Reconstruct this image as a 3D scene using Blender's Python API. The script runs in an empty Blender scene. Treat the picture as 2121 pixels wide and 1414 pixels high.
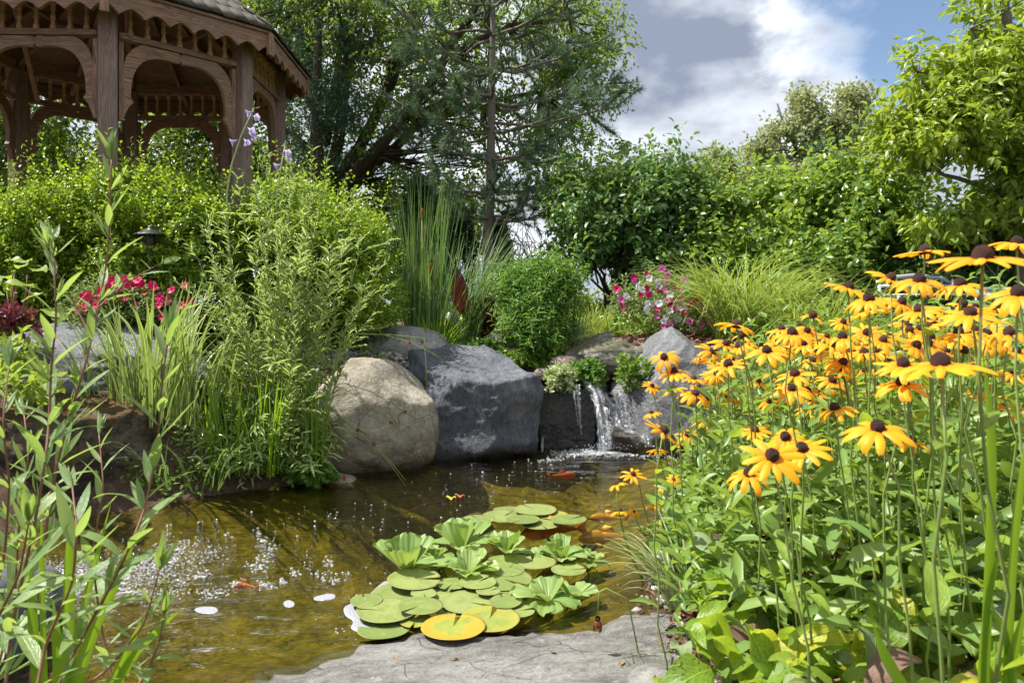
import bpy, bmesh, math, random
import numpy as np
from mathutils import Vector, Matrix, noise as mnoise

random.seed(7)
RNG = np.random.default_rng(7)
SC = bpy.context.scene
COL = SC.collection
R = math.radians

# ------------------------------------------------------------------ camera, world, sun, exposure
F_PX, HOR, CAMH = 1510.0, 625.0, 1.0          # focal length and horizon row measured on the 2121 px wide photograph
cam_data = bpy.data.cameras.new('camera')
cam = bpy.data.objects.new('camera', cam_data); COL.objects.link(cam); SC.camera = cam
cam_data.sensor_width = 36.0
cam_data.lens = F_PX / 2121.0 * 36.0
cam_data.shift_y = -(707.0 - HOR) / 2121.0
cam_data.clip_start, cam_data.clip_end = 0.05, 2000.0
cam.location = (0, 0, CAMH)
cam.rotation_euler = (R(90), 0, 0)
cam_data.dof.use_dof = True
cam_data.dof.focus_distance = 4.2
cam_data.dof.aperture_fstop = 9.0

SUN_EL, SUN_AZ = R(59), R(-84)                # azimuth from +Y (the view), negative to the left
SDIR = Vector((math.sin(SUN_AZ) * math.cos(SUN_EL), math.cos(SUN_AZ) * math.cos(SUN_EL), math.sin(SUN_EL)))
sl = bpy.data.lights.new('sun', 'SUN'); sl.energy = 2.9; sl.angle = R(0.6); sl.color = (1.0, 0.95, 0.86)
so = bpy.data.objects.new('sun', sl); COL.objects.link(so)
so.rotation_euler = SDIR.to_track_quat('Z', 'Y').to_euler(); so.location = (0, 0, 30)

def px_dir(px, py):
    return Vector(((px - 1060.5) / F_PX, 1.0, (HOR - py) / F_PX)).normalized()

world = bpy.data.worlds.new('World'); SC.world = world; world.use_nodes = True
wt = world.node_tree; wt.nodes.clear()
def WN(t, **kw):
    n = wt.nodes.new(t)
    for k, v in kw.items(): setattr(n, k, v)
    return n
def wl(a, b): wt.links.new(a, b)
def wmath(op, a, b=None, c=None, clamp=False):
    n = WN('ShaderNodeMath', operation=op); n.use_clamp = clamp
    for i, v in enumerate((a, b, c)):
        if v is None: continue
        if isinstance(v, (int, float)): n.inputs[i].default_value = v
        else: wl(v, n.inputs[i])
    return n.outputs[0]
def wstep(v, lo, hi):
    n = WN('ShaderNodeMapRange', interpolation_type='SMOOTHSTEP'); wl(v, n.inputs[0])
    n.inputs[1].default_value = lo; n.inputs[2].default_value = hi
    return n.outputs[0]
sky = WN('ShaderNodeTexSky', sky_type='NISHITA'); sky.sun_disc = False
sky.sun_elevation = SUN_EL; sky.sun_rotation = SUN_AZ; sky.air_density = 1.0; sky.dust_density = 1.0; sky.ozone_density = 1.5
tc = WN('ShaderNodeTexCoord')
nrm = WN('ShaderNodeVectorMath', operation='NORMALIZE'); wl(tc.outputs['Generated'], nrm.inputs[0])
D_ = nrm.outputs[0]
mp = WN('ShaderNodeMapping'); mp.inputs['Scale'].default_value = (1, 1, 1.9); wl(D_, mp.inputs[0])
n1 = WN('ShaderNodeTexNoise'); n1.inputs['Scale'].default_value = 3.1; n1.inputs['Detail'].default_value = 9; n1.inputs['Roughness'].default_value = 0.55
n1.inputs['Distortion'].default_value = 0.25
wl(mp.outputs[0], n1.inputs['Vector'])
n2 = WN('ShaderNodeTexNoise'); n2.inputs['Scale'].default_value = 5.5; n2.inputs['Detail'].default_value = 8; n2.inputs['Roughness'].default_value = 0.52
mp2 = WN('ShaderNodeMapping'); mp2.inputs['Scale'].default_value = (1, 1, 1.8); mp2.inputs['Location'].default_value = (3.3, 1.7, 0.4); wl(D_, mp2.inputs[0])
wl(mp2.outputs[0], n2.inputs['Vector'])
def wlobe(px, py, inner, outer):
    v = px_dir(px, py)
    d = WN('ShaderNodeVectorMath', operation='DOT_PRODUCT'); wl(D_, d.inputs[0]); d.inputs[1].default_value = v
    # add noise so that the cloud edges are ragged
    w = wmath('ADD', d.outputs['Value'], wmath('MULTIPLY', wmath('SUBTRACT', n1.outputs[0], 0.5), 0.05))
    return wstep(w, math.cos(R(outer)), math.cos(R(inner)))
gap = wmath('MAXIMUM', wlobe(1890, 50, 3.0, 8.5), wlobe(1735, 165, 0.6, 4.8))
# broken cloud all over the sky, with a clear gap to the right
cover = wmath('SUBTRACT', wstep(n1.outputs[0], 0.16, 0.32), wmath('MULTIPLY', gap, 1.0), clamp=True)
dark = wmath('ADD', wmath('MULTIPLY', wstep(n2.outputs[0], 0.34, 0.68), 0.78), wmath('MULTIPLY', wlobe(1450, -10, 1, 15), 0.42), clamp=True)
dark = wmath('SUBTRACT', dark, wmath('MULTIPLY', wlobe(1690, 120, 1, 6.5), 0.9), clamp=True)
cr = WN('ShaderNodeMix', data_type='RGBA'); wl(dark, cr.inputs['Factor'])
cr.inputs['A'].default_value = (0.70, 0.73, 0.78, 1); cr.inputs['B'].default_value = (0.19, 0.225, 0.295, 1)
bg1 = WN('ShaderNodeBackground'); wl(sky.outputs[0], bg1.inputs[0]); bg1.inputs[1].default_value = 0.05
bg2 = WN('ShaderNodeBackground'); wl(cr.outputs['Result'], bg2.inputs[0]); bg2.inputs[1].default_value = 0.52
mx = WN('ShaderNodeMixShader'); wl(cover, mx.inputs[0]); wl(bg1.outputs[0], mx.inputs[1]); wl(bg2.outputs[0], mx.inputs[2])
wo = WN('ShaderNodeOutputWorld'); wl(mx.outputs[0], wo.inputs[0])

SC.render.engine = 'CYCLES'
SC.view_settings.view_transform = 'Standard'; SC.view_settings.look = 'None'
SC.view_settings.gamma = 1.0; SC.view_settings.exposure = 1.75
SC.cycles.use_denoising = True
SC.cycles.max_bounces = 12; SC.cycles.transparent_max_bounces = 16; SC.cycles.transmission_bounces = 8
SC.cycles.diffuse_bounces = 7; SC.cycles.glossy_bounces = 4
SC.cycles.sample_clamp_indirect = 8.0
SC.cycles.caustics_reflective = False; SC.cycles.caustics_refractive = False

# ------------------------------------------------------------------ helpers
def W(px, py, Y):                              # a photograph pixel at depth Y metres
    return Vector(((px - 1060.5) / F_PX * Y, Y, CAMH + (HOR - py) / F_PX * Y))
def Gz(px, py, z=0.0):                         # a photograph pixel on the level z
    Y = (CAMH - z) * F_PX / (py - HOR)
    return Vector(((px - 1060.5) / F_PX * Y, Y, z))
def PXM(px, Y): return px / F_PX * Y           # pixels to metres at depth Y

def _hash(ix, iy, iz, seed):
    h = (ix.astype(np.int64) * 374761393 + iy.astype(np.int64) * 668265263 + iz.astype(np.int64) * 2147483647 + seed * 1274126177) & 0xFFFFFFFF
    h = ((h ^ (h >> 13)) * 1274126177) & 0xFFFFFFFF
    h = h ^ (h >> 16)
    return (h & 0xFFFFFF) / float(0xFFFFFF)
def vnoise(p, seed=0):
    p = np.asarray(p, float); i = np.floor(p); f = p - i; u = f * f * f * (f * (f * 6 - 15) + 10)
    ix, iy, iz = i[:, 0], i[:, 1], i[:, 2]
    def c(a, b, d): return _hash(ix + a, iy + b, iz + d, seed)
    x0 = c(0,0,0)*(1-u[:,0]) + c(1,0,0)*u[:,0]; x1 = c(0,1,0)*(1-u[:,0]) + c(1,1,0)*u[:,0]
    x2 = c(0,0,1)*(1-u[:,0]) + c(1,0,1)*u[:,0]; x3 = c(0,1,1)*(1-u[:,0]) + c(1,1,1)*u[:,0]
    y0 = x0*(1-u[:,1]) + x1*u[:,1]; y1 = x2*(1-u[:,1]) + x3*u[:,1]
    return (y0*(1-u[:,2]) + y1*u[:,2]) * 2 - 1
def fbm(p, octv=4, gain=0.5, seed=0):
    p = np.asarray(p, float); s = 0; a = 1.0; t = 0
    for k in range(octv):
        s = s + a * vnoise(p * (2.03 ** k) + 17.3 * k, seed + k); t += a; a *= gain
    return s / t
def sstep(a, b, x): 
    t = np.clip((x - a) / (b - a), 0, 1); return t * t * (3 - 2 * t)

def mesh_np(name, V, faces_list, mat=None, uv=None, smooth=True):
    """V (n,3); faces_list: list of int arrays (m,k); uv: per-vertex (n,2)."""
    V = np.asarray(V, np.float32)
    me = bpy.data.meshes.new(name)
    loops = np.concatenate([f.reshape(-1) for f in faces_list]).astype(np.int32)
    tot = np.concatenate([np.full(len(f), f.shape[1], np.int32) for f in faces_list])
    start = np.concatenate([[0], np.cumsum(tot)[:-1]]).astype(np.int32)
    me.vertices.add(len(V)); me.vertices.foreach_set('co', V.reshape(-1))
    me.loops.add(len(loops)); me.loops.foreach_set('vertex_index', loops)
    me.polygons.add(len(tot)); me.polygons.foreach_set('loop_start', start); me.polygons.foreach_set('loop_total', tot)
    if smooth: me.polygons.foreach_set('use_smooth', np.ones(len(tot), bool))
    if uv is not None:
        l = me.uv_layers.new(name='UVMap'); l.data.foreach_set('uv', np.asarray(uv, np.float32)[loops].reshape(-1))
    me.update(calc_edges=True)
    if mat: me.materials.append(mat)
    return me

def link(name, me, parent=None, loc=None, kind=None):
    o = bpy.data.objects.new(name, me); COL.objects.link(o)
    if parent is not None: o.parent = parent
    if loc is not None: o.location = loc
    if kind: o['kind'] = kind
    return o
def tag(o, label, cat, group=None):
    o['label'] = label; o['category'] = cat
    if group: o['group'] = group
    return o
def thing(name, label, cat, loc=(0, 0, 0), group=None, rotz=0.0):
    o = bpy.data.objects.new(name, None); COL.objects.link(o)
    o.location = loc; o.rotation_euler = (0, 0, rotz); o.empty_display_size = 0.05
    return tag(o, label, cat, group)

class MB:
    """collects tubes, ribbons, boxes into one mesh"""
    def __init__(self): self.v = []; self.q = []; self.t = []; self.uv = []; self.n = 0
    def add(self, V, quads=None, tris=None, uv=None):
        V = np.asarray(V, float)
        self.v.append(V)
        self.uv.append(np.asarray(uv, float) if uv is not None else np.zeros((len(V), 2)))
        if quads is not None and len(quads): self.q.append(np.asarray(quads) + self.n)
        if tris is not None and len(tris): self.t.append(np.asarray(tris) + self.n)
        self.n += len(V)
    def tube(self, pts, rad, k=6, cap=True):
        pts = np.asarray(pts, float); m = len(pts)
        rad = np.full(m, rad) if np.isscalar(rad) else np.asarray(rad, float)
        tg = np.gradient(pts, axis=0); tg /= np.linalg.norm(tg, axis=1)[:, None] + 1e-9
        ref = np.array([0, 0, 1.0]) if abs(tg[0][2]) < 0.9 else np.array([1.0, 0, 0])
        V = []
        for i in range(m):
            a = np.cross(tg[i], ref); a /= np.linalg.norm(a) + 1e-9; b = np.cross(tg[i], a)
            ref = np.cross(a, tg[i])
            an = np.arange(k) * 2 * np.pi / k
            V.append(pts[i] + rad[i] * (np.cos(an)[:, None] * a + np.sin(an)[:, None] * b))
        V = np.concatenate(V)
        q = []
        for i in range(m - 1):
            for j in range(k):
                q.append((i*k+j, i*k+(j+1) % k, (i+1)*k+(j+1) % k, (i+1)*k+j))
        uv = np.stack([np.tile(np.arange(k)/k, m), np.repeat(np.linspace(0, 1, m), k)], 1)
        tr = []
        if cap and k >= 3:
            for j in range(1, k-1): tr.append((0, j+1, j)); tr.append(((m-1)*k, (m-1)*k+j, (m-1)*k+j+1))
        self.add(V, q, tr, uv)
    def ribbon(self, pts, wid, side, fold=0.0):
        """three verts across; side: vector(s) across the blade"""
        pts = np.asarray(pts, float); m = len(pts)
        wid = np.asarray(wid, float)
        side = np.tile(np.asarray(side, float), (m, 1)) if np.ndim(side) == 1 else np.asarray(side, float)
        tg = np.gradient(pts, axis=0); tg /= np.linalg.norm(tg, axis=1)[:, None] + 1e-9
        nn = np.cross(side, tg)
        V = np.stack([pts - side*wid[:, None]/2 + nn*(fold*wid)[:, None], pts, pts + side*wid[:, None]/2 + nn*(fold*wid)[:, None]], 1).reshape(-1, 3)
        q = []
        for i in range(m - 1):
            for j in range(2): q.append((i*3+j, i*3+j+1, (i+1)*3+j+1, (i+1)*3+j))
        uv = np.stack([np.repeat(np.linspace(0, 1, m), 3), np.tile([0, .5, 1], m)], 1)
        self.add(V, q, None, uv)
    def box(self, c, sx, sy, sz, ax=None):
        c = np.asarray(c, float)
        ax = np.eye(3) if ax is None else np.asarray(ax, float)
        s = np.array([(i, j, k) for i in (-.5, .5) for j in (-.5, .5) for k in (-.5, .5)]) * np.array([sx, sy, sz])
        V = c + s @ ax
        self.add(V, [(0,1,3,2),(4,6,7,5),(0,4,5,1),(2,3,7,6),(0,2,6,4),(1,5,7,3)])
    def mesh(self, name, mat, smooth=True):
        V = np.concatenate(self.v); fl = []
        if self.q: fl.append(np.concatenate(self.q))
        if self.t: fl.append(np.concatenate(self.t))
        return mesh_np(name, V, fl, mat, np.concatenate(self.uv), smooth)
    def build(self, name, mat, parent=None, kind=None, smooth=True, loc=None):
        return link(name, self.mesh(name, mat, smooth), parent, loc, kind)

def unit(a):
    a = np.asarray(a, float); return a / (np.linalg.norm(a, axis=-1, keepdims=True) + 1e-9)
# leaf templates: x along the leaf (0..1), y across, z up
T_DIAM = (np.array([(0,0,0),(.42,-.5,.10),(1,0,-.05),(.42,.5,.10)], float), [np.array([(0,1,2),(0,2,3)])])
T_OVAL = (np.array([(0,0,0),(.3,-.45,.09),(.3,0,.0),(.3,.45,.09),(.68,-.40,.05),(.68,0,-.03),(.68,.40,.05),(1,0,-.14)], float),
          [np.array([(0,1,2),(0,2,3),(4,7,5),(5,7,6)]), np.array([(1,4,5,2),(2,5,6,3)])])
T_LANCE = (np.array([(0,0,0),(.25,-.42,.12),(.25,0,.03),(.25,.42,.12),(.6,-.42,.10),(.6,0,.0),(.6,.42,.10),(1,0,-.12)], float),
          [np.array([(0,1,2),(0,2,3),(4,7,5),(5,7,6)]), np.array([(1,4,5,2),(2,5,6,3)])])
T_ROUND = (np.array([(0,0,0),(.25,-.42,.05),(.7,-.45,.06),(1,-.12,0),(1,.12,0),(.7,.45,.06),(.25,.42,.05),(.5,0,-.05)], float),
          [np.array([(0,1,7),(1,2,7),(2,3,7),(3,4,7),(4,5,7),(5,6,7),(6,0,7)])])
T_NEED = (np.array([(0,-.5,0),(1,0,0),(0,.5,0)], float), [np.array([(0,1,2)])])
def scatter(tpl, pos, xa, za, L, Wd):
    """copies of a leaf template at pos with axis xa and up za -> (V, faces, uv)"""
    tv, tf = tpl; n = len(pos); k = len(tv)
    xa = unit(xa); ya = unit(np.cross(za, xa)); za = np.cross(xa, ya)
    L = np.broadcast_to(L, (n,)); Wd = np.broadcast_to(Wd, (n,))
    V = (pos[:, None, :] + xa[:, None, :]*(tv[None, :, 0]*L[:, None])[..., None] + ya[:, None, :]*(tv[None, :, 1]*Wd[:, None])[..., None]
         + za[:, None, :]*(tv[None, :, 2]*L[:, None])[..., None]).reshape(-1, 3)
    off = (np.arange(n)*k)[:, None, None]
    fl = [(f[None] + off).reshape(-1, f.shape[1]) for f in tf]
    uv = np.tile(np.stack([tv[:, 0], tv[:, 1]+.5], 1), (n, 1))
    return V, fl, uv
def join_scatter(parts):
    Vs, quads, tris, uvs, n = [], [], [], [], 0
    for V, fl, uv in parts:
        Vs.append(V); uvs.append(uv)
        for f in fl: (quads if f.shape[1] == 4 else tris).append(f + n)
        n += len(V)
    fl = []
    if quads: fl.append(np.concatenate(quads))
    if tris: fl.append(np.concatenate(tris))
    return np.concatenate(Vs), fl, np.concatenate(uvs)
def rdir(n, rng=None):
    rng = rng or RNG
    v = rng.normal(size=(n, 3)); return unit(v)
# ------------------------------------------------------------------ materials
class NT:
    def __init__(self, name):
        self.m = bpy.data.materials.new(name); self.m.use_nodes = True
        self.t = self.m.node_tree; self.t.nodes.clear()
        self.out = self.t.nodes.new('ShaderNodeOutputMaterial')
    def n(self, typ, ins=None, **kw):
        x = self.t.nodes.new(typ)
        for k, v in kw.items(): setattr(x, k, v)
        for k, v in (ins or {}).items():
            if hasattr(v, 'is_linked') or hasattr(v, 'links'): self.t.links.new(v, x.inputs[k])
            else: x.inputs[k].default_value = v
        return x
    def noise(self, vec, scale, detail=4, rough=.55, dist=0.0):
        return self.n('ShaderNodeTexNoise', {'Vector': vec, 'Scale': scale, 'Detail': detail, 'Roughness': rough, 'Distortion': dist}).outputs[0]
    def math(self, op, a, b=0.0, clamp=False):
        x = self.n('ShaderNodeMath', {0: a, 1: b}, operation=op); x.use_clamp = clamp; return x.outputs[0]
    def ramp(self, fac, *stops):
        x = self.n('ShaderNodeValToRGB', {0: fac}); e = x.color_ramp.elements
        while len(e) < len(stops): e.new(0.5)
        for i, (p, c) in enumerate(stops): e[i].position = p; e[i].color = (*c, 1)
        return x.outputs[0]
    def step(self, v, lo, hi, a=0.0, b=1.0):
        x = self.n('ShaderNodeMapRange', {0: v, 1: lo, 2: hi, 3: a, 4: b}, interpolation_type='SMOOTHSTEP'); return x.outputs[0]
    def mix(self, f, a, b, mode='MIX'):
        x = self.n('ShaderNodeMix', data_type='RGBA', blend_type=mode)
        for k, v in (('Factor', f), ('A', a), ('B', b)):
            s = [i for i in x.inputs if i.name == k and (i.type == 'RGBA' or (k == 'Factor' and i.type == 'VALUE'))][0]
            if hasattr(v, 'links'): self.t.links.new(v, s)
            else: s.default_value = v if isinstance(v, (int, float)) else (*v, 1) if len(v) == 3 else v
        return [o for o in x.outputs if o.type == 'RGBA'][0]
    def bump(self, h, strength, dist=0.01, normal=None):
        ins = {'Height': h, 'Strength': strength, 'Distance': dist}
        if normal is not None: ins['Normal'] = normal
        return self.n('ShaderNodeBump', ins).outputs[0]
    def finish(self, sh): self.t.links.new(sh, self.out.inputs[0]); return self.m

def c4(c): return (*c, 1.0)
def leaf_mat(name, c1, c2, trans=0.4, tcol=None, rough=0.42, spec=0.45, spots=0.0, vein=0.0, big=0.0, edge=None):
    """leaf: two colours mixed per leaf; light shines through"""
    k = NT(name)
    geo = k.n('ShaderNodeNewGeometry'); oi = k.n('ShaderNodeObjectInfo')
    r = k.math('FRACT', k.math('ADD', geo.outputs['Random Per Island'], oi.outputs['Random']))
    tc = k.n('ShaderNodeTexCoord')
    if big:
        nz = k.noise(tc.outputs['Object'], big, 2)
        r = k.math('ADD', k.math('MULTIPLY', r, 0.55), k.step(nz, .35, .65, 0, .45))
    col = k.ramp(r, (0.0, c1), (1.0, c2))
    uv = k.n('ShaderNodeUVMap').outputs[0]
    sep = k.n('ShaderNodeSeparateXYZ', {0: uv})
    bmp = None
    if vein:
        d = k.math('ABSOLUTE', k.math('SUBTRACT', sep.outputs[1], 0.5))
        mid = k.step(d, 0.0, 0.035, 1, 0)
        wv = k.math('SINE', k.math('ADD', k.math('MULTIPLY', sep.outputs[0], 44.0), k.math('MULTIPLY', d, -34.0)))
        vv = k.math('MAXIMUM', mid, k.math('MULTIPLY', k.step(wv, 0.8, 1.0), 0.55))
        lt = tuple(min(1, x*1.6+.03) for x in c2)
        col = k.mix(k.math('MULTIPLY', vv, vein), col, lt)
        bmp = k.bump(k.math('SUBTRACT', k.noise(uv, 9, 3), k.math('MULTIPLY', vv, .5)), 0.5, 0.004)
    if edge is not None:       # pale margins (variegated blades)
        d = k.math('ABSOLUTE', k.math('SUBTRACT', sep.outputs[1], 0.5))
        col = k.mix(k.step(d, .22, .32), col, edge)
    if spots:
        vec = k.n('ShaderNodeVectorMath', {0: tc.outputs['Object'], 1: (1, 1, 1)}, operation='MULTIPLY').outputs[0]
        sp = k.noise(k.n('ShaderNodeVectorMath', {0: vec, 1: k.n('ShaderNodeCombineXYZ', {0: k.math('MULTIPLY', oi.outputs['Random'], 50.0)}).outputs[0]}, operation='ADD').outputs[0], 26, 3)
        pm = k.noise(vec, 3.0, 2)
        f = k.math('MULTIPLY', k.step(sp, .57, .63), k.step(pm, .42, .58))
        f = k.math('MULTIPLY', f, k.step(oi.outputs['Random'], .15, .4))
        col = k.mix(k.math('MULTIPLY', f, spots), col, (.035, .018, .012))
    tcl = tcol or tuple(min(1, x) for x in (c2[0]*1.5+.02, c2[1]*1.35+.02, c2[2]*.6))
    tcc = k.mix(0.55, col, tcl)
    ins = {'Base Color': col, 'Roughness': rough, 'Specular IOR Level': spec}
    if bmp is not None: ins['Normal'] = bmp
    p = k.n('ShaderNodeBsdfPrincipled', ins)
    t = k.n('ShaderNodeBsdfTranslucent', {'Color': tcc})
    return k.finish(k.n('ShaderNodeMixShader', {0: trans, 1: p.outputs[0], 2: t.outputs[0]}).outputs[0])

def plain(name, c, rough=.6, spec=.4, var=0.25, scale=20, bump=0.0, metal=0.0):
    k = NT(name); tc = k.n('ShaderNodeTexCoord'); oi = k.n('ShaderNodeObjectInfo')
    nz = k.noise(tc.outputs['Object'], scale, 5)
    f = k.math('ADD', k.math('MULTIPLY', nz, .7), k.math('MULTIPLY', oi.outputs['Random'], .3))
    col = k.ramp(f, (.2, tuple(x*(1-var) for x in c)), (.8, tuple(min(1, x*(1+var)) for x in c)))
    ins = {'Base Color': col, 'Roughness': rough, 'Specular IOR Level': spec, 'Metallic': metal}
    if bump: ins['Normal'] = k.bump(k.noise(tc.outputs['Object'], scale*3, 6, .65), bump, .01)
    return k.finish(k.n('ShaderNodeBsdfPrincipled', ins).outputs[0])

def rock_mat(name, cols, scale=3.0, rough=.8, bump=.6, moss=None, streak=None, wet=0.0, speck=0.35, spec=.3, fine=1.0):
    """mottled stone; cols = dark, mid, light"""
    k = NT(name); tc = k.n('ShaderNodeTexCoord'); v = tc.outputs['Object']
    if streak: v2 = k.n('ShaderNodeMapping', {'Vector': v, 'Scale': streak}).outputs[0]
    else: v2 = v
    big = k.noise(v2, scale, 9, .62, .4); med = k.noise(v2, scale*6, 8, .68); sm = k.noise(v, scale*45, 5, .7)
    f = k.math('ADD', k.math('MULTIPLY', big, .55), k.math('MULTIPLY', med, .45))
    col = k.ramp(f, (.34, cols[0]), (.50, cols[1]), (.66, cols[2]))
    m2 = k.noise(v2, scale*17, 6, .7); col = k.mix(k.step(m2, .55, .66, 0, .55), col, tuple(x*.6 for x in cols[0])); col = k.mix(k.step(m2, .44, .34, 0, .45), col, cols[2])
    col = k.mix(k.step(sm, .56, .72, 0, speck), col, cols[0]); col = k.mix(k.step(sm, .44, .28, 0, speck), col, cols[2])
    vor = k.n('ShaderNodeTexVoronoi', {'Vector': k.n('ShaderNodeVectorMath', {0: v2, 1: k.n('ShaderNodeVectorMath', {0: k.n('ShaderNodeTexNoise', {'Vector': v, 'Scale': 4.0}).outputs[1], 1: (.35, .35, .35)}, operation='MULTIPLY').outputs[0]}, operation='ADD').outputs[0], 'Scale': scale*1.3}, feature='DISTANCE_TO_EDGE').outputs[0]
    crack = k.step(vor, 0.0, 0.012, 1, 0)
    crack = k.math('MULTIPLY', crack, k.step(k.noise(v, scale*.9, 2), .5, .6))
    col = k.mix(k.math('MULTIPLY', crack, .4), col, tuple(x*.35 for x in cols[0]))
    # lichen blotches
    li = k.math('MULTIPLY', k.step(k.noise(v, scale*5, 6, .6), .60, .68), k.step(k.noise(v, scale*.7, 3), .45, .6))
    col = k.mix(k.math('MULTIPLY', li, .45), col, tuple(min(1, x*1.35+.04) for x in cols[2]))
    if moss is not None:
        g = k.n('ShaderNodeNewGeometry'); up = k.n('ShaderNodeSeparateXYZ', {0: g.outputs['Normal']}).outputs[2]
        mf = k.math('MULTIPLY', k.step(k.math('ADD', k.math('MULTIPLY', up, .25), k.noise(v, scale*3, 6, .65)), .55, .72), .85)
        col = k.mix(mf, col, moss)
    h = k.math('ADD', k.math('ADD', k.math('MULTIPLY', med, 1.0), k.math('MULTIPLY', m2, .4)), k.math('MULTIPLY', sm, .2*fine))
    h = k.math('SUBTRACT', h, k.math('MULTIPLY', crack, .35))
    nrm = k.bump(h, bump, .035)
    rg = rough
    if wet:
        g = k.n('ShaderNodeNewGeometry'); z = k.n('ShaderNodeSeparateXYZ', {0: g.outputs['Position']}).outputs[2]
        wv = k.step(k.math('ADD', z, k.math('MULTIPLY', k.noise(v, 6, 3), .06)), .03, .03+wet, 1, 0)
        col = k.mix(wv, col, k.mix(1.0, col, (.30, .28, .26), 'MULTIPLY')); rg = k.math('SUBTRACT', rough, k.math('MULTIPLY', wv, rough-.18))
    p = k.n('ShaderNodeBsdfPrincipled', {'Base Color': col, 'Roughness': rg, 'Specular IOR Level': spec, 'Normal': nrm})
    return k.finish(p.outputs[0])

def wood_mat(name, dark, mid, light, rough=.62, axis=(1.1, 24, 24)):
    k = NT(name); tc = k.n('ShaderNodeTexCoord'); oi = k.n('ShaderNodeObjectInfo')
    off = k.n('ShaderNodeCombineXYZ', {0: k.math('MULTIPLY', oi.outputs['Random'], 31.0), 1: k.math('MULTIPLY', oi.outputs['Random'], 7.0)}).outputs[0]
    v = k.n('ShaderNodeVectorMath', {0: tc.outputs['Object'], 1: off}, operation='ADD').outputs[0]
    vm = k.n('ShaderNodeMapping', {'Vector': v, 'Scale': axis}).outputs[0]
    g = k.noise(vm, 1.6, 3, .5, .8)
    rings = k.math('FRACT', k.math('MULTIPLY', g, 9.0))
    rings = k.math('ABSOLUTE', k.math('SUBTRACT', rings, .5))
    fine = k.noise(k.n('ShaderNodeMapping', {'Vector': v, 'Scale': (3, 90, 90)}).outputs[0], 3.0, 4, .6)
    f = k.math('ADD', k.math('MULTIPLY', rings, 1.1), k.math('MULTIPLY', fine, .5))
    col = k.ramp(f, (.22, dark), (.5, mid), (.85, light))
    age = k.noise(v, 2.5, 4)
    col = k.mix(k.step(age, .48, .72, 0, .5), col, tuple(.5*(a+b) for a, b in zip(mid, (.22, .19, .17))))
    col = k.mix(k.math('MULTIPLY', oi.outputs['Random'], .35), col, dark)
    p = k.n('ShaderNodeBsdfPrincipled', {'Base Color': col, 'Roughness': rough, 'Specular IOR Level': .3, 'Normal': k.bump(f, .25, .004)})
    return k.finish(p.outputs[0])

M = {}
M['boulder_tan'] = rock_mat('tan_granite', [(.11,.095,.072),(.29,.26,.205),(.50,.46,.385)], 2.6, .85, .8, wet=.10)
M['slate'] = rock_mat('blue_slate', [(.042,.048,.062),(.105,.115,.145),(.22,.225,.25)], 2.2, .62, .9, streak=(2.2, 2.2, .75), wet=.12, speck=.18, spec=.4, fine=.6)
M['grey_rock'] = rock_mat('grey_stone', [(.12,.12,.12),(.26,.25,.245),(.42,.405,.38)], 3.2, .85, .6)
M['grey_moss'] = rock_mat('grey_mossy_stone', [(.10,.095,.085),(.25,.235,.20),(.42,.39,.34)], 3.0, .85, .7, moss=(.09,.085,.04), wet=.06)
M['flat_rock'] = rock_mat('pale_flagstone', [(.12,.115,.11),(.31,.30,.285),(.50,.49,.47)], 3.2, .85, 1.1, streak=(1, 2.2, 2.2))
M['blue_grey'] = rock_mat('blue_grey_stone', [(.07,.073,.085),(.17,.175,.19),(.32,.32,.33)], 2.8, .8, .85)
M['brown_rock'] = rock_mat('brown_mossy_stone', [(.018,.014,.011),(.06,.045,.034),(.22,.19,.15)], 3.4, .85, 1.0, moss=(.12,.075,.02), wet=.2)
M['wet_black'] = rock_mat('wet_black_stone', [(.006,.007,.009),(.014,.015,.018),(.035,.035,.036)], 3.0, .14, .6, spec=.7)
M['wet_brown'] = rock_mat('wet_brown_stone', [(.012,.010,.008),(.04,.032,.024),(.10,.085,.06)], 3.5, .25, .6, spec=.6)
M['pebble_brown'] = rock_mat('rounded_brown_stone', [(.10,.075,.06),(.21,.165,.135),(.33,.27,.23)], 4.0, .75, .35)
M['wood'] = wood_mat('weathered_cedar', (.085,.047,.030), (.205,.122,.078), (.34,.22,.145))
M['wood_post'] = wood_mat('weathered_cedar_post', (.10,.07,.055), (.19,.135,.11), (.29,.22,.18))
M['wood_pale'] = wood_mat('pale_turned_cedar', (.28,.18,.085), (.48,.34,.18), (.60,.46,.28))
M['shingle'] = wood_mat('mossy_cedar_shingle', (.022,.020,.015), (.055,.048,.038), (.10,.092,.07), rough=.85)
M['bark_dark'] = plain('dark_bark', (.075,.055,.042), .9, .2, .5, 18, .8)
M['bark_grey'] = plain('grey_bark', (.14,.125,.105), .9, .2, .45, 22, .8)
M['twig'] = plain('reddish_stem', (.19,.095,.06), .6, .3, .3, 60)
M['stem_green'] = plain('green_stem', (.17,.24,.055), .5, .4, .25, 60)
M['black_metal'] = plain('bronze_metal', (.035,.034,.036), .42, .5, .3, 30, .15, .6)
M['white_metal'] = plain('white_painted_metal', (.30,.32,.36), .4, .5, .1, 20)
M['teal_metal'] = plain('grey_teal_resin', (.16,.22,.23), .5, .4, .15, 12)

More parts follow.
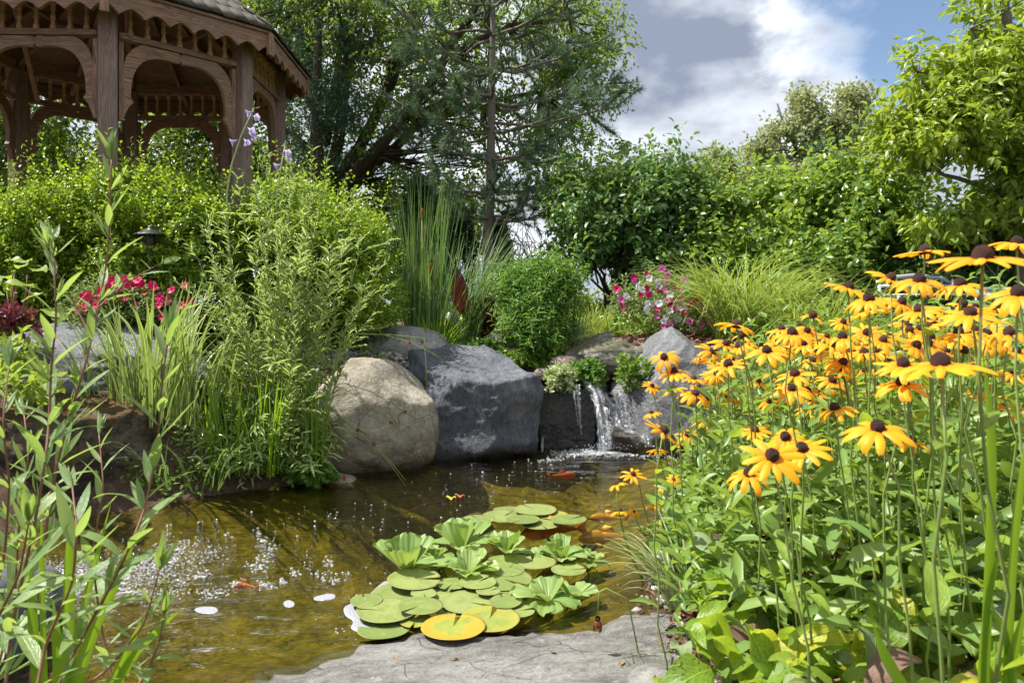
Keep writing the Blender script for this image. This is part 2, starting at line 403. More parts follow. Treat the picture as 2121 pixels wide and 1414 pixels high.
M['lf_box'] = leaf_mat('boxwood_leaf', (.085,.18,.02), (.25,.37,.032), .50, (.48,.62,.03), .32, .5, big=2.2)
M['lf_willow'] = leaf_mat('willowy_leaf', (.21,.33,.10), (.39,.49,.20), .44, (.56,.68,.12), .30, .65, big=3.0)
M['lf_willow_near'] = leaf_mat('near_willowy_leaf', (.15,.26,.09), (.26,.37,.13), .44, (.46,.62,.07), .34, .6, vein=.35)
M['lf_vari'] = leaf_mat('variegated_blade', (.09,.20,.03), (.16,.29,.045), .35, (.38,.52,.06), .4, .45, edge=(.52,.56,.24))
M['lf_reed'] = leaf_mat('reed_blade', (.08,.17,.06), (.17,.28,.08), .38, (.28,.42,.05), .45, .4)
M['lf_grass'] = leaf_mat('arching_grass_blade', (.13,.24,.035), (.34,.40,.085), .40, (.48,.56,.07), .4, .5, big=1.5)
M['lf_iris'] = leaf_mat('iris_blade', (.13,.27,.02), (.20,.36,.03), .48, (.42,.62,.02), .4, .4)
M['lf_tree'] = leaf_mat('tree_leaf', (.045,.105,.028), (.15,.235,.042), .48, (.42,.54,.06), .38, .45, big=.7)
M['lf_tree2'] = leaf_mat('back_tree_leaf', (.04,.095,.02), (.14,.22,.035), .44, (.38,.50,.05), .40, .45, big=.6)
M['lf_cedar'] = leaf_mat('cedar_spray', (.022,.066,.04), (.055,.115,.065), .22, None, .55, .3, big=1.0)
M['lf_pine'] = leaf_mat('pine_needle', (.045,.11,.055), (.12,.20,.11), .25, None, .5, .35, big=1.0)
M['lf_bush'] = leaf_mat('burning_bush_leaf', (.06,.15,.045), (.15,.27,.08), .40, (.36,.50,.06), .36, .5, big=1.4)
M['lf_vib'] = leaf_mat('viburnum_leaf', (.085,.19,.035), (.25,.36,.07), .44, (.48,.60,.05), .34, .55, big=1.1)
M['lf_right'] = leaf_mat('dogwood_leaf', (.12,.22,.03), (.31,.40,.05), .48, (.52,.62,.03), .36, .5, big=.9)
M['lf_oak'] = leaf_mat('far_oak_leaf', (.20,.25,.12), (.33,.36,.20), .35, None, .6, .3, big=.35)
M['lf_bushy'] = leaf_mat('bushy_perennial_leaf', (.06,.17,.028), (.16,.30,.06), .40, (.34,.52,.05), .4, .45, big=2.5)
M['lf_creep'] = leaf_mat('creeping_leaf', (.10,.22,.03), (.24,.36,.06), .36, (.42,.55,.05), .4, .45, big=4.0)
M['lf_mint'] = leaf_mat('pale_creeping_leaf', (.25,.34,.14), (.45,.52,.30), .3, None, .4, .4, big=4.0)
M['lf_canna'] = leaf_mat('dark_red_leaf', (.022,.010,.014), (.07,.014,.018), .28, (.26,.015,.015), .3, .5, vein=.1)
M['lf_petunia'] = leaf_mat('petunia_leaf', (.13,.22,.06), (.25,.32,.10), .35, (.40,.48,.10), .45, .4, big=4.0)
M['lf_susan'] = leaf_mat('rough_susan_leaf', (.11,.23,.028), (.28,.40,.045), .48, (.54,.68,.03), .38, .45, spots=.95, vein=.5, big=6.0)
M['lf_susan_g'] = leaf_mat('grey_susan_leaf', (.16,.24,.12), (.28,.36,.19), .34, None, .42, .45, spots=.8, vein=.3)
M['lf_susan_b'] = leaf_mat('withered_susan_leaf', (.10,.06,.05), (.24,.15,.11), .25, None, .6, .3, spots=.8, vein=.2)
M['lf_susan_y'] = leaf_mat('yellowing_susan_leaf', (.36,.42,.035), (.50,.50,.05), .5, (.66,.70,.03), .4, .4, spots=1.0, vein=.3)
M['lf_susan_s'] = leaf_mat('small_susan_leaf', (.10,.21,.05), (.24,.35,.09), .40, (.44,.60,.05), .38, .45, big=2.0)
M['lf_broad'] = leaf_mat('broad_leaf', (.17,.28,.035), (.30,.40,.07), .42, (.50,.62,.05), .4, .45, vein=.4)
M['lf_lettuce'] = leaf_mat('water_lettuce_leaf', (.18,.29,.075), (.30,.40,.13), .34, (.44,.58,.05), .42, .4)
M['lf_purple'] = leaf_mat('purple_leaf', (.14,.03,.06), (.26,.06,.11), .3, None, .45, .4)
M['grass_lawn'] = leaf_mat('lawn_blade', (.09,.19,.02), (.22,.33,.04), .4, (.4,.52,.04), .45, .4, big=1.0)

def petal_mat(name, base, tip, trans=.35, rough=.5):
    k = NT(name); uv = k.n('ShaderNodeUVMap').outputs[0]; s = k.n('ShaderNodeSeparateXYZ', {0: uv})
    oi = k.n('ShaderNodeObjectInfo')
    col = k.ramp(s.outputs[0], (.05, base), (.55, tip))
    st = k.noise(k.n('ShaderNodeMapping', {'Vector': uv, 'Scale': (1, 16, 1)}).outputs[0], 2.0, 2)
    col = k.mix(k.step(st, .45, .65, 0, .22), col, tuple(x*.72 for x in tip))
    col = k.mix(k.math('MULTIPLY', oi.outputs['Random'], .45), col, base)
    wn = k.noise(k.n('ShaderNodeTexCoord').outputs['Object'], 3.0, 4); col = k.mix(k.step(wn, .62, .75, 0, .35), col, tuple(x*.55 for x in base))
    p = k.n('ShaderNodeBsdfPrincipled', {'Base Color': col, 'Roughness': rough, 'Specular IOR Level': .3})
    t = k.n('ShaderNodeBsdfTranslucent', {'Color': col})
    return k.finish(k.n('ShaderNodeMixShader', {0: trans, 1: p.outputs[0], 2: t.outputs[0]}).outputs[0])
M['petal_gold'] = petal_mat('golden_petal', (.86,.31,.006), (.93,.465,.014), .40)
M['cone'] = plain('dark_brown_cone', (.085,.032,.022), .7, .35, .6, 400, .9)
M['pet_mag'] = petal_mat('magenta_petal', (.38,.004,.07), (.55,.012,.16), .35)
M['pet_pink'] = petal_mat('pink_petal', (.60,.05,.30), (.74,.22,.55), .35)
M['pet_white'] = petal_mat('white_petal', (.55,.42,.62), (.82,.80,.86), .35)
M['pet_red'] = petal_mat('crimson_petal', (.50,.004,.06), (.68,.015,.14), .35)
M['pet_lav'] = petal_mat('lavender_petal', (.40,.30,.62), (.62,.54,.80), .4)
M['cattail'] = plain('cattail_brown', (.24,.085,.025), .9, .2, .3, 60, .5)
M['seed'] = plain('rusty_seed_tuft', (.26,.075,.03), .85, .2, .35, 80, .4)

def koi_mat(name, a, b):
    k = NT(name); tc = k.n('ShaderNodeTexCoord'); oi = k.n('ShaderNodeObjectInfo')
    nz = k.noise(tc.outputs['Object'], 9, 3); sc = k.n('ShaderNodeTexVoronoi', {'Vector': tc.outputs['Object'], 'Scale': 110.0}).outputs[0]
    col = k.mix(k.step(nz, .48, .60), a, b); col = k.mix(k.step(sc, .3, .7, 0, .3), col, tuple(x*.5 for x in a))
    return k.finish(k.n('ShaderNodeBsdfPrincipled', {'Base Color': col, 'Roughness': .35}).outputs[0])
M['koi_orange'] = koi_mat('orange_koi', (.85,.22,.02), (.95,.36,.04))
M['koi_gold'] = koi_mat('gold_koi', (.80,.42,.05), (.95,.60,.14))
M['koi_red'] = koi_mat('red_koi', (.85,.10,.02), (.80,.16,.05))
# ------------------------------------------------------------------ ground with the pond basin
POND = np.array([(-2.3,1.9),(-2.4,2.9),(-2.0,3.3),(-1.55,3.72),(-1.12,3.98),(-.95,4.35),(-.5,4.75),(-.2,4.9),(.2,4.98),(.5,5.08),(.85,5.02),(1.05,4.7),(.92,4.2),
                 (.62,3.4),(.44,2.7),(.32,2.36),(.15,2.22),(-.3,2.17),(-.7,2.05),(-.95,1.9),(-1.1,1.55),(-1.8,1.5)])
def pond_sd(x, y):
    """signed distance to the pond's shore, positive on land"""
    p = np.stack([x, y], -1); d = np.full(len(p), 1e9); ins = np.zeros(len(p), bool); n = len(POND)
    for i in range(n):
        a, b = POND[i], POND[(i+1) % n]; e = b-a; w = p-a
        t = np.clip((w @ e)/(e @ e), 0, 1); d = np.minimum(d, np.linalg.norm(w - t[:, None]*e, axis=1))
        c = ((a[1] > p[:, 1]) != (b[1] > p[:, 1])) & (p[:, 0] < (b[0]-a[0])*(p[:, 1]-a[1])/(b[1]-a[1]+1e-12)+a[0])
        ins ^= c
    return np.where(ins, -d, d)
CTRL = np.array([(0,0,.05),(0,1.5,-.08),(-.6,1.5,-.08),(0,2.0,-.08),(.3,1.7,-.04),(.6,1.5,.10),(1.2,1.4,.18),(.7,2.2,.13),(1.2,2.4,.22),(1.0,3.2,.2),(1.6,3.4,.34),(2.4,3,.45),(1.4,4.4,.40),
                 (.55,5.4,.42),(.78,5.75,.67),(1.05,5.65,.70),(1.25,5.8,.74),(1.7,6,.72),(2.6,6,.75),(3.5,4,.6),(0,6,.66),(-.25,5.1,.60),(-.9,4.9,.64),(-1.6,5,.72),(-1.4,4.4,.5),(-2.4,4.3,.66),(-2.2,3.7,.35),(-2.8,2.8,.3),(-3,1.5,.2),
                 (0,9,.86),(-3.5,6.6,.82),(-7,9,.9),(5,8,.9),(10,9,.9),(-10,5,.7),(9,3,.7),(0,16,.75),(15,18,.7),(-15,18,.8),(0,45,-.6),(40,45,-.4),(-40,45,-.4),(0,200,-6),(120,200,-6),(-120,200,-6),(0,-30,-.3),(60,0,-.4),(-60,0,-.4)])
def Hm(x, y):
    x = np.atleast_1d(np.asarray(x, float)); y = np.atleast_1d(np.asarray(y, float))
    d2 = (x[:, None]-CTRL[:, 0])**2 + (y[:, None]-CTRL[:, 1])**2 + .01
    w = 1/d2**1.7; t = (w*CTRL[:, 2]).sum(1)/w.sum(1)
    sd = pond_sd(x, y)
    bank = sstep(-.02, .55, sd)
    z = t*bank + (1-bank)*(-.02)
    bed = -.02 - .42*sstep(0, .8, -sd)
    z = np.where(sd < 0, bed, z)
    p = np.stack([x*1.0, y*1.0, np.zeros_like(x)], 1)
    return z + .025*fbm(p*2.3, 4, seed=3)*np.clip(sd+.3, .1, 1.0)
def H(x, y): return float(Hm(x, y)[0])
def axis_lines(a, b, lo, hi, step, far):
    core = np.arange(lo, hi, step)
    left = lo - np.cumsum(np.geomspace(step*1.3, far/4, 26)); right = hi + np.cumsum(np.geomspace(step*1.3, far/4, 26))
    return np.concatenate([left[left > a][::-1], core, right[right < b]])
gx = axis_lines(-900, 900, -4.5, 4.5, .05, 700); gy = axis_lines(-300, 1500, .6, 8.5, .05, 1100)
GX, GY = np.meshgrid(gx, gy); V = np.stack([GX.ravel(), GY.ravel(), Hm(GX.ravel(), GY.ravel())], 1)
nx, ny = len(gx), len(gy)
ii = (np.arange(ny-1)[:, None]*nx + np.arange(nx-1)[None]).ravel()
gq = np.stack([ii, ii+1, ii+nx+1, ii+nx], 1)
def ground_mat():
    k = NT('garden_soil'); tc = k.n('ShaderNodeTexCoord'); v = tc.outputs['Object']
    g = k.n('ShaderNodeNewGeometry'); s = k.n('ShaderNodeSeparateXYZ', {0: g.outputs['Position']})
    a = k.noise(v, 3, 8, .65); b = k.noise(v, 30, 8, .7); c = k.noise(v, 160, 4, .7)
    soil = k.ramp(k.math('ADD', k.math('MULTIPLY', a, .4), k.math('MULTIPLY', b, .6)), (.35, (.035,.022,.014)), (.52, (.10,.066,.045)), (.68, (.19,.135,.095)))
    soil = k.mix(k.step(c, .55, .7, 0, .5), soil, (.02,.014,.01))
    lawn = k.ramp(b, (.35, (.05,.11,.015)), (.65, (.13,.21,.03)))
    far = k.step(s.outputs[1], 8.0, 9.5)
    col = k.mix(far, soil, lawn)
    # pond liner: algae over gravel
    alg = k.ramp(k.math('ADD', k.math('MULTIPLY', k.noise(v, 5, 7, .65, 1.0), .6), k.math('MULTIPLY', b, .4)), (.36, (.06,.06,.014)), (.50, (.22,.19,.03)), (.64, (.46,.38,.07)))
    und = k.math('MULTIPLY', k.step(s.outputs[2], -.035, .005, 1, 0), k.step(s.outputs[1], 5.4, 5.8, 1, 0))
    col = k.mix(und, col, alg)
    p = k.n('ShaderNodeBsdfPrincipled', {'Base Color': col, 'Roughness': .9, 'Specular IOR Level': .2, 'Normal': k.bump(k.math('ADD', b, k.math('MULTIPLY', c, .5)), .7, .03)})
    return k.finish(p.outputs[0])
link('ground', mesh_np('ground', V, [gq], ground_mat()), kind='structure')

# water surface
def water_mat():
    k = NT('pond_water'); tc = k.n('ShaderNodeTexCoord'); v = tc.outputs['Object']
    w1 = k.noise(k.n('ShaderNodeMapping', {'Vector': v, 'Scale': (1, 1.9, 1)}).outputs[0], 7, 3, .5, .6)
    w2 = k.noise(k.n('ShaderNodeMapping', {'Vector': v, 'Scale': (1, 1.5, 1)}).outputs[0], 34, 3, .55, .4)
    # livelier where the inlets churn the water
    g = k.n('ShaderNodeNewGeometry'); 
    def near(x, y, r0, r1):
        d = k.n('ShaderNodeVectorMath', {0: g.outputs['Position'], 1: (x, y, 0)}, operation='DISTANCE').outputs['Value']; return k.step(d, r0, r1, 1, 0)
    act = k.math('MAXIMUM', near(-1.5, 2.6, .1, 1.3), near(.62, 4.9, .1, .9))
    h = k.math('ADD', k.math('MULTIPLY', w1, k.math('ADD', .5, k.math('MULTIPLY', act, .7))), k.math('MULTIPLY', w2, k.math('ADD', .10, k.math('MULTIPLY', act, .34))))
    nb = k.bump(h, .8, .035)
    fr = k.n('ShaderNodeFresnel', {'IOR': 1.33, 'Normal': nb}).outputs[0]
    gl = k.n('ShaderNodeBsdfGlossy', {'Color': (1, 1, 1, 1), 'Roughness': .03, 'Normal': nb})
    tr = k.n('ShaderNodeBsdfRefraction', {'Color': (.60, .56, .34, 1), 'Roughness': 0.0, 'IOR': 1.12, 'Normal': nb})
    tp = k.n('ShaderNodeBsdfTransparent', {'Color': (.67, .64, .42, 1)})
    return k.finish(k.n('ShaderNodeMixShader', {0: fr, 1: tp.outputs[0], 2: gl.outputs[0]}).outputs[0])
wx = np.arange(-3.4, 1.6, .03); wy = np.arange(1.0, 5.6, .03)
WX, WY = np.meshgrid(wx, wy); sdw = pond_sd(WX.ravel(), WY.ravel())
zz = .004*fbm(np.stack([WX.ravel()*4, WY.ravel()*7, 0*WX.ravel()], 1), 3, seed=5)
Vw = np.stack([WX.ravel(), WY.ravel(), zz], 1)
nx, ny = len(wx), len(wy); ii = (np.arange(ny-1)[:, None]*nx + np.arange(nx-1)[None]).ravel()
q = np.stack([ii, ii+1, ii+nx+1, ii+nx], 1); q = q[(sdw[q] < .10).any(1)]
used = np.unique(q); rm = np.zeros(len(Vw), int); rm[used] = np.arange(len(used))
link('pond_water', mesh_np('pond_water', Vw[used], [rm[q]], water_mat()), kind='structure')

# ------------------------------------------------------------------ rocks
def ico(sub):
    bm = bmesh.new(); bmesh.ops.create_icosphere(bm, subdivisions=sub, radius=1.0)
    V = np.array([v.co[:] for v in bm.verts]); F = np.array([[v.index for v in f.verts] for f in bm.faces]); bm.free(); return V, F
ICO = {s: ico(s) for s in (1, 2, 4, 5, 6)}
def rock_shape(size, planes=(), seed=0, sub=5, lump=.10, rough=.03, p=2.4, ledge=0.0, facets=0, flat_base=None):
    Vd, F = ICO[sub]; d = Vd.copy()
    r = 1.0/((np.abs(d)**p).sum(1))**(1/p)
    pl = [(unit(np.array(n, float)), dd) for n, dd in planes]
    rg = np.random.default_rng(seed)
    for _ in range(facets):
        n = unit(rg.normal(size=3)); pl.append((n, rg.uniform(.74, .95)))
    for n, dd in pl:
        c = d @ n; r = np.where(c > 1e-3, np.minimum(r, dd/np.maximum(c, 1e-3)), r)
    P = d*r[:, None]
    r2 = 1 + lump*fbm(P*1.3+seed*3.1, 3, seed=seed) + rough*fbm(P*6+seed, 4, .6, seed=seed+9)
    if ledge:
        rid = 1-np.abs(fbm(P*np.array([2.2, 2.2, 4.0])+seed, 4, .55, seed=seed+5))*2.2
        st = fbm(P*np.array([1.7, 1.7, 3.2])+seed*2, 4, .55, seed=seed+7)*1.4; stp = np.floor(st*6)/6+(st*6-np.floor(st*6))**9/6
        r2 = r2 + ledge*(.22*rid + 1.3*stp)
    P = P*r2[:, None]*np.array(size)/2
    if flat_base is not None: P[:, 2] = np.maximum(P[:, 2], flat_base)
    return P, F
def rock(name, label, c, size, mat, rotz=0.0, tilt=(0, 0), cat='rock', group=None, **kw):
    P, F = rock_shape(size, **kw)
    o = link(name, mesh_np(name, P, [F], M[mat]))
    o.location = c; o.rotation_euler = (tilt[0], tilt[1], rotz)
    return tag(o, label, cat, group)
def rbox(x0, x1, y0, y1, Y):   # centre and width/height of a pixel box at depth Y
    a = W((x0+x1)/2, (y0+y1)/2, Y); return a, PXM(x1-x0, Y), PXM(y1-y0, Y)

# round tan boulder
c, w, h = rbox(628, 905, 742, 1000, 4.5)
rock('boulder', 'big rounded tan granite boulder at the pond edge, left of the dark slate block', c+Vector((-.06, .12, -.06)), (w*1.13, .82, h*1.12), 'boulder_tan', sub=6, seed=4, lump=.11, rough=.018, p=2.25,
     planes=[((-.75,-.15,.8), .84), ((.62,-.2,.8), .90)])
# slate block
c, w, h = rbox(838, 1128, 724, 975, 4.95)
rock('slate_block', 'large blue-grey slate block with a flat dappled top and broken face', c+Vector((-.015, .05, -.05)), (w*1.10, .95, h*1.16), 'slate', sub=6, seed=12, lump=.02, rough=.012, p=6.0, ledge=.055, rotz=.10,
     planes=[((.04,-.30,1), .74), ((-.15,-1,.10), .72), ((.55,-.85,.05), .78), ((-.9,-.35,.3), .84), ((.97,-.1,-.12), .86), ((.25,-.75,-.65), .82), ((-.42,-.8,.42), .83), ((.75,.2,.62), .90)])
# rocks behind
c, w, h = rbox(735, 925, 690, 752, 5.3)
rock('flat_grey_rock', 'long low grey rock behind the slate block beside the gravel', c+Vector((0, .1, -.03)), (w*1.05, .45, h*1.7), 'grey_rock', seed=21, facets=6, lump=.14, rough=.05, ledge=.03)
c, w, h = rbox(655, 745, 728, 770, 4.95)
rock('small_grey_rock', 'small pointed grey stone poking out above the tan boulder', c+Vector((0, 0, -.03)), (w*1.1, .25, h*1.8), 'blue_grey', seed=22, facets=7, lump=.14, rough=.05)
c, w, h = rbox(1162, 1345, 700, 790, 5.35)
rock('mossy_grey_rock', 'rough grey rock below the mulch, above the waterfall', c+Vector((0, .12, 0)), (w*1.06, .5, h*1.25), 'grey_moss', seed=31, facets=9, sub=6, lump=.18, rough=.07, ledge=.05, rotz=-.1,
     planes=[((-.3,-.4,1), .75), ((-.8,.1,.55), .78)])
c, w, h = rbox(1140, 1196, 738, 770, 5.2)
rock('round_brown_stone', 'small rounded brown stone beside the mossy grey rock', c, (w*1.05, .2, h*1.15), 'pebble_brown', seed=33, lump=.12, rough=.01, sub=4)
c, w, h = rbox(1105, 1142, 762, 785, 5.15)
rock('dark_pebble', 'little dark pebble tucked under the creeping plants left of the brown stone', c, (w, .12, h), 'pebble_brown', seed=34, lump=.12, rough=.01, sub=4)
c, w, h = rbox(1292, 1520, 684, 910, 4.9)
rock('pointed_grey_rock', 'tall pointed blue-grey rock right of the waterfall behind the yellow flowers', c+Vector((.02, .15, -.05)), (w*1.15, .7, h*1.22), 'blue_grey', seed=42, sub=6, facets=3, lump=.08, rough=.03, ledge=.02, p=3.2,
     planes=[((-.62,-.15,.62), .60), ((.55,-.1,.65), .68), ((-.2,-1,.25), .80), ((-.9,-.4,.1), .86)])
c, w, h = rbox(1010, 1052, 690, 735, 5.75)
rock('bank_stone', 'small upright grey stone in front of the red-leaved plant', c, (w*1.1, .2, h*1.2), 'grey_rock', seed=51, facets=4, sub=4, group=None)
c, w, h = rbox(1045, 1112, 680, 738, 5.8)
rock('bank_stone', 'rounded grey-green stone under the bushy green plant', c, (w*1.1, .25, h*1.2), 'grey_moss', seed=52, facets=3, sub=4)
# waterfall rocks
c, w, h = rbox(1122, 1262, 792, 945, 5.0)
rock('waterfall_rock', 'wet black rock face that the waterfall pours over', c+Vector((.0, .22, -.03)), (w*1.12, .62, h*1.18), 'wet_black', seed=61, sub=6, lump=.05, rough=.03, ledge=.035, p=5, planes=[((-.05,-.05,1), .82), ((0,-1,.05), .74), ((.8,-.6,0), .85)])
c, w, h = rbox(1258, 1356, 878, 948, 4.85)
rock('wet_stone', 'low wet brown stone at the foot of the waterfall', c+Vector((.02, .08, -.03)), (w*1.15, .36, h*1.3), 'wet_brown', seed=62, lump=.10, rough=.03, facets=3, planes=[((-.1,-.3,1), .78)])
c, w, h = rbox(1215, 1330, 795, 900, 5.35)
rock('wet_stone', 'dark wet stone in the cascade behind the falling water', c+Vector((.06, .16, -.03)), (w*1.15, .4, h*1.2), 'wet_black', seed=63, lump=.12, rough=.05, ledge=.05, facets=4)
c, w, h = rbox(1240, 1262, 812, 842, 5.1)
rock('mossy_pebble', 'mossy pebble standing between the two waterfall streams', c, (w, .1, h), 'wet_brown', seed=64, sub=4)
c, w, h = rbox(670, 735, 985, 1012, 4.05)
rock('shore_pebble', 'small smooth pebble half under water below the tan boulder', c+Vector((0, .05, -.01)), (w, .16, h*1.1), 'pebble_brown', seed=71, sub=4, lump=.08, rough=.01)
# left bank
c, w, h = rbox(-70, 430, 690, 910, 4.15)
rock('big_grey_rock', 'broad blue-grey rock on the left bank below the crimson petunias', c+Vector((0, .25, .0)), (w*1.0, 1.0, h*1.15), 'blue_grey', seed=81, sub=6, lump=.14, rough=.04, ledge=.025, facets=5, planes=[((.2,-.35,1), .80)])
c, w, h = rbox(-110, 250, 835, 1065, 3.55)
rock('mossy_brown_rock', 'dark brown mossy rock rising from the water at the left edge', c+Vector((0, .22, -.03)), (w*1.05, .75, h*1.2), 'brown_rock', seed=82, sub=6, lump=.10, rough=.06, ledge=.05, p=3.5, planes=[((.1,-.2,1), .84), ((.75,-.55,.1), .85)])
c, w, h = rbox(-130, 62, 1190, 1480, 2.0)
rock('inlet_rock', 'dark wet rock in the lower left corner beside the foam', c+Vector((-.04, .12, -.05)), (w*1.0, .5, h*1.0), 'slate', seed=83, lump=.12, rough=.05, facets=4, ledge=.03)
# near shore
rock('flat_shore_rock', 'wide flat pale grey rock along the bottom edge of the picture', (-.02, 1.72, -.071), (1.38, .92, .24), 'flat_rock', sub=6, seed=91, lump=.16, rough=.12, p=3.0, ledge=.10, rotz=.10,
     planes=[((.02,-.10,1), .80), ((-.3,.3,.9), .90)])
c, w, h = rbox(1195, 1470, 1245, 1420, 2.12)
rock('shore_rock', 'angular pale grey-pink rock under the susan leaves at the pond edge', c+Vector((.04, .04, -.085)), (w*1.0, .32, h*1.0), 'flat_rock', seed=92, lump=.14, rough=.05, facets=6, ledge=.03)
c, w, h = rbox(1290, 1420, 1385, 1450, 1.85)
rock('corner_stone', 'small grey stone at the right end of the flat shore rock', c+Vector((.02, 0, -.03)), (w*1.1, .2, h*1.6), 'grey_rock', seed=93, facets=5, lump=.12, sub=4)
# stones seen on the pond bottom
for i, (px, py, s) in enumerate([(1060, 1010, .26), (1180, 965, .20), (1150, 1000, .26), (980, 1030, .18), (1240, 1060, .2), (760, 1000, .3)]):
    p = Gz(px, py, -.16)
    rock('pond_stone', ['algae-covered stone under water in front of the slate block', 'sunken stone beside the red koi', 'sunken flat stone below the waterfall pool', 'sunken stone near the floating yellow leaf', 'sunken stone behind the lily pads on the right', 'sunken slab in front of the tan boulder'][i],
         (p.x, p.y, -.33), (s*1.2, s, .16), 'pond_algae' if 'pond_algae' in M else 'pebble_brown', seed=100+i, sub=4, lump=.12, rough=.02)
# ------------------------------------------------------------------ gazebo
GC = Vector((-3.517, 6.574, 0)); GR, GROT = 1.348, -1.146
GZ0, GRAIL, GHEAD = H(-3.5, 6.5)-.02, 2.965, 3.24
gz = thing('gazebo', 'octagonal brown cedar gazebo with scalloped eaves, turned spindles and arched brackets', 'gazebo', (GC.x, GC.y, GZ0))
BOX = {}
def board(name, parent, p0, p1, wid, thk, up=(0, 0, 1), mat='wood', inv=True):
    """a box from p0 to p1: wid along up, thk across; its own x axis runs along the grain"""
    p0, p1 = Vector(p0), Vector(p1); x = (p1-p0); L = x.length; x.normalize()
    z = Vector(up); z = (z - x*z.dot(x)).normalized(); y = z.cross(x)
    key = (round(L, 3), round(wid, 4), round(thk, 4), mat)
    if key not in BOX:
        b = bmesh.new(); bmesh.ops.create_cube(b, size=1.0)
        for v in b.verts: v.co = Vector((v.co.x*L, v.co.y*thk, v.co.z*wid))
        bmesh.ops.bevel(b, geom=list(b.edges), offset=min(thk, wid)*.07, segments=1, affect='EDGES')
        me = bpy.data.meshes.new(name); b.to_mesh(me); b.free(); me.materials.append(M[mat]); BOX[key] = me
    o = link(name, BOX[key], parent)
    m = Matrix((x, y, z)).transposed().to_4x4(); m.translation = (p0+p1)/2
    o.matrix_parent_inverse = Matrix.Translation(-Vector(gz.location)) if inv and parent is gz else Matrix()
    o.matrix_basis = m
    return o
def place(o, parent, m):
    o.matrix_parent_inverse = Matrix.Translation(-Vector(parent.location)); o.matrix_basis = m
def gpt(i, r, z):
    a = GROT + i*math.pi/4; return Vector((GC.x + r*math.cos(a), GC.y + r*math.sin(a), z))
def frame_of(x, y, z, o): m = Matrix((x, y, z)).transposed().to_4x4(); m.translation = o; return m
def extrude_profile(name, outline, thk, mat, bevel=True):
    """closed outline (x,z) extruded along y"""
    b = bmesh.new(); vs = [b.verts.new((u, -thk/2, v)) for u, v in outline]; f = b.faces.new(vs)
    r = bmesh.ops.extrude_face_region(b, geom=[f]); 
    for e in r['geom']:
        if isinstance(e, bmesh.types.BMVert): e.co.y += thk
    bmesh.ops.recalc_face_normals(b, faces=list(b.faces))
    me = bpy.data.meshes.new(name); b.to_mesh(me); b.free(); me.materials.append(M[mat]); return me
# posts and their side trims
for i in range(8):
    p = gpt(i, GR, GZ0); a = GROT + i*math.pi/4; out = Vector((math.cos(a), math.sin(a), 0))
    po = board('post', gz, p, gpt(i, GR, GHEAD), .125, .125, up=out, mat='wood_post')
S_EDGE = 2*GR*math.sin(math.pi/8)
# bracket profile: u from the post, v down from the rail
def bracket_outline():
    def bez(p, n):
        out = []
        for k in range(n+1):
            t = k/n; q = [np.array(x, float) for x in p]
            while len(q) > 1: q = [q[i]*(1-t)+q[i+1]*t for i in range(len(q)-1)]
            out.append(tuple(q[0]))
        return out
    o = [(.036, -.58), (.036, -.24)] + bez([(.036, -.20), (.05, -.06), (.17, -.004)], 8) + [(.43, -.004), (.475, -.035), (.435, -.082)]
    o += bez([(.415, -.078), (.18, -.050), (.082, -.17), (.086, -.42)], 14) + [(.105, -.45), (.066, -.50)]
    return o
BRK = extrude_profile('bracket', bracket_outline(), .042, 'wood')
def spindle_mesh():
    prof = [(0,.022),(.03,.022),(.035,.012),(.05,.018),(.062,.010),(.085,.020),(.105,.016),(.13,.010),(.15,.017),(.17,.012),(.19,.022),(.222,.022)]
    V = []; k = 8
    for z, r in prof:
        for j in range(k):
            a = j*2*math.pi/k + math.pi/8; V.append((z, r*math.cos(a), r*math.sin(a)))
    q = [(i*k+j, i*k+(j+1) % k, (i+1)*k+(j+1) % k, (i+1)*k+j) for i in range(len(prof)-1) for j in range(k)]
    return mesh_np('spindle', V, [np.array(q)], M['wood_pale'])
SPI = spindle_mesh()
RE, ZF0, ZF1 = 1.615, 3.035, 3.205
SE = 2*RE*math.sin(math.pi/8)
def fascia_outline():
    n = 72; pts = [(-SE/2+.004, ZF1-ZF0), ]
    low = []
    for k in range(n+1):
        u = k/n; s = u*7.0; ph = abs((s % 1.0)-.5)*2            # scallops with soft cusps
        low.append((-SE/2+.004 + (SE-.008)*u, .058*(1-(1-ph)**1.7) ))
    return pts + low + [(SE/2-.004, ZF1-ZF0)]
FAS = extrude_profile('fascia_board', fascia_outline(), .03, 'wood')
for i in range(8):
    p, q_ = gpt(i, GR, GRAIL), gpt(i+1, GR, GRAIL)
    x = (q_-p).normalized(); z = Vector((0, 0, 1)); y = z.cross(x)
    board('rail', gz, p + x*.063, q_ - x*.063, .045, .07)
    board('header_beam', gz, p + x*.063 + z*.30, q_ - x*.063 + z*.30, .10, .05)
    for k in range(7):
        u = (k+.75)/7.5; o = link('spindle', SPI, gz); b = p.lerp(q_, .06+u*.88) + z*.0235
        place(o, gz, frame_of(z, x, z.cross(x), b))
    for s in (1, -1):
        o = link('bracket', BRK, gz); base = (p if s > 0 else q_) + x*s*.064 - z*.0245
        place(o, gz, frame_of(x*s, y*s, z, base))
        board('corbel', gz, base + x*s*.018 - z*.60, base + x*s*.018 - z*.02, .034, .05, up=x)
    # scalloped eave board
    e0, e1 = gpt(i, RE, ZF0), gpt(i+1, RE, ZF0); xe = (e1-e0).normalized()
    o = link('fascia_board', FAS, gz); place(o, gz, frame_of(xe, z.cross(xe), z, (e0+e1)/2))
    a = GROT + i*math.pi/4; out = Vector((math.cos(a), math.sin(a), 0))
    board('corner_cap', gz, gpt(i, RE+.02, ZF0-.012), gpt(i, RE+.02, ZF1-.004), .06, .03, up=out.cross(z))
